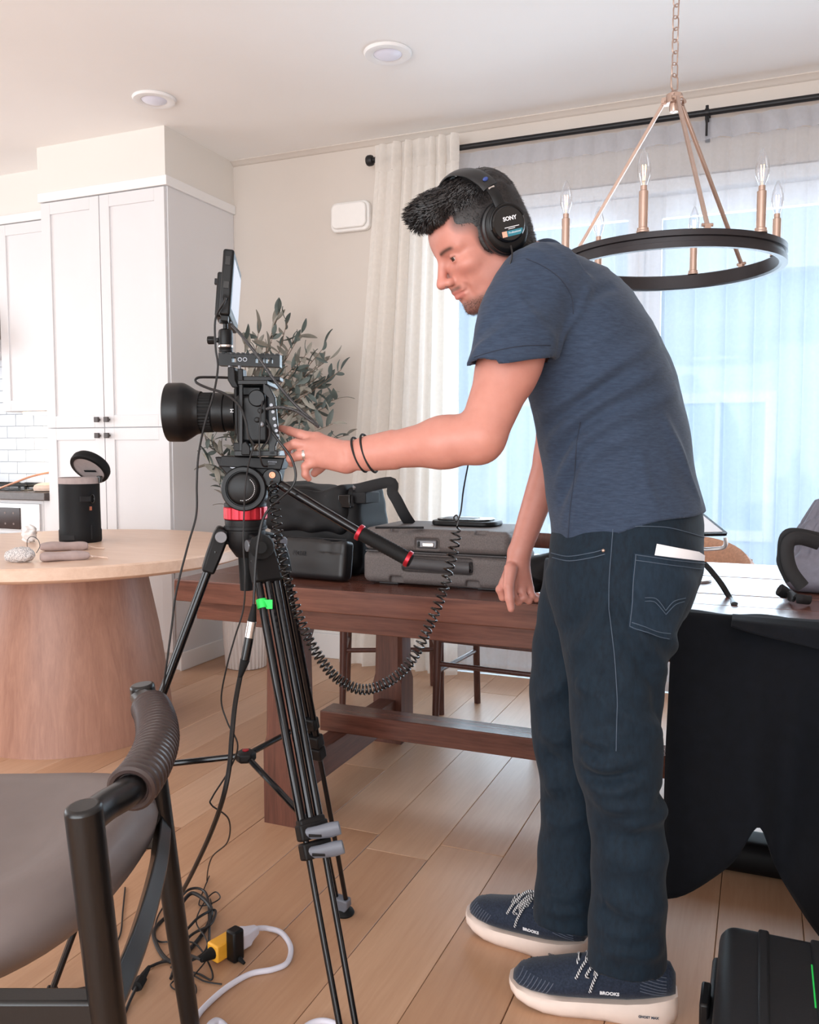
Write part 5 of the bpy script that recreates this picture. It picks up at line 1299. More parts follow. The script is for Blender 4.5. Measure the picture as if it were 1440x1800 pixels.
# ================================================================== tripod, fluid head, camera rig
M['tube'] = pm('tripod_gloss_black_tube', srgb(15, 14, 17), .16, .25, var=.08, scale=20)
M['cast'] = pm('tripod_cast_black', srgb(11, 10, 12), .5, .05, var=.1, scale=60, bump=.08, spec=.32)
M['grey'] = pm('grey_clamp_plastic', srgb(104, 108, 118), .45, var=.06, scale=40)
M['redan'] = pm('red_anodised', srgb(176, 34, 48), .3, .6, var=.08, scale=30)
M['rubber'] = pm('black_rubber', srgb(10, 10, 11), .7, var=.12, scale=90, bump=.15, bscale=500, spec=.3)
M['carbon'] = pm('grey_metal', srgb(120, 120, 124), .35, .7, var=.05)
TD = 1.76
tc = D(432, 936, TD); tbase = np.array([tc[0], tc[1], 0])
tri = thing('tripod', 'black twin-tube video tripod with red ring and floor spreader', 'tripod', tbase)
feet = {'left': onz(75, 1786, 0), 'front': np.array([*(D(644, 1979, 1.45))[:2], 0.]), 'back': onz(605, 1606, 0)}
piv = {'left': D(388, 942, 1.755), 'front': D(458, 958, 1.715), 'back': D(480, 952, 1.83)}
hubc = D(432, 1328, 1.755)
M['gap'] = M['tube']
for key in ('left', 'front', 'back'):
    a, b = piv[key], feet[key].copy(); ax = nrm(b - a); L = np.linalg.norm(b - a); outw = nrm((b - a) * (1, 1, 0)); sd = nrm(np.cross(ax, (0, 0, 1)))
    cl = .535 if key != 'back' else .50
    A = lambda t, s_=0, o_=0: a + ax * L * t + sd * s_ + np.cross(ax, sd) * o_
    for s in (-1, 1):
        MB().tube([A(.03, s * .019), A(.30, s * .0185), A(cl - .01, s * .018)], .0082, 12).build('upper_tube', M['tube'], tri)
        MB().tube([A(cl - .02, s * .0165), A(.72, s * .016), A(.968, s * .014)], .0058, 12).build('lower_tube', M['tube'], tri)
    MB().tube([A(.04, 0, -.002), A(cl, 0, -.002)], .0072, 10).build('middle_tube', M['tube'], tri)
    u_, v_, w_ = sd, np.cross(ax, sd), ax; Rm = np.stack([u_, v_, w_], 1)
    # shoulder casting
    m = MB(); m.rings([np.array([A(t, x * .5 * wv, y * .5 * hv) for x, y in ((-1, -1), (1, -1), (1, 1), (-1, 1))]) for t, wv, hv in ((-.018, .036, .026), (.0, .044, .032), (.04, .056, .030), (.075, .058, .026))]); m.build('leg_shoulder', M['cast'], tri, bevel=.005)
    MB().cyl(a - sd * .03, a + sd * .03, .012, n=18).build('pivot_bolt', M['carbon'], tri, bevel=.001)
    # clamp block and two flip levers
    for q, tt in enumerate((cl - .004, cl + .028)):
        MB().box(A(tt), (.058, .027, .030), Rm).build('clamp_block', M['cast'], tri, bevel=.004)
        if key == 'front':
            lv = MB(); c0 = A(tt, 0, 0) + (-FH) * .016; lv.tube([c0 - RT * .012, c0 + RT * .012 + UP * .003, c0 + RT * .036 + UP * .008, c0 + RT * .052 + UP * .012], [.0105, .0125, .0145, .013], 12, flat=(1, .62), hint=FH); lv.build('clamp_lever', M['grey'], tri, smooth=60)
            MB().box(c0 - FH * .0065 + RT * .008, (.024, .006, .003), np.stack([RT, UP, FH], 1)).build('lever_slot', M['cast'], tri, bevel=.001)
        elif key == 'back':
            MB().box(A(tt) + RT * .012, (.02, .026, .024), Rm).build('clamp_lever', M['cast'], tri, bevel=.004)
    # foot
    f = MB(); f.lathe([(.001, 0), (.024, 0), (.026, .004), (.023, .010), (.012, .016), (.010, .026)], b * (1, 1, 0), n=22); f.build('foot_pad', M['rubber'], tri)
    m = MB(); m.rings([np.array([A(t, x * .5 * wv, y * .5 * .022) for x, y in ((-1, -1), (1, -1), (1, 1), (-1, 1))]) for t, wv in ((.95, .046), (.972, .042), (.986, .02))]); m.build('foot_bracket', M['grey'] if key != 'left' else M['cast'], tri, bevel=.003)
    # spreader arm
    tgt = A(cl - .05 if key != 'front' else cl - .012)
    MB().tube([hubc, hubc * .5 + tgt * .5, tgt], .0062, 10).build('spreader_arm', M['tube'], tri)
    MB().box(A(cl - .05 if key != 'front' else cl - .012), (.052, .024, .03), Rm).build('spreader_collar', M['cast'], tri, bevel=.004)
MB().lathe([(.001, -.012), (.018, -.012), (.022, -.008), (.022, .006), (.015, .010), (.001, .011)], hubc, n=6).build('spreader_hub', M['cast'], tri, bevel=.003)
MB().lathe([(.007, .0105), (.007, .0125), (.001, .013)], hubc, n=16).build('hub_mark', M['redan'], tri)
# spider
sp = MB(); sp.lathe([(.02, -.05), (.034, -.03), (.04, -.01), (.04, .006), (.044, .008), (.044, .014), (.03, .016)], tc, n=32); sp.build('spider', M['cast'], tri)
for key in piv:
    MB().bar(tc + (0, 0, -.006), piv[key], .030, .034).build('spider_arm', M['cast'], tri, bevel=.005)
kn = piv['front'] - FH * .026 + UP * .0; MB().lathe([(.001, .016), (.012, .016), (.017, .012), (.024, .010), (.024, -.004), (.018, -.008)], kn + RT * .008, -FH, n=24).build('side_knob', M['rubber'], tri)
MB().cyl(tc + (0, 0, -.05), tc + (0, 0, -.12), .016, .013, n=18).build('bowl_clamp_handle', M['rubber'], tri)
# green gaffer tape on the front leg
M['tape'] = pm('green_gaffer_tape', srgb(42, 220, 92), .6, var=.06, scale=60, bump=.1, bscale=300)
a, b = piv['front'], feet['front']; ax = nrm(b - a); L = np.linalg.norm(b - a); sd = nrm(np.cross(ax, (0, 0, 1))); t0 = .115
lt = a + ax * L * t0; near = -1 if (sd @ RT) > 0 else 1
MB().lathe([(.0095, -.009), (.0105, -.009), (.0105, .009), (.0095, .009)], lt + sd * near * .019 - FH * .001, ax, n=16).build('tape_band', M['tape'], tri)
MB().box(lt + sd * near * .010 - FH * .0115 + RT * .001, (.026, .0012, .018), np.stack([RT, FH, UP], 1)).build('tape_flag', M['tape'], tri)

# fluid head
hd0 = thing('fluid_head', 'black fluid video head with a red ring and angled pan handle', 'tripod head', tc + (0, 0, .014))
zc = lambda y, x=432, d=TD: D(x, y, d)
base = zc(928); ctr = np.array([tc[0], tc[1], 0])
def ringz(prof_px, name, mat, n=40, bevel=0):
    MB().lathe([(r, D(432, y, TD)[2]) for r, y in prof_px], ctr, n=n).build(name, mat, hd0, bevel=bevel)
ringz([(.034, 928), (.041, 926), (.042, 918), (.042, 913)], 'levelling_collar', M['cast'])
# knurled red ring
kr = MB(); R = []; zt_, zb_ = D(432, 890, TD)[2], D(432, 912, TD)[2]; nn = 72
for z_ in (zb_, zb_ + .002, zt_ - .002, zt_):
    e_ = .0015 if z_ in (zb_, zt_) else 0
    R.append(np.array([(ctr[0] + (.0445 - e_ - (.0016 if (k % 6) >= 4 else 0)) * math.cos(2 * math.pi * k / nn), ctr[1] + (.0445 - e_ - (.0016 if (k % 6) >= 4 else 0)) * math.sin(2 * math.pi * k / nn), z_) for k in range(nn)]))
kr.rings(R); kr.build('red_ring', M['redan'], hd0, smooth=20)
ringz([(.043, 889.5), (.043, 884), (.036, 880), (.034, 872)], 'pan_base', M['cast'])
# head body: yoke block + drum facing the side
bx_c = zc(858, 437); MB().box(bx_c + FH * .0, (.068, .085, .062), np.stack([RT, FH, UP], 1)).build('body', M['cast'], hd0, bevel=.010, seg=3)
dc = zc(857, 437) - FH * .043
MB().lathe([(.044, -.006), (.0455, .0), (.0455, .010), (.043, .013), (.036, .013), (.035, .010), (.034, .010), (.030, .016), (.027, .018), (.001, .018)], dc, -FH, n=40).build('drag_drum', M['blk'], hd0)
for k in range(18):
    a_ = math.radians(-100 + 150 * k / 17); p = dc - FH * .0183 + (RT * math.cos(a_) + UP * math.sin(a_)) * .0235
    MB().box(p, (.0022, .0006, .0009), np.stack([-RT * math.sin(a_) + UP * math.cos(a_), FH, RT * math.cos(a_) + UP * math.sin(a_)], 1)).build('scale_mark', M['print'], hd0)
# shaped side plate carrying the clamp
def P2(x, y, d=TD): return D(x, y, d)
pl = [(377, 803), (500, 807), (492, 828), (488, 850), (474, 874), (462, 842), (420, 838), (402, 846), (398, 834), (385, 820)]
o_ = D(437, 830, TD)
def outline(px, dn, df, name, mat, parent, bevel=.002):
    n_ = len(px); A = [D(x, y, dn) for x, y in px]; 
    f_ = [p + FH * (df - dn) for p in A]
    return MB().rings([np.array(A), np.array(f_)]).build(name, mat, parent, bevel=bevel, smooth=30)
outline(pl, 1.722, 1.795, 'tilt_cradle', M['cast'], hd0, .003)
MB().lathe([(.0085, 0), (.0085, .003), (.006, .003), (.0055, .001), (.001, .001)], D(410, 816, 1.7215), -FH, n=20).build('thread_port', M['carbon'], hd0)
M['coppery'] = pm('copper_screw', srgb(196, 120, 92), .35, .7, var=.06)
MB().lathe([(.019, -.004), (.0195, .0), (.0195, .008), (.0175, .010), (.001, .010)], D(479, 840, 1.722), -FH, n=36).build('handle_rosette', M['blk'], hd0)
MB().lathe([(.0065, .0), (.0062, .003), (.004, .003), (.0035, .001), (.001, .001)], D(479, 835, 1.711), -FH, n=18).build('rosette_screw', M['coppery'], hd0)
outline([(389, 801), (500, 806), (494, 826), (384, 820)], 1.716, 1.80, 'sliding_plate', M['cast'], hd0, .002)
for k in range(7): MB().box(D(472 + k * 2.3, 811.5 + k * .1, 1.7145), (.0017, .0005, .0034), np.stack([RT, FH, UP], 1)).build('worn_print_mark', M['grey'], hd0)
MB().box(D(478, 815.5, 1.7145), (.014, .0005, .0010), np.stack([RT, FH, UP], 1)).build('worn_print_line', M['grey'], hd0)
# pan handle
h0, h1, h2 = D(484, 846, 1.73), D(632, 936, 1.715), D(722, 985, 1.70)
MB().tube([h0, D(500, 856, 1.72), D(560, 893, 1.717), h1], .0092, 16).build('pan_handle', M['tube'], hd0)
hx = nrm(h2 - h1)
g = MB(); prof = [(.0145, 0.0), (.0150, .004)]
nG = 34; LG = np.linalg.norm(h2 - h1)
for k in range(nG): prof += [(.0150 if k % 2 else .0142, .006 + (LG - .014) * k / (nG - 1))]
g.lathe(prof + [(.0145, LG - .003)], h1, hx, n=24); g.build('handle_grip', M['rubber'], hd0)
for p_ in (h1, h1 + hx * (LG - .006)):
    MB().lathe([(.0155, -.004), (.0168, -.003), (.0168, .004), (.0155, .005)], p_, hx, n=28).build('grip_ring', M['redan'], hd0)
MB().lathe([(.0155, 0), (.012, .004), (.001, .005)], h1 + hx * (LG - .002), hx, n=24).build('grip_cap', M['rubber'], hd0)

# ------------------------------------------------------------------ camera
cm = thing('cinema_camera', 'black caged video camera with a long hooded lens on the tripod', 'camera', D(455, 800, TD))
LX = -RT; lc = D(420, 725, TD)
def lensx(px): return (420 - px) * TD / 1500
MB().lathe([(.036, lensx(424)), (.036, lensx(418)), (.0385, lensx(416)), (.0385, lensx(398)), (.0405, lensx(396)), (.0405, lensx(378)), (.0385, lensx(376)), (.0385, lensx(362))], lc, LX, n=48).build('lens_barrel', M['blk'], cm)
zr = MB(); R = []; aa = np.linspace(0, 2 * math.pi, 72, endpoint=False); u_, v_, w_ = frame_of(LX, UP)
for px_ in np.linspace(375, 352, 4): R.append(lc + LX * lensx(px_) + np.stack([(.041 - (.0012 if k % 2 else 0)) * (math.cos(a_) * u_ + math.sin(a_) * v_) for k, a_ in enumerate(aa)]))
zr.rings(R); zr.build('focus_ring', M['rubber'], cm, smooth=20)
MB().lathe([(.043, lensx(355)), (.044, lensx(350)), (.046, lensx(345)), (.055, lensx(333)), (.0595, lensx(326)), (.0605, lensx(322)), (.0605, lensx(299)), (.0595, lensx(297)), (.057, lensx(297)), (.057, lensx(320)), (.044, lensx(340)), (.04, lensx(350))], lc, LX, n=56, cap0=False, cap1=False).build('lens_hood', M['blk'], cm)
M['glasslens'] = pm('coated_front_glass', srgb(14, 16, 26), .05, var=.05)
MB().lathe([(.042, lensx(346)), (.03, lensx(343)), (.001, lensx(341))], lc, LX, n=40).build('front_element', M['glasslens'], cm)
text_obj('lettering', 'M', .010, D(408, 722, TD - .0405), nrm(UP), -RT, M['print'], cm, .0002)
camf = np.stack([RT, FH, UP], 1)
MB().box(D(452, 738, TD), (.066, .11, .098), camf).build('body', M['blk'], cm, bevel=.008, seg=3)
MB().box(D(447, 690, TD), (.05, .07, .03), camf).build('viewfinder_hump', M['blk'], cm, bevel=.008)
MB().box(D(424, 725, TD), (.012, .095, .10), camf).build('mount_plate', M['blkmetal'], cm, bevel=.006)
# cage
outline([(420, 668), (427, 668), (427, 798), (420, 798)], 1.692, 1.70, 'cage_front_upright', M['blkmetal'], cm, .0015)
outline([(462, 672), (474, 680), (484, 700), (490, 770), (484, 785), (484, 800), (472, 800), (472, 700), (462, 690)], 1.690, 1.702, 'cage_rear_upright', M['blkmetal'], cm, .0015)
outline([(418, 668), (470, 668), (470, 676), (418, 676)], 1.690, 1.83, 'cage_top', M['blkmetal'], cm, .0015)
outline([(412, 792), (488, 792), (488, 802), (412, 802)], 1.69, 1.83, 'cage_base', M['blkmetal'], cm, .0015)
for k, (x, y) in enumerate([(477, 712), (480, 724), (482, 736), (484, 748), (486, 757), (487, 766)]):
    MB().lathe([(.0032, 0), (.0032, .0012), (.0018, .0012), (.0016, -.002), (.0003, -.002)], D(x, y, 1.6895), -FH, n=14).build('threaded_hole', M['carbon'], cm)
MB().lathe([(.017, -.01), (.017, .004), (.015, .006), (.001, .006)], D(452, 700, 1.70), -FH, n=28).build('side_dial', M['blk'], cm)
for (x, y) in ((458, 722), (452, 738), (460, 746)): MB().lathe([(.0055, -.01), (.0055, .003), (.004, .004), (.001, .004)], D(x, y, 1.704), -FH, n=16).build('port', M['carbon'] if y > 740 else M['blk'], cm)
outline([(424, 780), (432, 775), (440, 786), (440, 800), (424, 800)], 1.685, 1.70, 'cable_clamp', M['cast'], cm, .002)
outline([(410, 778), (424, 778), (424, 803), (412, 803)], 1.70, 1.80, 'lens_support_block', M['cast'], cm, .002)
MB().cyl(D(416, 796, 1.699), D(416, 796, 1.697), .003, n=12).build('bolt', M['carbon'], cm)
# top plate, handle, brackets
outline([(425, 661), (492, 662), (492, 669), (425, 670)], 1.735, 1.785, 'top_rail', M['blkmetal'], cm, .0015)
outline([(400, 645), (412, 645), (414, 668), (420, 682), (408, 681), (400, 668)], 1.725, 1.775, 'rod_bracket', M['cast'], cm, .002)
outline([(417, 648), (427, 648), (428, 682), (418, 682)], 1.73, 1.77, 'handle_post', M['cast'], cm, .002)
for x in (404, 421): MB().cyl(D(x, 643, 1.74), D(x, 662, 1.74), .0035, n=10).build('pillar', M['carbon'], cm)
# top handle with slots: two side cheeks with a row of holes
hn = thing('top_handle', 'black cheese-plate top handle with a row of round holes', 'camera handle', D(440, 644, TD))
prof = [(384, 620), (492, 623), (492, 645), (384, 642)]
def hole_plate(px, holes, d0, d1, name, parent):
    """plate with real openings: a strip mesh split around each hole"""
    bm = bmesh.new(); (xa, ya), (xb, yb), (xc, yc), (xd, yd) = px
    xs = sorted([xa, xb] + [h[0] - h[2] for h in holes] + [h[0] + h[2] for h in holes]); m = MB()
    top = lambda x: ya + (yb - ya) * (x - xa) / (xb - xa); bot = lambda x: yd + (yc - yd) * (x - xa) / (xb - xa)
    def slab(poly): A = [D(x, y, d0) for x, y in poly]; m.rings([np.array(A), np.array([p + FH * (d1 - d0) for p in A])])
    slab([(xa, top(xa)), (xb, top(xb)), (xb, top(xb) + 7), (xa, top(xa) + 7)]); slab([(xa, bot(xa) - 6), (xb, bot(xb) - 6), (xb, bot(xb)), (xa, bot(xa))])
    edges_ = [xa] + sum([[h[0] - h[2], h[0] + h[2]] for h in holes], []) + [xb]
    for i in range(0, len(edges_), 2):
        x0_, x1_ = edges_[i], edges_[i + 1]
        if x1_ - x0_ > .5: slab([(x0_, top(x0_) + 6.8), (x1_, top(x1_) + 6.8), (x1_, bot(x1_) - 5.8), (x0_, bot(x0_) - 5.8)])
    bm.free(); return m.build(name, M['blkmetal'], parent, smooth=30)
hole_plate(prof, [(411, 0, 4), (453, 0, 4), (463, 0, 2), (470, 0, 3.2), (478, 0, 2)], 1.745, 1.775, 'handle_plate', hn)
for k in range(12):
    x = 390 + k * 8.6; outline([(x, 618.5 + k * .25), (x + 5, 618.6 + k * .25), (x + 5, 622 + k * .25), (x, 621.8 + k * .25)], 1.744, 1.776, 'rib', M['blkmetal'], hn, .0005)
for x in (422, 431): MB().lathe([(.0044, -.006), (.0044, .002), (.003, .002), (.002, -.001), (.0005, -.001)], D(x, 632, 1.7455), -FH, n=16).build('screw', M['carbon'], hn)
# ball head + monitor
bh = thing('ball_head', 'small black ball head holding the monitor above the top handle', 'ball head', D(398, 619, TD))
ctrb = D(397, 619, TD); zz = lambda y: D(397, y, TD)[2] - ctrb[2]
MB().lathe([(.0145, 0), (.0145, zz(616)), (.0135, zz(614.5)), (.0145, zz(613)), (.0150, zz(611))], ctrb, n=28).build('base_disc', M['blk'], bh)
MB().lathe([(.0148, zz(611)), (.0152, zz(610)), (.0152, zz(608)), (.0148, zz(607))], ctrb, n=28).build('silver_ring', M['silver'], bh)
MB().lathe([(.0145, zz(607)), (.0150, zz(604)), (.0150, zz(586)), (.0135, zz(581)), (.009, zz(579))], ctrb, n=28).build('housing', M['blk'], bh)
MB().lathe([(.0055, zz(580)), (.005, zz(572)), (.0055, zz(570)), (.0125, zz(569)), (.0125, zz(563)), (.008, zz(561))], ctrb, n=24).build('stem', M['blkmetal'], bh)
m = MB(); m.cyl(D(384, 598, TD), D(378, 598, TD), .005, n=12); m.build('knob_shaft', M['blk'], bh); MB().cyl(D(379, 598, TD), D(365, 598, TD), .0088, n=7).build('lock_knob', M['blk'], bh, bevel=.0015)
mo = thing('field_monitor', 'slim black on-camera monitor seen edge-on, screen facing right', 'monitor', D(402, 560, TD))
# local frame: thickness along T, width along Wd (mostly in depth), height Hh
Hh = nrm(D(404, 440, TD) - D(396, 556, TD)); Wd = nrm(FH - RT * .115); Wd = nrm(Wd - Hh * np.dot(Wd, Hh)); Tk = np.cross(Wd, Hh); Tk = Tk if np.dot(Tk, RT) > 0 else -Tk
mc = D(399, 497, 1.70) + Wd * .085
Rm = np.stack([Tk, Wd, Hh], 1)
MB().box(mc, (.022, .185, .132), Rm).build('housing', M['blk'], mo, bevel=.005, seg=3)
M['screen'] = pm('monitor_glass', srgb(120, 132, 150), .08, var=.1, scale=12, emit=(.55, .68, .85, 1), estr=.35)
MB().box(mc + Tk * .0113, (.001, .160, .098), Rm).build('screen', M['screen'], mo)
MB().box(mc - Tk * .018 - Hh * .012, (.016, .072, .092), Rm).build('battery', M['blk'], mo, bevel=.004)
MB().box(mc - Tk * .028 + Hh * .016 - Wd * .02, (.008, .010, .012), Rm).build('battery_latch', M['blk'], mo, bevel=.001)
MB().box(mc - Wd * .0930 + Hh * .042, (.010, .002, .018), Rm).build('power_switch', M['blkgloss'], mo, bevel=.0005)
MB().box(mc - Wd * .0930 - Hh * .006, (.011, .002, .014), Rm).build('port_cover', M['blkgloss'], mo, bevel=.0005)
sock = mc - Wd * .093 - Hh * .032; MB().cyl(sock, sock - Wd * .008, .0052, n=14).build('power_plug', M['rubber'], mo)
MB().box(mc - Hh * .070 - Wd * .075, (.014, .022, .012), Rm).build('mount_foot', M['blkmetal'], mo, bevel=.001)

# ------------------------------------------------------------------ cables
M['cable'] = pm('black_cable', srgb(18, 17, 19), .45, var=.15, scale=80)
br = NT('braided_cable'); v = br.coord((1, 1, 1)); ck_ = br.node('ShaderNodeTexChecker'); ck_.inputs['Scale'].default_value = 420; br.lk(v, ck_.inputs['Vector']); ck_.inputs['Color1'].default_value = srgb(14, 13, 15); ck_.inputs['Color2'].default_value = srgb(70, 67, 68)
br.lk(ck_.outputs['Color'], br.b.inputs['Base Color']); br.b.inputs['Roughness'].default_value = .5; M['braid'] = br.m
def cable(label, pts, r=.002, mat='cable', n=8, cat='cable', name='cable', grp=None):
    P = [D(*p) if len(p) == 3 and not isinstance(p, np.ndarray) else p for p in pts]
    return MB().tube(crom(P, 8), r, n).build(name, M[mat], label=label, cat=cat, group=grp)
cable('thin black power cord hanging from the monitor past the lens to the floor', [sock - Wd * .006, sock - Wd * .02 - UP * .012, (379, 560, 1.69), (379, 610, 1.69), (383, 645, 1.69), (376, 690, 1.68), (360, 745, 1.68), (349, 800, 1.69), (346, 850, 1.69), (345, 905, 1.69), (330, 960, 1.69), (310, 1040, 1.69), (302, 1100, 1.69), (294, 1160, 1.69), (285, 1230, 1.70), (278, 1320, 1.72), (270, 1450, 1.78), (264, 1560, 1.95), onz(262, 1640, .004), onz(250, 1680, .003)], .0022)
cable('braided cable looping from the monitor behind the camera to its side port', [(408, 572, 1.72), (425, 590, 1.71), (450, 622, 1.70), (485, 672, 1.70), (520, 712, 1.69), (545, 735, 1.69), (560, 750, 1.69), (548, 741, 1.685), (520, 722, 1.685), (490, 716, 1.685), (468, 719, 1.69)], .0032, 'braid', 10)
cable('thin cord bowing out in front of the lens from the rig bracket', [(404, 664, 1.73), (370, 663, 1.71), (348, 664, 1.70), (345, 672, 1.69), (365, 682, 1.68), (395, 692, 1.67), (420, 712, 1.67), (432, 740, 1.67), (437, 765, 1.67), (446, 782, 1.675)], .0026)
cable('short cord looped down the camera side', [(462, 705, 1.69), (458, 730, 1.68), (456, 770, 1.68), (457, 800, 1.68), (462, 818, 1.69), (470, 820, 1.70)], .0018)
cable('short curved jumper cord on the camera side', [(468, 738, 1.69), (474, 752, 1.68), (472, 772, 1.68), (460, 790, 1.685)], .0018)
cable('long thin black cord running down the middle of the tripod to the floor', [(446, 783, 1.675), (438, 812, 1.67), (432, 850, 1.65), (429, 900, 1.66), (428, 960, 1.66), (431, 1010, 1.65), (428, 1070, 1.66), (413, 1120, 1.67), (398, 1175, 1.68), (389, 1230, 1.69), (400, 1270, 1.69), (418, 1310, 1.69), (404, 1352, 1.70), (374, 1400, 1.70), (372, 1415, 1.70), (402, 1440, 1.76), (400, 1480, 1.88), (372, 1508, 2.05), onz(364, 1548, .004), onz(372, 1590, .003)], .0017)
cable('black cord curving from the camera back round the head to the audio plug', [(470, 748, 1.69), (490, 775, 1.68), (512, 805, 1.68), (520, 835, 1.68), (512, 858, 1.68), (488, 880, 1.67), (466, 905, 1.66), (456, 940, 1.655), (450, 985, 1.655), (447, 1040, 1.655), (446, 1062, 1.655)], .0026)
# inline audio connector
ac = thing('audio_connector', 'silver-banded audio plug hanging beside the tripod leg', 'connector', D(428, 1180, 1.65))
def seg(p0, p1, r0, r1, name, mat): MB().cyl(D(*p0), D(*p1), r0, r1, n=20).build(name, M[mat], ac, bevel=.0008)
seg((447, 1062, 1.655), (443, 1092, 1.655), .004, .0088, 'upper_boot', 'rubber'); seg((443, 1092, 1.655), (438, 1121, 1.655), .0092, .0092, 'silver_shell', 'silver'); seg((438, 1121, 1.655), (431, 1160, 1.655), .0090, .0088, 'black_shell', 'blkgloss'); seg((431, 1160, 1.655), (422, 1190, 1.655), .0095, .0045, 'lower_boot', 'rubber')
cable('thick black microphone cable dropping from the audio plug to the floor', [(422, 1190, 1.655), (413, 1240, 1.66), (407, 1300, 1.66), (403, 1350, 1.66), (390, 1410, 1.665), (368, 1470, 1.76), (340, 1530, 1.92), (318, 1572, 2.08), onz(300, 1604, .006), onz(270, 1640, .006), onz(300, 1690, .006), onz(350, 1650, .006), onz(372, 1600, .012), onz(340, 1570, .02), onz(318, 1590, .012)], .0050)
# coiled headphone lead
path = crom([D(x, y, d) for x, y, d in ((478, 846, 1.70), (483, 880, 1.67), (488, 930, 1.66), (497, 985, 1.655), (512, 1040, 1.65), (530, 1095, 1.645), (555, 1145, 1.64), (590, 1190, 1.635), (635, 1212, 1.63), (680, 1200, 1.625), (720, 1165, 1.62), (752, 1105, 1.615), (778, 1040, 1.61), (795, 975, 1.605), (805, 925, 1.60))], 30)
sg = np.r_[0, np.cumsum(np.linalg.norm(np.diff(path, axis=0), axis=1))]; Lc = sg[-1]
# tightly wound at the bottom of the loop, stretched at both ends
tt = np.linspace(0, 1, 4000); dens = 62 + 55 * np.exp(-((tt - .56) / .17) ** 2); turn = np.cumsum(dens); turn = turn / turn[-1] * 78
pos_ = np.stack([np.interp(tt * Lc, sg, path[:, k]) for k in range(3)], 1); Tn = np.gradient(pos_, axis=0); Tn /= np.linalg.norm(Tn, axis=1, keepdims=True)
u_ = np.cross(Tn, FH); u_ /= np.linalg.norm(u_, axis=1, keepdims=True); v_ = np.cross(Tn, u_)
rr_ = .0092 * np.clip(np.minimum(tt, 1 - tt) / .015, .15, 1)[:, None]
ph = 2 * math.pi * turn
hel = pos_ + rr_ * (u_ * np.cos(ph)[:, None] + v_ * np.sin(ph)[:, None]); sel = np.searchsorted(turn, np.linspace(0, turn[-1] * .9999, 78 * 12))
co = thing('coiled_cable', 'springy black coiled headphone lead sagging from the camera to the headphones', 'cable', D(635, 1215, 1.63))
MB().tube(hel[sel], .0019, 6).build('coil', M['blkgloss'], co)
lead = crom([hel[-1], D(806, 915, 1.60), D(803, 906, 1.60), D(798, 910, 1.60), D(803, 916, 1.60), D(810, 900, 1.60), D(815, 860, 1.62), D(824, 812, 1.66), D(838, 740, 1.72), D(855, 640, 1.75), D(872, 560, 1.72), D(888, 490, 1.62), D(900, 452, 1.60), D(898, 432, 1.615)], 8)
MB().tube(lead, .0016, 6).build('straight_lead', M['cable'], co)
# ================================================================== things on the dining table
M['nylon'] = pm('black_nylon', srgb(7, 7, 10), .62, var=.18, scale=40, bump=.2, bscale=600, spec=.3)
M['leatherb'] = pm('black_embossed_leather', srgb(22, 21, 23), .42, var=.1, scale=30, bump=.12, bscale=500)
M['strap'] = pm('black_webbing', srgb(16, 16, 20), .7, var=.15, scale=70, bump=.2, bscale=700)
M['hardgrey'] = pm('textured_grey_case', srgb(98, 90, 88), .6, var=.28, scale=260, bump=.45, bscale=420, bdist=.0012)
M['hardgrey_d'] = pm('smooth_grey_case_handle', srgb(66, 64, 66), .5, var=.08, scale=40)
TZ_ = TZ + .0008
# shoulder bag (soft, sagging top)
bagc = ony(590, 940, 2.42) - np.array([.035, 0, 0]); 
bag = thing('camera_bag', 'large soft black shoulder bag with a side buckle on the table', 'bag', np.array([bagc[0], bagc[1], TZ_]))
Bz = .255; bx0, by0 = bagc[0], 2.62
B = Sdf(); bc3 = np.array([bagc[0], 2.44, TZ_ + .142])
yawb = -.10; Rb = np.array([[math.cos(yawb), -math.sin(yawb), 0], [math.sin(yawb), math.cos(yawb), 0], [0, 0, 1]])
B.u(RBox(bc3, (.170, .105, .141), .035, Rb))
def bag_post(P, d):
    q = (P - bc3) @ Rb; x, y, z = q.T
    d = d + np.clip(z, 0, None) * 0 + .022 * np.exp(-((x - .05) / .11) ** 2) * np.clip(z / .12, 0, 1) ** 2
    d = d - .004 * np.sin(x * 40 + 3 * np.sin(z * 26)) * np.sin(z * 30 + 1) - .010 * np.exp(-((z + .03) / .05) ** 2) * np.exp(-(x / .16) ** 2)
    return d
sdf_obj('bag_body', B, .006, M['nylon'], bag, post=bag_post, it=3)
Fl = Sdf(); fc3 = bc3 + Rb @ np.array([-.02, -.02, .065]); Fl.u(RBox(fc3, (.160, .105, .08), .03, Rb))
def flap_post(P, d):
    q = (P - fc3) @ Rb; x, y, z = q.T
    return d + .028 * np.exp(-((x - .02) / .10) ** 2) * np.clip(z / .05, 0, 1) - .003 * np.sin(x * 55 + 2 * np.sin(z * 40))
sdf_obj('flap', Fl, .006, M['nylon'], bag, post=flap_post, it=3)
s0 = bc3 + Rb @ np.array([.17, -.05, .07])
MB().box(s0 + (0, 0, .03), (.05, .085, .035), Rb).build('side_strap', M['strap'], bag, bevel=.004)
MB().box(bc3 + Rb @ np.array([.11, -.106, .09]), (.10, .012, .034), Rb).build('side_strap', M['strap'], bag, bevel=.003)
MB().box(bc3 + Rb @ np.array([.135, -.114, .09]), (.042, .012, .040), Rb).build('buckle', M['blkgloss'], bag, bevel=.003)
MB().tube([bc3 + Rb @ np.array([.15, -.09, .13]), bc3 + Rb @ np.array([.175, -.08, .135])], .008, 8).build('swivel_clip', M['carbon'], bag)
sp_ = crom([bc3 + Rb @ np.array([.150, -.085, .125]), bc3 + Rb @ np.array([.172, -.09, .128]), ony(686, 848, 2.36), ony(690, 866, 2.35), ony(698, 880, 2.35), ony(711, 905, 2.36), ony(722, 922, 2.38)], 6)
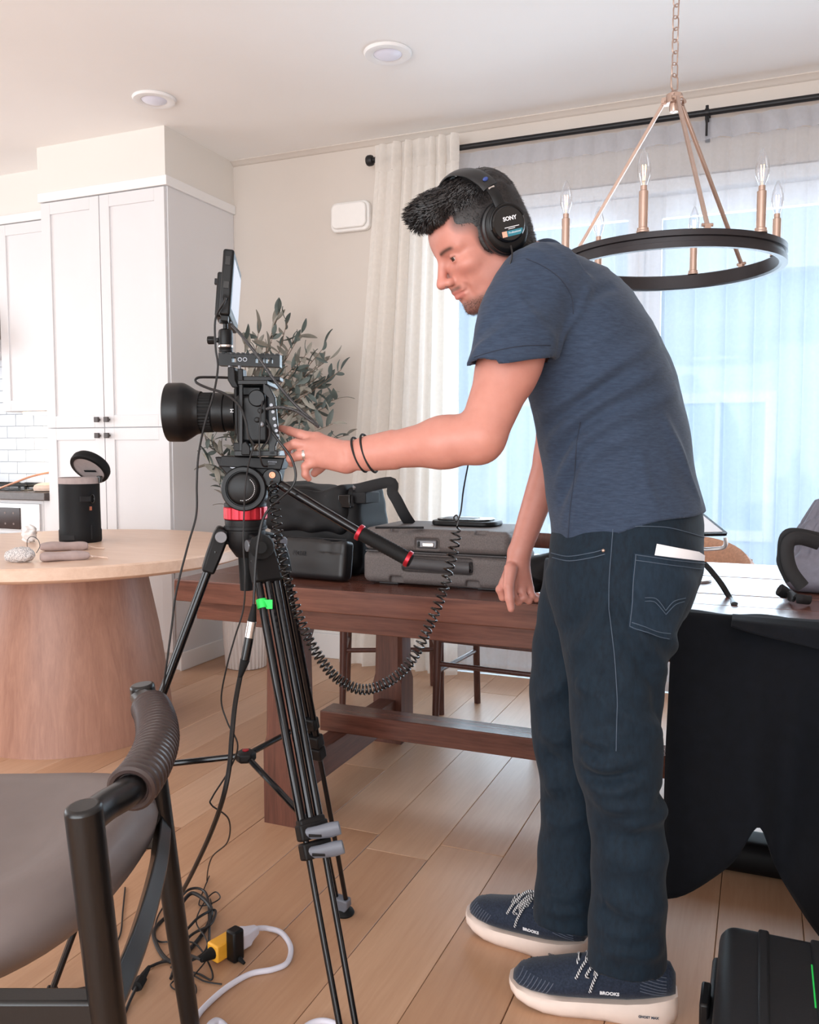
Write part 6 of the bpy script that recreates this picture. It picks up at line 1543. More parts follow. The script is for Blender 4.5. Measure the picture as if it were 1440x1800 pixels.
MB().tube(sp_, .017, 8, flat=(1.0, .14), hint=FH).build('shoulder_strap', M['strap'], bag, smooth=60)
# leather pouch leaning on the bag
pc = ony(556, 988, 2.235); pch = np.array([pc[0], 2.245, TZ_ + .062]); po = Sdf(); Rp = np.array(Matrix.Rotation(-.10, 3, 'Z')) @ np.array(Matrix.Rotation(-.16, 3, 'X'))
po.u(RBox(pch, (.112, .028, .060), .016, Rp))
def pouch_post(P, d):
    q = (P - pch) @ Rp; return d - .006 * np.exp(-(q[:, 0] / .07) ** 2 - (q[:, 2] / .035) ** 2) + .006 * np.exp(-((q[:, 0] - .06) / .03) ** 2) * (q[:, 2] > .02)
pou = thing('leather_pouch', 'small black leather pouch with blind-embossed lettering against the shoulder bag', 'pouch', pch * (1, 1, 0) + (0, 0, TZ_))
sdf_obj('pouch_body', po, .0035, M['leatherb'], pou, post=pouch_post, it=3)
M['emboss'] = pm('blind_embossing', srgb(46, 45, 47), .35, var=.05)
text_obj('embossed_lettering', 'NOIII:', .020, pch + Rp @ np.array([-.045, -.0345, .012]), Rp @ np.array([1, 0, 0]), Rp @ np.array([0, 0, 1]), M['emboss'], pou, .0008)
zp = crom([pch + Rp @ np.array([x, -.004, .060]) for x in (-.1, -.05, 0, .05, .1)], 4); MB().tube(zp, .003, 6).build('zip', M['strap'], pou)

# grey hard case
hx0, hx1 = ony(633, 1040, 2.20)[0], ony(893, 1040, 2.20)[0]; hz = .205
hc = thing('hard_case', 'grey textured hard-shell case with a flip latch on the table', 'case', ((hx0 + hx1) / 2, 2.37, TZ_))
hcx = (hx0 + hx1) / 2; hw_ = (hx1 - hx0) / 2; HY0, HY1 = 2.215, 2.50
lowz = TZ_ + .006
L1 = Sdf(); L1.u(RBox((hcx, (HY0 + HY1) / 2, lowz + .046), (hw_, (HY1 - HY0) / 2, .046), .02))
L1.cut(RBox((hcx + .01, HY0 - .004, lowz + .060), (.105, .020, .022), .008), .003)
for dx in (-.115, .115): L1.cut(RBox((hcx + dx, HY0 - .004, lowz + .004), (.02, .02, .018), .004), .002)
sdf_obj('lower_shell', L1, .004, M['hardgrey'], hc, it=2)
L2 = Sdf(); L2.u(RBox((hcx, (HY0 + HY1) / 2, lowz + .1265), (hw_ - .001, (HY1 - HY0) / 2 - .001, .033), .02)); L2.cut(RBox((hcx - .02, HY0 - .004, lowz + .118), (.036, .012, .016), .004), .002)
L2.cut(RBox((hcx + .135, HY0 - .002, lowz + .156), (.018, .03, .008), .003), .002); L2.cut(RBox((hcx - .12, HY0 - .002, lowz + .156), (.014, .03, .008), .003), .002)
sdf_obj('lid', L2, .004, M['hardgrey'], hc, it=2)
ft = MB(); 
for dx in (-.15, .15): MB().bx(hcx + dx - .03, hcx + dx + .03, HY0 + .03, HY1 - .03, TZ_, lowz + .006).build('foot', M['hardgrey_d'], hc, bevel=.002)
hm = MB(); hm.tube(crom([(hcx - .088, HY0 + .012, lowz + .062), (hcx - .085, HY0 - .004, lowz + .062), (hcx - .07, HY0 - .010, lowz + .062), (hcx + .09, HY0 - .010, lowz + .058), (hcx + .105, HY0 - .004, lowz + .058), (hcx + .108, HY0 + .012, lowz + .058)], 5), .012, 10, flat=(1.3, .7), hint=(0, 1, 0)); hm.build('carry_handle', M['hardgrey_d'], hc, smooth=60)
lt_ = MB().box((hcx - .02, HY0 + .004, lowz + .118), (.060, .012, .024)).build('latch', M['carbon'], hc, bevel=.004)
MB().box((hcx - .014, HY0 - .004, lowz + .117), (.034, .006, .012)).build('latch_tongue', M['silver'], lt_, bevel=.002)
MB().box((hcx - .043, HY0 - .003, lowz + .118), (.006, .006, .015)).build('latch_pin', M['blk'], lt_, bevel=.001)
MB().bx(hcx - hw_ + .012, hcx + hw_ - .012, HY0 - .0012, HY0 + .01, lowz + .0915, lowz + .0945).build('seam_line', M['hardgrey_d'], hc)
# flat cases on top of it
htop = lowz + .160
tp = thing('flat_plate', 'flat black plate with rounded ends lying on the grey case', 'plate', (hcx + .06, 2.40, htop))
tpc = D(797, 927, 2.42); 
rplate(.20, .135, .045, (tpc[0], 2.40, htop), (1, 0, 0), (0, 1, 0), (0, 0, 1), .0, .014).build('plate_body', M['blk'], tp, bevel=.004, seg=3)
rplate(.165, .105, .035, (tpc[0] - .006, 2.405, htop), (1, 0, 0), (0, 1, 0), (0, 0, 1), .014, .019).build('raised_panel', M['blkgloss'], tp, bevel=.002)
MB().box((tpc[0] - .02, 2.405, htop + .0195), (.10, .06, .001)).build('glossy_window', M['hardgrey_d'], tp)
strap2 = crom([D(660, 925, 2.40), D(680, 924, 2.40), D(705, 925, 2.40), D(730, 926, 2.40), D(745, 926, 2.40)], 5); strap2[:, 2] = htop + .004
MB().tube(strap2, .011, 8, flat=(1, .3), hint=(0, 0, 1)).build('loose_strap', M['strap'], label='flat black strap lying across the left of the grey case lid', cat='strap')

# black soft lump by the right hand (rolled cloth pouch)
lp = Sdf(); lpc = ony(950, 1015, 2.26); lpc[2] = TZ_ + .052; lp.u(Ell(lpc, (.055, .06, .052))); lp.u(Ell(lpc + (.03, .02, .012), (.04, .05, .045)), .02)
def lump_post(P, d): return d - .004 * np.sin(P[:, 0] * 90 + 2 * np.sin(P[:, 2] * 70)) * np.sin(P[:, 2] * 80)
sdf_obj('rolled_pouch', lp, .004, M['nylon'], None, post=lump_post, it=2, label='crumpled black cloth pouch on the table just behind the resting hand', cat='pouch')

# tablet on a bent stand, right
stn = thing('tablet_stand', 'white tablet lying on a bent silver stand behind the jeans pocket', 'tablet', onz(1262, 990, TZ_))
tq = D(1246, 934, 2.55); uT = nrm(RT * .98 + FH * .2); vT = nrm(np.cross((0, 0, 1), uT) * .94 + UP * .33); wT = np.cross(uT, vT)
MB().prism(rrect(.26, .19, .012), tq + uT * (-.085) + vT * .06, uT, vT, wT, 0, .008).build('tablet', M['blk'], stn, bevel=.001)
MB().prism(rrect(.235, .165, .004), tq + uT * (-.085) + vT * .06, uT, vT, wT, .008, .0088).build('screen', M['paper'] if 'paper' in M else M['white'], stn)
cl_ = crom([D(1275, 945, 2.50), D(1276, 956, 2.50), D(1270, 963, 2.51), D(1250, 965, 2.52), D(1215, 966, 2.54)], 6); MB().tube(cl_, .0055, 10, flat=(1, 1.5), hint=FH).build('stand_arm', M['steel'], stn)
st_b = np.array([*(D(1215, 966, 2.54))[:2], TZ_]); MB().cyl(st_b, st_b + UP * (D(1215, 966, 2.54)[2] - TZ_), .008, n=12).build('stand_post', M['steel'], stn); MB().lathe([(.001, 0), (.06, 0), (.06, .006), (.02, .010), (.008, .012)], st_b, n=28).build('stand_base', M['steel'], stn)
bl = crom([onz(1292, 1061, TZ + .004), D(1284, 1052, 2.255), D(1268, 1026, 2.27), D(1250, 1003, 2.30), D(1238, 990, 2.33)], 6)
MB().tube(bl, .0075, 8, flat=(1.1, .6)).build('bent_bar', M['blk'], label='black bent bar propped on the table right of the jeans', cat='bar')

# backpack with a bottle, right edge
bp_ = thing('backpack', 'grey and black backpack with straps standing at the right edge of the table', 'backpack', onz(1425, 1050, TZ_))
bpc = onz(1470, 1040, TZ_); bpc = np.array([bpc[0] - .0, bpc[1] + .06, TZ_])
M['packgrey'] = pm('grey_ripstop', srgb(118, 116, 128), .7, var=.12, scale=60, bump=.3, bscale=420)
q = Sdf(); q.u(RBox(bpc + (0, 0, .10), (.10, .10, .10), .05)); q.u(RBox(bpc + (-.02, -.03, .05), (.11, .11, .05), .04), .03)
def bp_post(P, d): w = P - bpc; an = np.arctan2(w[:, 1], w[:, 0]); return d - .004 * np.sin(an * 26) * np.clip((w[:, 2] - .05) / .1, 0, 1) - .003 * np.sin(w[:, 2] * 60)
sdf_obj('pack_body', q, .0045, M['packgrey'], bp_, post=bp_post, it=2)
q = Sdf(); 
for k in range(14):
    a = math.radians(-180 + 360 * k / 14); q.u(Cone(bpc + (.075 * math.cos(a), .075 * math.sin(a), .180), bpc + (.05 * math.cos(a), .05 * math.sin(a), .238), .018, .012), .008)
sdf_obj('gathered_top', q, .004, M['packgrey'], bp_, it=2)
for pts_ in ([(1440, 955, 1.98), (1408, 946, 1.97), (1388, 952, 1.97), (1384, 975, 1.97), (1392, 1005, 1.97), (1412, 1032, 1.97)], [(1440, 948, 2.0), (1400, 940, 1.99), (1382, 945, 1.99), (1378, 975, 1.99), (1378, 990, 1.99), (1392, 1020, 1.99)]):
    MB().tube(crom([D(*p) for p in pts_], 6), .016, 8, flat=(1, .3), hint=FH).build('shoulder_strap', M['strap'], bp_, smooth=60)
MB().tube(crom([onz(1424, 1055, TZ_ + .012), onz(1402, 1052, TZ_ + .02), onz(1385, 1045, TZ_ + .016), onz(1370, 1036, TZ_ + .03)], 5), [.012] * 8 + [.014] * 4 + [.016] * 4, 8, flat=(1, .45), hint=FH).build('strap_end', M['strap'], bp_, smooth=60)
bz0 = bpc + (0, -.01, .205); MB().lathe([(.030, 0), (.030, .05), (.026, .09), (.028, .10), (.034, .104), (.034, .112), (.030, .116), (.030, .14), (.022, .155), (.012, .162), (.001, .163)], bz0 + (-.01, 0, 0), n=24).build('bottle_cap', M['blkgloss'], label='dark bottle top sticking up out of the backpack', cat='bottle')

# ------------------------------------------------------------------ black cloth over the table front
M['velvet'] = cloth_mat('black_cloth', srgb(4, 6, 12), srgb(8, 11, 19), (1, 1, 1), 40, .9, .1, 1200, .02) if 'cloth_mat' in globals() else M['nylon']
cx0, cx1 = onz(1178, 1092, TZ)[0], 1.15
V = []; Fc = []; nx, nz = 110, 44
def cloth_pt(s, t):
    x = cx0 + (cx1 - cx0) * s; u = x - cx0
    fold = .052 * math.sin(u * 17.5 + .4) + .022 * math.sin(u * 33 + 1.3) + .05 * math.exp(-((u - .44) / .15) ** 2)
    lo_z = .20 + .055 * math.sin(u * 13 - .9) * math.exp(-u * .7) - .06 * math.exp(-((u - .42) / .2) ** 2) + .085 * math.exp(-((u - .19) / .05) ** 2) - .02 * math.exp(-((u) / .06) ** 2)
    if t < .12:
        tt_ = t / .12; y = 2.105 - .03 * tt_; z = TZ + .006 + .003 * math.sin(u * 40) * (1 - tt_); return (x, y, z)
    tt_ = (t - .12) / .88; z = (TZ + .006) * (1 - tt_) + lo_z * tt_; k = min(1, tt_ * 2.2)
    y = 2.068 - .02 * min(1, tt_ * 8) - (fold + .035) * k * (.5 + .5 * tt_) - .03 * tt_
    x += .03 * math.sin(u * 15) * tt_
    return (x, y, z)
for j in range(nz + 1):
    for i in range(nx + 1): V.append(cloth_pt(i / nx, j / nz))
for j in range(nz):
    for i in range(nx): k_ = j * (nx + 1) + i; Fc.append((k_, k_ + 1, k_ + nx + 2, k_ + nx + 1))
clo = thing('black_cloth', 'black cloth draped over the front edge of the table down to the floor', 'cloth', (.35, 2.05, .2))
o = mesh_obj('drape', V, Fc, M['velvet'], clo); sm_ = o.modifiers.new('thick', 'SOLIDIFY'); sm_.thickness = .003
# second layer folded over at the right
V = []; Fc = []; nx2, nz2 = 30, 12; fx0 = onz(1285, 1105, TZ)[0]
for j in range(nz2 + 1):
    for i in range(nx2 + 1):
        s, t = i / nx2, j / nz2; x = fx0 + (1.12 - fx0) * s; drop = .012 + .30 * s ** .8 * .55
        z = TZ + .012 - drop * t; y = 2.060 - .040 * min(1, t * 3) - .035 * t + .01 * math.sin(s * 14) * t; V.append((x, y, z))
for j in range(nz2):
    for i in range(nx2): k_ = j * (nx2 + 1) + i; Fc.append((k_, k_ + 1, k_ + nx2 + 2, k_ + nx2 + 1))
o = mesh_obj('folded_layer', V, Fc, M['velvet'], clo); sm_ = o.modifiers.new('thick', 'SOLIDIFY'); sm_.thickness = .004
# long bag on the floor under the table
fb = Sdf(); fbc = np.array([.12, 2.46, .045]); fb.u(RBox(fbc, (.34, .07, .044), .04)); sdf_obj('stand_bag', fb, .008, M['nylon'], None, it=2, label='long black bag lying on the floor under the table behind the cloth', cat='bag')

# black hard case on the floor, bottom right
M['peli'] = pm('black_rugged_case', srgb(20, 20, 23), .5, var=.12, scale=50, bump=.12, bscale=300)
kc = thing('equipment_case', 'black rugged case with green tape on the floor, bottom right corner', 'case', (.24, 1.36, 0))
kx0, kx1, ky0, ky1, kz = -.05, .52, 1.08, 1.625, .285
k1 = Sdf(); k1.u(RBox(((kx0 + kx1) / 2, (ky0 + ky1) / 2, .095), ((kx1 - kx0) / 2, (ky1 - ky0) / 2, .094), .03)); sdf_obj('lower_shell', k1, .007, M['peli'], kc, it=2)
k2 = Sdf(); k2.u(RBox(((kx0 + kx1) / 2, (ky0 + ky1) / 2, .238), ((kx1 - kx0) / 2, (ky1 - ky0) / 2, .047), .03)); sdf_obj('lid', k2, .007, M['peli'], kc, it=2)
MB().bx(kx0 - .012, kx1 + .012, ky0 - .012, ky1 + .012, .176, .204).build('rim_band', M['peli'], kc, bevel=.008, seg=3)
for xx in (.065, .15): MB().bx(kx0 + xx, kx0 + xx + .018, ky0 + .02, ky1 - .02, .28, .291).build('lid_rib', M['peli'], kc, bevel=.004)
for yy in (1.2, 1.48): MB().box((kx0 - .016, yy, .19), (.016, .07, .07)).build('latch', M['blk'], kc, bevel=.004)
MB().box((.115, 1.47, .2852), (.035, .12, .0012)).build('tape_strip', M['tape'], kc)

# ================================================================== things on the round table
RZ0 = RTZ + .0006
lpx = onz(141, 972, RTZ); lpb = D(140, 970, 3.20); lc_ = onz(142, 952, RTZ)
lb = thing('lens_pouch', 'tall black padded lens pouch with its lid flipped open on the round table', 'pouch', np.array([lc_[0], lc_[1], RZ0]))
lc_ = np.array([lc_[0], lc_[1] , RZ0]); rL = 40 * 3.15 / 1500
MB().lathe([(.001, 0), (rL * 1.0, 0), (rL * 1.03, .008), (rL * 1.03, .05), (rL, .055), (rL * .985, .16), (rL * .985, .245), (rL * .97, .25)], lc_, n=36).build('pouch_body', M['nylon'], lb, smooth=40)
M['greyfab'] = pm('grey_lining', srgb(172, 158, 156), .8, var=.08, scale=60, bump=.2, bscale=500)
MB().lathe([(rL * .975, .247), (rL * .985, .25), (rL * .985, .272), (rL * .93, .274), (rL * .93, .24)], lc_, n=36, cap0=False, cap1=False).build('rim', M['greyfab'], lb)
lz = lc_ + np.array([0, 0, .278]); hx_ = RT * .55 + FH * .35; lu = nrm(RT * .93 + FH * .35); lv_ = np.cross((0, 0, 1), lu)
lid_c = lc_ + RT * .03 + FH * .045 + UP * .312; lw = nrm(-RT * .24 - FH * .66 - UP * .72); u_, v_, w_ = frame_of(lw, UP)
MB().lathe([(.070, .012), (.083, .010), (.086, .002), (.085, -.018), (.078, -.030), (.05, -.036), (.001, -.038)], lid_c, lw, n=36, cap0=False).build('lid', M['nylon'], lb)
MB().lathe([(.001, .004), (.06, .006), (.078, .008), (.078, .003)], lid_c, lw, n=36).build('lid_lining', M['greyfab'], lb)
MB().box(lid_c + w_ * .0085 - v_ * .01, (.06, .010, .002), np.stack([u_, v_, w_], 1)).build('lid_label', M['strap'], lb)
sdp = nrm(-FH * .8 + RT * .6)
MB().box(lc_ + sdp * (rL * .99) + UP * .185, (.045, .008, .024), np.stack([np.cross(UP, sdp), sdp, UP], 1)).build('side_strap', M['strap'], lb, bevel=.002)
p0 = lc_ + nrm(-FH * .55 + RT * .84) * (rL * 1.01) + UP * .185; ring = [p0 + UP * math.sin(a) * .018 + nrm(FH * .84 + RT * .55) * math.cos(a) * .010 for a in np.linspace(0, 2 * math.pi, 20, endpoint=False)]; MB().tube(ring, .003, 6, closed=True).build('d_ring', M['blkgloss'], lb)
MB().box(lc_ + nrm(RT * .9 + FH * .1) * (rL * 1.0) + UP * .265, (.018, .026, .03), np.stack([RT, FH, UP], 1)).build('hinge_buckle', M['blkgloss'], lb, bevel=.003)
tgp = nrm(-FH * .62 + RT * .78); MB().box(lc_ + tgp * (rL * 1.0) + UP * .145, (.010, .003, .016), np.stack([np.cross(UP, tgp), tgp, UP], 1)).build('logo_tag', M['coppery'], lb)
MB().box(lc_ + tgp * (rL * 1.03) + UP * .045, (.006, .004, .06), np.stack([np.cross(UP, tgp), tgp, UP], 1)).build('side_tab', M['strap'], lb, bevel=.001)
MB().box(lc_ - FH * rL * 1.03 - RT * .02 + UP * .025, (.06, .004, .022), np.stack([RT, FH, UP], 1)).build('webbing_loop', M['strap'], lb, bevel=.001)

M['drawbag'] = pm('taupe_drawstring_cotton', srgb(176, 156, 152), .85, var=.08, scale=50, bump=.25, bscale=380)
def drawbag(a, b, r, label, seed):
    t = thing('drawstring_bag', label, 'bag', np.array([a[0], a[1], RZ0]), 'taupe drawstring bags')
    q = Sdf(); a = np.array(a); b = np.array(b); a[2] = RZ0 + r * .8; b[2] = RZ0 + r * .72; ax = nrm(b - a); sd = nrm(np.cross((0, 0, 1), ax))
    q.u(Loft([a, a + (b - a) * .1, a + (b - a) * .5, a + (b - a) * .9, b], sd, [r * .7, r * 1.15, r * 1.2, r * 1.15, r * 1.05], [r * .5, r * .75, r * .8, r * .72, r * .5], 2.6))
    def post(P, d): w = P - a; return d - .0018 * np.sin((w @ ax) * 60 + seed) - .0015 * np.sin((w @ sd) * 150 + (w @ ax) * 20)
    sdf_obj('bag_body', q, .0035, M['drawbag'], t, post=post, it=2)
    for k in range(2):
        e = b + ax * .012; rnd_ = random.Random(seed + k)
        pts_ = [b - ax * .004 + sd * (.01 - .02 * k), e + UP * -.005 + sd * rnd_.uniform(-.02, .02), e + ax * .02 + UP * (RZ0 + .004 - e[2]) + sd * rnd_.uniform(-.02, .02), e + ax * .05 + UP * (RZ0 + .003 - e[2]) + sd * rnd_.uniform(-.03, .02)]
        MB().tube(crom(pts_, 5), .0022, 6).build('drawstring', M['linen'], t)
    return t
drawbag(onz(72, 982, RTZ + .012), onz(156, 977, RTZ + .012), .020, 'taupe drawstring bag lying nearer the table edge', 1)
drawbag(onz(70, 964, RTZ + .012), onz(154, 960, RTZ + .014), .021, 'taupe drawstring bag lying behind the first, by the lens pouch', 5)
# speckled bundle with a wire loop
bw_ = NT('speckled_wool'); v = bw_.coord(); vo = bw_.node('ShaderNodeTexVoronoi'); vo.inputs['Scale'].default_value = 260; bw_.lk(v, vo.inputs['Vector']); bw_.lk(bw_.ramp(vo.outputs['Distance'], [(.15, srgb(92, 90, 92)), (.5, srgb(214, 208, 206))]), bw_.b.inputs['Base Color']); bw_.b.inputs['Roughness'].default_value = .9; M['speck'] = bw_.m
bl_ = Sdf(); b0 = onz(40, 978, RTZ + .02); b0[2] = RZ0 + .026; bl_.u(Ell(b0, (.045, .035, .027))); bl_.u(Ell(b0 + RT * -.035 + UP * -.006, (.03, .025, .02)), .02)
bu = thing('wool_bundle', 'grey speckled fuzzy bundle with a wire loop beside the drawstring bags', 'bundle', b0 * (1, 1, 0) + (0, 0, RZ0))
sdf_obj('bundle', bl_, .003, M['speck'], bu, post=lambda P, d: d - .0025 * np.sin(P[:, 0] * 210) * np.sin(P[:, 1] * 230) * np.sin(P[:, 2] * 220), it=1)
wp = crom([onz(64, 972, RTZ + .02), D(70, 960, 3.10), D(66, 948, 3.11), D(55, 943, 3.12), D(48, 950, 3.13), onz(48, 962, RTZ + .02)], 6); MB().tube(wp, .0014, 6).build('wire_loop', M['hardgrey_d'], bu)
M['clearbag'] = pm('clear_plastic_bag', srgb(240, 236, 234), .3, var=.05, scale=20)
q = Sdf(); c0 = onz(42, 955, RTZ); c0 = np.array([c0[0], c0[1] + .03, RZ0 + .036]); q.u(Ell(c0, (.034, .028, .036))); sdf_obj('tissue_ball', q, .003, M['clearbag'], None, post=lambda P, d: d - .006 * np.sin(P[:, 0] * 150 + 3 * np.sin(P[:, 2] * 90)) * np.sin(P[:, 1] * 130 + P[:, 2] * 120), it=2, label='crumpled white tissue behind the speckled bundle on the round table', cat='tissue')

# ================================================================== olive tree in a fluted pot
M['pot'] = pm('white_fluted_ceramic', srgb(226, 218, 214), .5, var=.02, scale=10)
pc0 = np.array([ony(432, 1100, 3.80)[0], 3.80, 0]); ot = thing('olive_tree', 'olive tree with grey-green leaves in a white fluted pot by the pantry', 'plant', pc0)
m = MB(); R = []; nf = 30; na = nf * 8
for r0, z_ in ((.100, .0), (.108, .004), (.118, .15), (.124, .34), (.126, .385), (.119, .388), (.113, .36)):
    R.append(np.array([pc0 + (lambda rr, a: (rr * math.cos(a), rr * math.sin(a), z_))(r0 - (.006 * (.5 - .5 * abs(math.cos(nf * (2 * math.pi * k / na) / 2))) * 2 if .003 < z_ < .386 and r0 > .107 and r0 != .119 and r0 != .113 else .003), 2 * math.pi * k / na) for k in range(na)]))
m.rings(R, True, False); m.build('pot', M['pot'], ot, smooth=60)
M['soil'] = pm('dark_soil', srgb(60, 46, 40), .95, var=.3, scale=60, bump=.5, bscale=90); MB().lathe([(.113, .345), (.06, .352), (.001, .355)], pc0, n=30).build('soil', M['soil'], ot)
M['bark'] = pm('olive_bark', srgb(122, 102, 88), .85, var=.2, scale=50, bump=.3, bscale=120)
M['leafA'] = pm('olive_leaf_dark', srgb(86, 96, 92), .55, var=.2, scale=30); M['leafB'] = pm('olive_leaf_pale', srgb(146, 142, 132), .6, var=.18, scale=30)
rg2 = random.Random(21); leafs = []
def leaf_mesh(mat, L=.075, W=.011):
    V = []; Fc = []; n = 7
    for i in range(n + 1):
        t = i / n; w = W * math.sin(math.pi * min(1, t * .93 + .05)) ** .8; zc = .010 * math.sin(t * 2.4)
        V += [(-w, t * L, zc + .0025), (0, t * L, zc), (w, t * L, zc + .0025)]
    for i in range(n):
        a = i * 3; Fc += [(a, a + 1, a + 4, a + 3), (a + 1, a + 2, a + 5, a + 4)]
    me = bpy.data.meshes.new('leaf'); me.from_pydata(V, [], Fc); me.materials.append(mat); me.shade_smooth(); return me
lm = [leaf_mesh(M['leafA']), leaf_mesh(M['leafB']), leaf_mesh(M['leafA'], .062, .012), leaf_mesh(M['leafB'], .085, .012)]
leaf_n = 0; extra = MB()
def add_leaf(p, d, s, parent):
    global leaf_n
    d = nrm(d); side = nrm(np.cross(d, (rg2.uniform(-1, 1), rg2.uniform(-1, 1), rg2.uniform(-.3, 1)))); n_ = np.cross(side, d)
    me_ = lm[rg2.randrange(4)]; Mx = Matrix(((side[0], d[0], n_[0], p[0]), (side[1], d[1], n_[1], p[1]), (side[2], d[2], n_[2], p[2]), (0, 0, 0, 1)))
    Mx = Mx @ Matrix.Scale(s, 4); leaf_n += 1
    if leaf_n <= 290:
        o = bpy.data.objects.new('leaf', me_); link(o, parent); o.matrix_basis = Mx
    else:
        extra.mi = 0 if me_.materials[0] == M['leafA'] else 1; extra.add([Mx @ v_.co for v_ in me_.vertices], [tuple(f_.vertices) for f_ in me_.polygons])
trunk = crom([pc0 + (0, 0, .34), pc0 + (.01, -.01, .55), pc0 + (-.015, -.01, .75), pc0 + (.01, -.02, .95), pc0 + (.03, -.03, 1.15)], 6); MB().tube(trunk, np.linspace(.013, .006, len(trunk)), 10).build('trunk', M['bark'], ot)
tips = [((490, 548), 3.78), ((530, 585), 3.85), ((570, 610), 3.8), ((600, 650), 3.75), ((596, 700), 3.8), ((560, 640), 3.9), ((455, 580), 3.85), ((430, 600), 3.8), ((470, 620), 3.9), ((520, 640), 3.75), ((545, 690), 3.7), ((585, 745), 3.72), ((610, 765), 3.75), ((400, 760), 3.62), ((375, 790), 3.58), ((368, 815), 3.55), ((395, 835), 3.6), ((425, 690), 3.72), ((445, 640), 3.75), ((385, 850), 3.58), ((410, 815), 3.6), ((360, 765), 3.52), ((445, 720), 3.7), ((480, 590), 3.72), ((505, 565), 3.82), ((540, 620), 3.72), ((580, 630), 3.86), ((575, 715), 3.78), ((525, 670), 3.68), ((490, 660), 3.7), ((555, 665), 3.7), ((500, 750), 3.72), ((460, 790), 3.7), ((535, 765), 3.74), ((505, 700), 3.7), ((470, 740), 3.75), ((540, 740), 3.8), ((515, 600), 3.9), ((560, 700), 3.88), ((395, 735), 3.6), ((575, 670), 3.82), ((415, 790), 3.6)]
for (xy, Yd) in sorted(tips, key=lambda t_: t_[1]):
    tip = ony(xy[0], xy[1], Yd); zt_ = min(1.12, max(.55, tip[2] - .28)); k_ = int(np.argmin(abs(trunk[:, 2] - zt_))); a = trunk[k_]; mid = a * .45 + tip * .55 + np.array([rg2.uniform(-.03, .03), rg2.uniform(-.03, .03), .04])
    P = crom([a, mid, tip], 7); b_ = MB().tube(P, np.linspace(.0042, .0013, len(P)), 6).build('branch', M['bark'], ot)
    nl = 12
    for i in range(nl):
        t = .38 + .62 * i / (nl - 1); j_ = t * (len(P) - 1); p = P[int(j_)] + (P[min(int(j_) + 1, len(P) - 1)] - P[int(j_)]) * (j_ - int(j_)); tg_ = nrm(P[-1] - P[-3]); perp = nrm(np.array([rg2.gauss(0, 1), rg2.gauss(0, .6), rg2.gauss(0, 1)]))
        add_leaf(p, tg_ * (.55 if i < nl - 1 else 1.5) + perp * .8 + UP * .15, rg2.uniform(.85, 1.4), ot if False else b_)

if extra.v: extra.build('foliage', [M['leafA'], M['leafB']], ot, kind='stuff', smooth=60)

# ================================================================== cords on the floor
M['whitecord'] = pm('white_extension_cord', srgb(216, 214, 226), .4, var=.03, scale=30); M['yellow'] = pm('yellow_plug_body', srgb(236, 170, 52), .45, var=.05)
zf = .0062
wc = thing('extension_cord', 'white extension cord curling across the floor from the yellow adapter', 'cord', onz(450, 1650, 0))
MB().tube(crom([onz(452, 1632, .022), onz(470, 1632, .012), onz(495, 1640, zf), onz(511, 1665, zf), onz(505, 1692, zf), onz(480, 1704, zf), onz(440, 1712, zf), onz(400, 1735, zf), onz(365, 1765, zf), onz(345, 1790, zf), onz(330, 1830, zf), onz(345, 1845, zf), onz(370, 1800, zf + .012), onz(392, 1800, zf), onz(430, 1850, zf), onz(490, 1850, zf), onz(545, 1800, zf), onz(590, 1800, zf), onz(640, 1840, zf)], 8), .0062, 12).build('cord', M['whitecord'], wc)
pa, pb = onz(415, 1655, .024), onz(452, 1633, .024); pxx = nrm(pb - pa); pyy = nrm(np.cross((0, 0, 1), pxx))
MB().rings([np.array([pa + (pb - pa) * t + pyy * w * a + UP * h * b for a, b in ((-1, -1), (1, -1), (1, 1), (-1, 1))]) for t, w, h in ((0, .020, .018), (.45, .020, .018), (.6, .015, .015), (1.0, .009, .009))]).build('socket_end', M['whitecord'], wc, bevel=.004)
ya = thing('power_adapter', 'yellow plug adapter with a black charger block on the floor', 'adapter', onz(390, 1670, 0))
yc = onz(392, 1664, .026); Ry = np.stack([pxx, pyy, np.array([0, 0, 1.])], 1)
MB().box(yc, (.062, .036, .040), Ry).build('yellow_body', M['yellow'], ya, bevel=.004)
MB().box(yc + pyy * -.030 + pxx * .010 + UP * .012, (.030, .030, .072), Ry).build('charger_block', M['blk'], ya, bevel=.005)
cb = yc + pyy * -.030 + pxx * .010 + UP * -.016
MB().cyl(yc - pxx * .030, yc - pxx * .062, .014, .007, n=14).build('black_plug', M['rubber'], ya)
MB().cyl(cb - pyy * .012, cb - pyy * .030 - UP * .006, .006, .0035, n=10).build('strain_relief', M['rubber'], ya)
F = lambda x, y, z=.003: onz(x, y, z)
pl0 = yc - pxx * .062
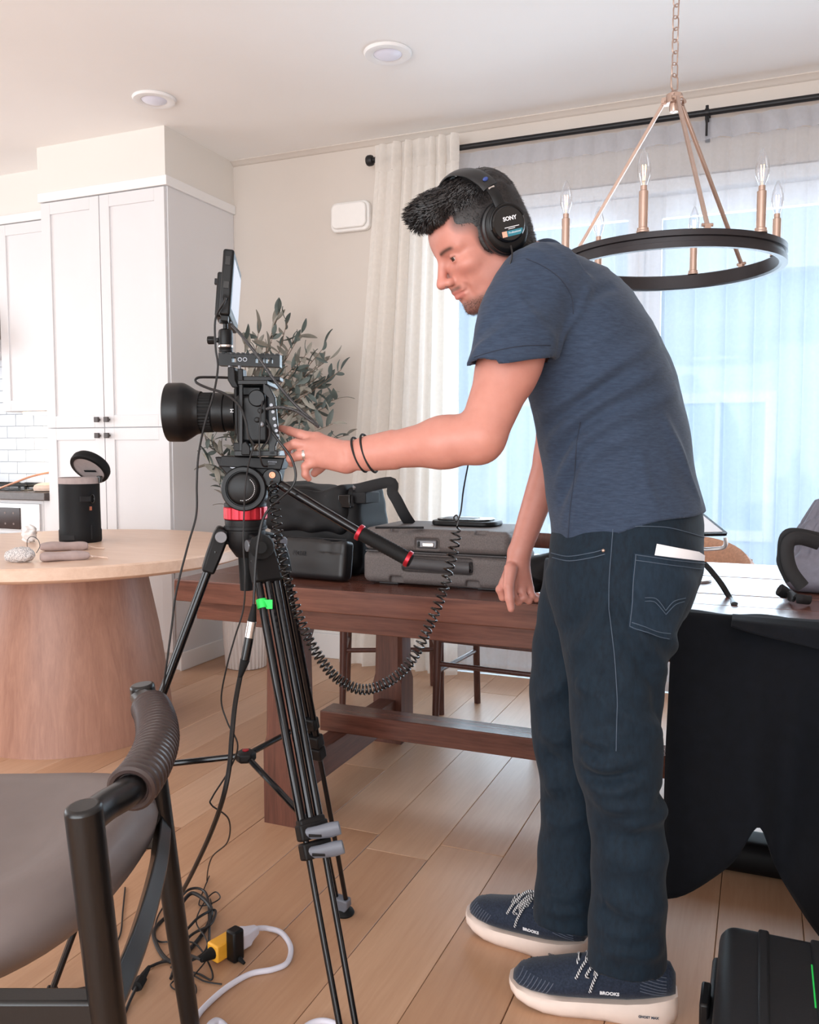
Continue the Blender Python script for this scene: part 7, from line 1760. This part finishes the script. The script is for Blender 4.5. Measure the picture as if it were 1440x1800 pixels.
cable('thick black cable looping on the floor from the yellow adapter', [pl0, F(322, 1680), F(300, 1720, .004), F(330, 1650, .012), F(370, 1625, .02), F(378, 1600, .012), F(350, 1612, .02), F(318, 1640, .006), F(300, 1610, .006), F(330, 1565, .01), F(362, 1570, .01), F(368, 1630, .014), F(362, 1670, .016), F(330, 1690, .006), F(290, 1690, .005), F(262, 1700, .005)], .0033)
cable('thin black cord in a tangle beside the chair leg', [F(368, 1540, .006), F(352, 1580, .006), F(352, 1592, .006), F(372, 1588, .012), F(387, 1578, .014), F(378, 1568, .012), F(360, 1585, .008), F(345, 1620, .014), F(362, 1650, .022), F(366, 1680, .02), F(345, 1710, .006), F(318, 1740, .004), F(300, 1730, .004), F(330, 1712, .005), F(360, 1725, .004), F(390, 1730, .003)], .0017)
cable('second thin black cord crossing the tangle on the floor', [F(300, 1575, .005), F(278, 1610, .004), F(272, 1640, .004), F(280, 1655, .004), F(310, 1655, .006), F(345, 1660, .010), F(370, 1700, .010), F(372, 1722, .004), F(350, 1712, .004), F(320, 1705, .004), F(300, 1700, .004)], .0021)
cable('small loop of thin black cord near the white extension cord', [F(332, 1760), F(345, 1745), F(342, 1730), F(330, 1735), F(324, 1755)], .0015)
cable('thin cord lying on the floor behind the leather seat', [F(220, 1560), F(216, 1600), F(212, 1640), F(200, 1660), F(175, 1670)], .002)
cable('black cord running along the floor under the leather seat', [F(-30, 1812), F(10, 1790), F(40, 1772), F(75, 1755), F(110, 1745), F(160, 1735)], .0035)
pq = thing('power_plug', 'black inline cord connector on the floor behind the chair leg', 'connector', onz(255, 1710, 0))
a_, b_ = F(240, 1735, .016), F(262, 1700, .010); MB().tube([a_, a_ * .6 + b_ * .4], [.014, .013], 8, flat=(1, .8)).build('plug_body', M['rubber'], pq, bevel=.002); MB().tube([a_ * .6 + b_ * .4, b_], [.009, .0045], 10).build('plug_boot', M['rubber'], pq)
cable('black cord leaving the inline connector under the seat', [a_, F(228, 1760, .006), F(215, 1790, .004), F(190, 1830)], .0035)
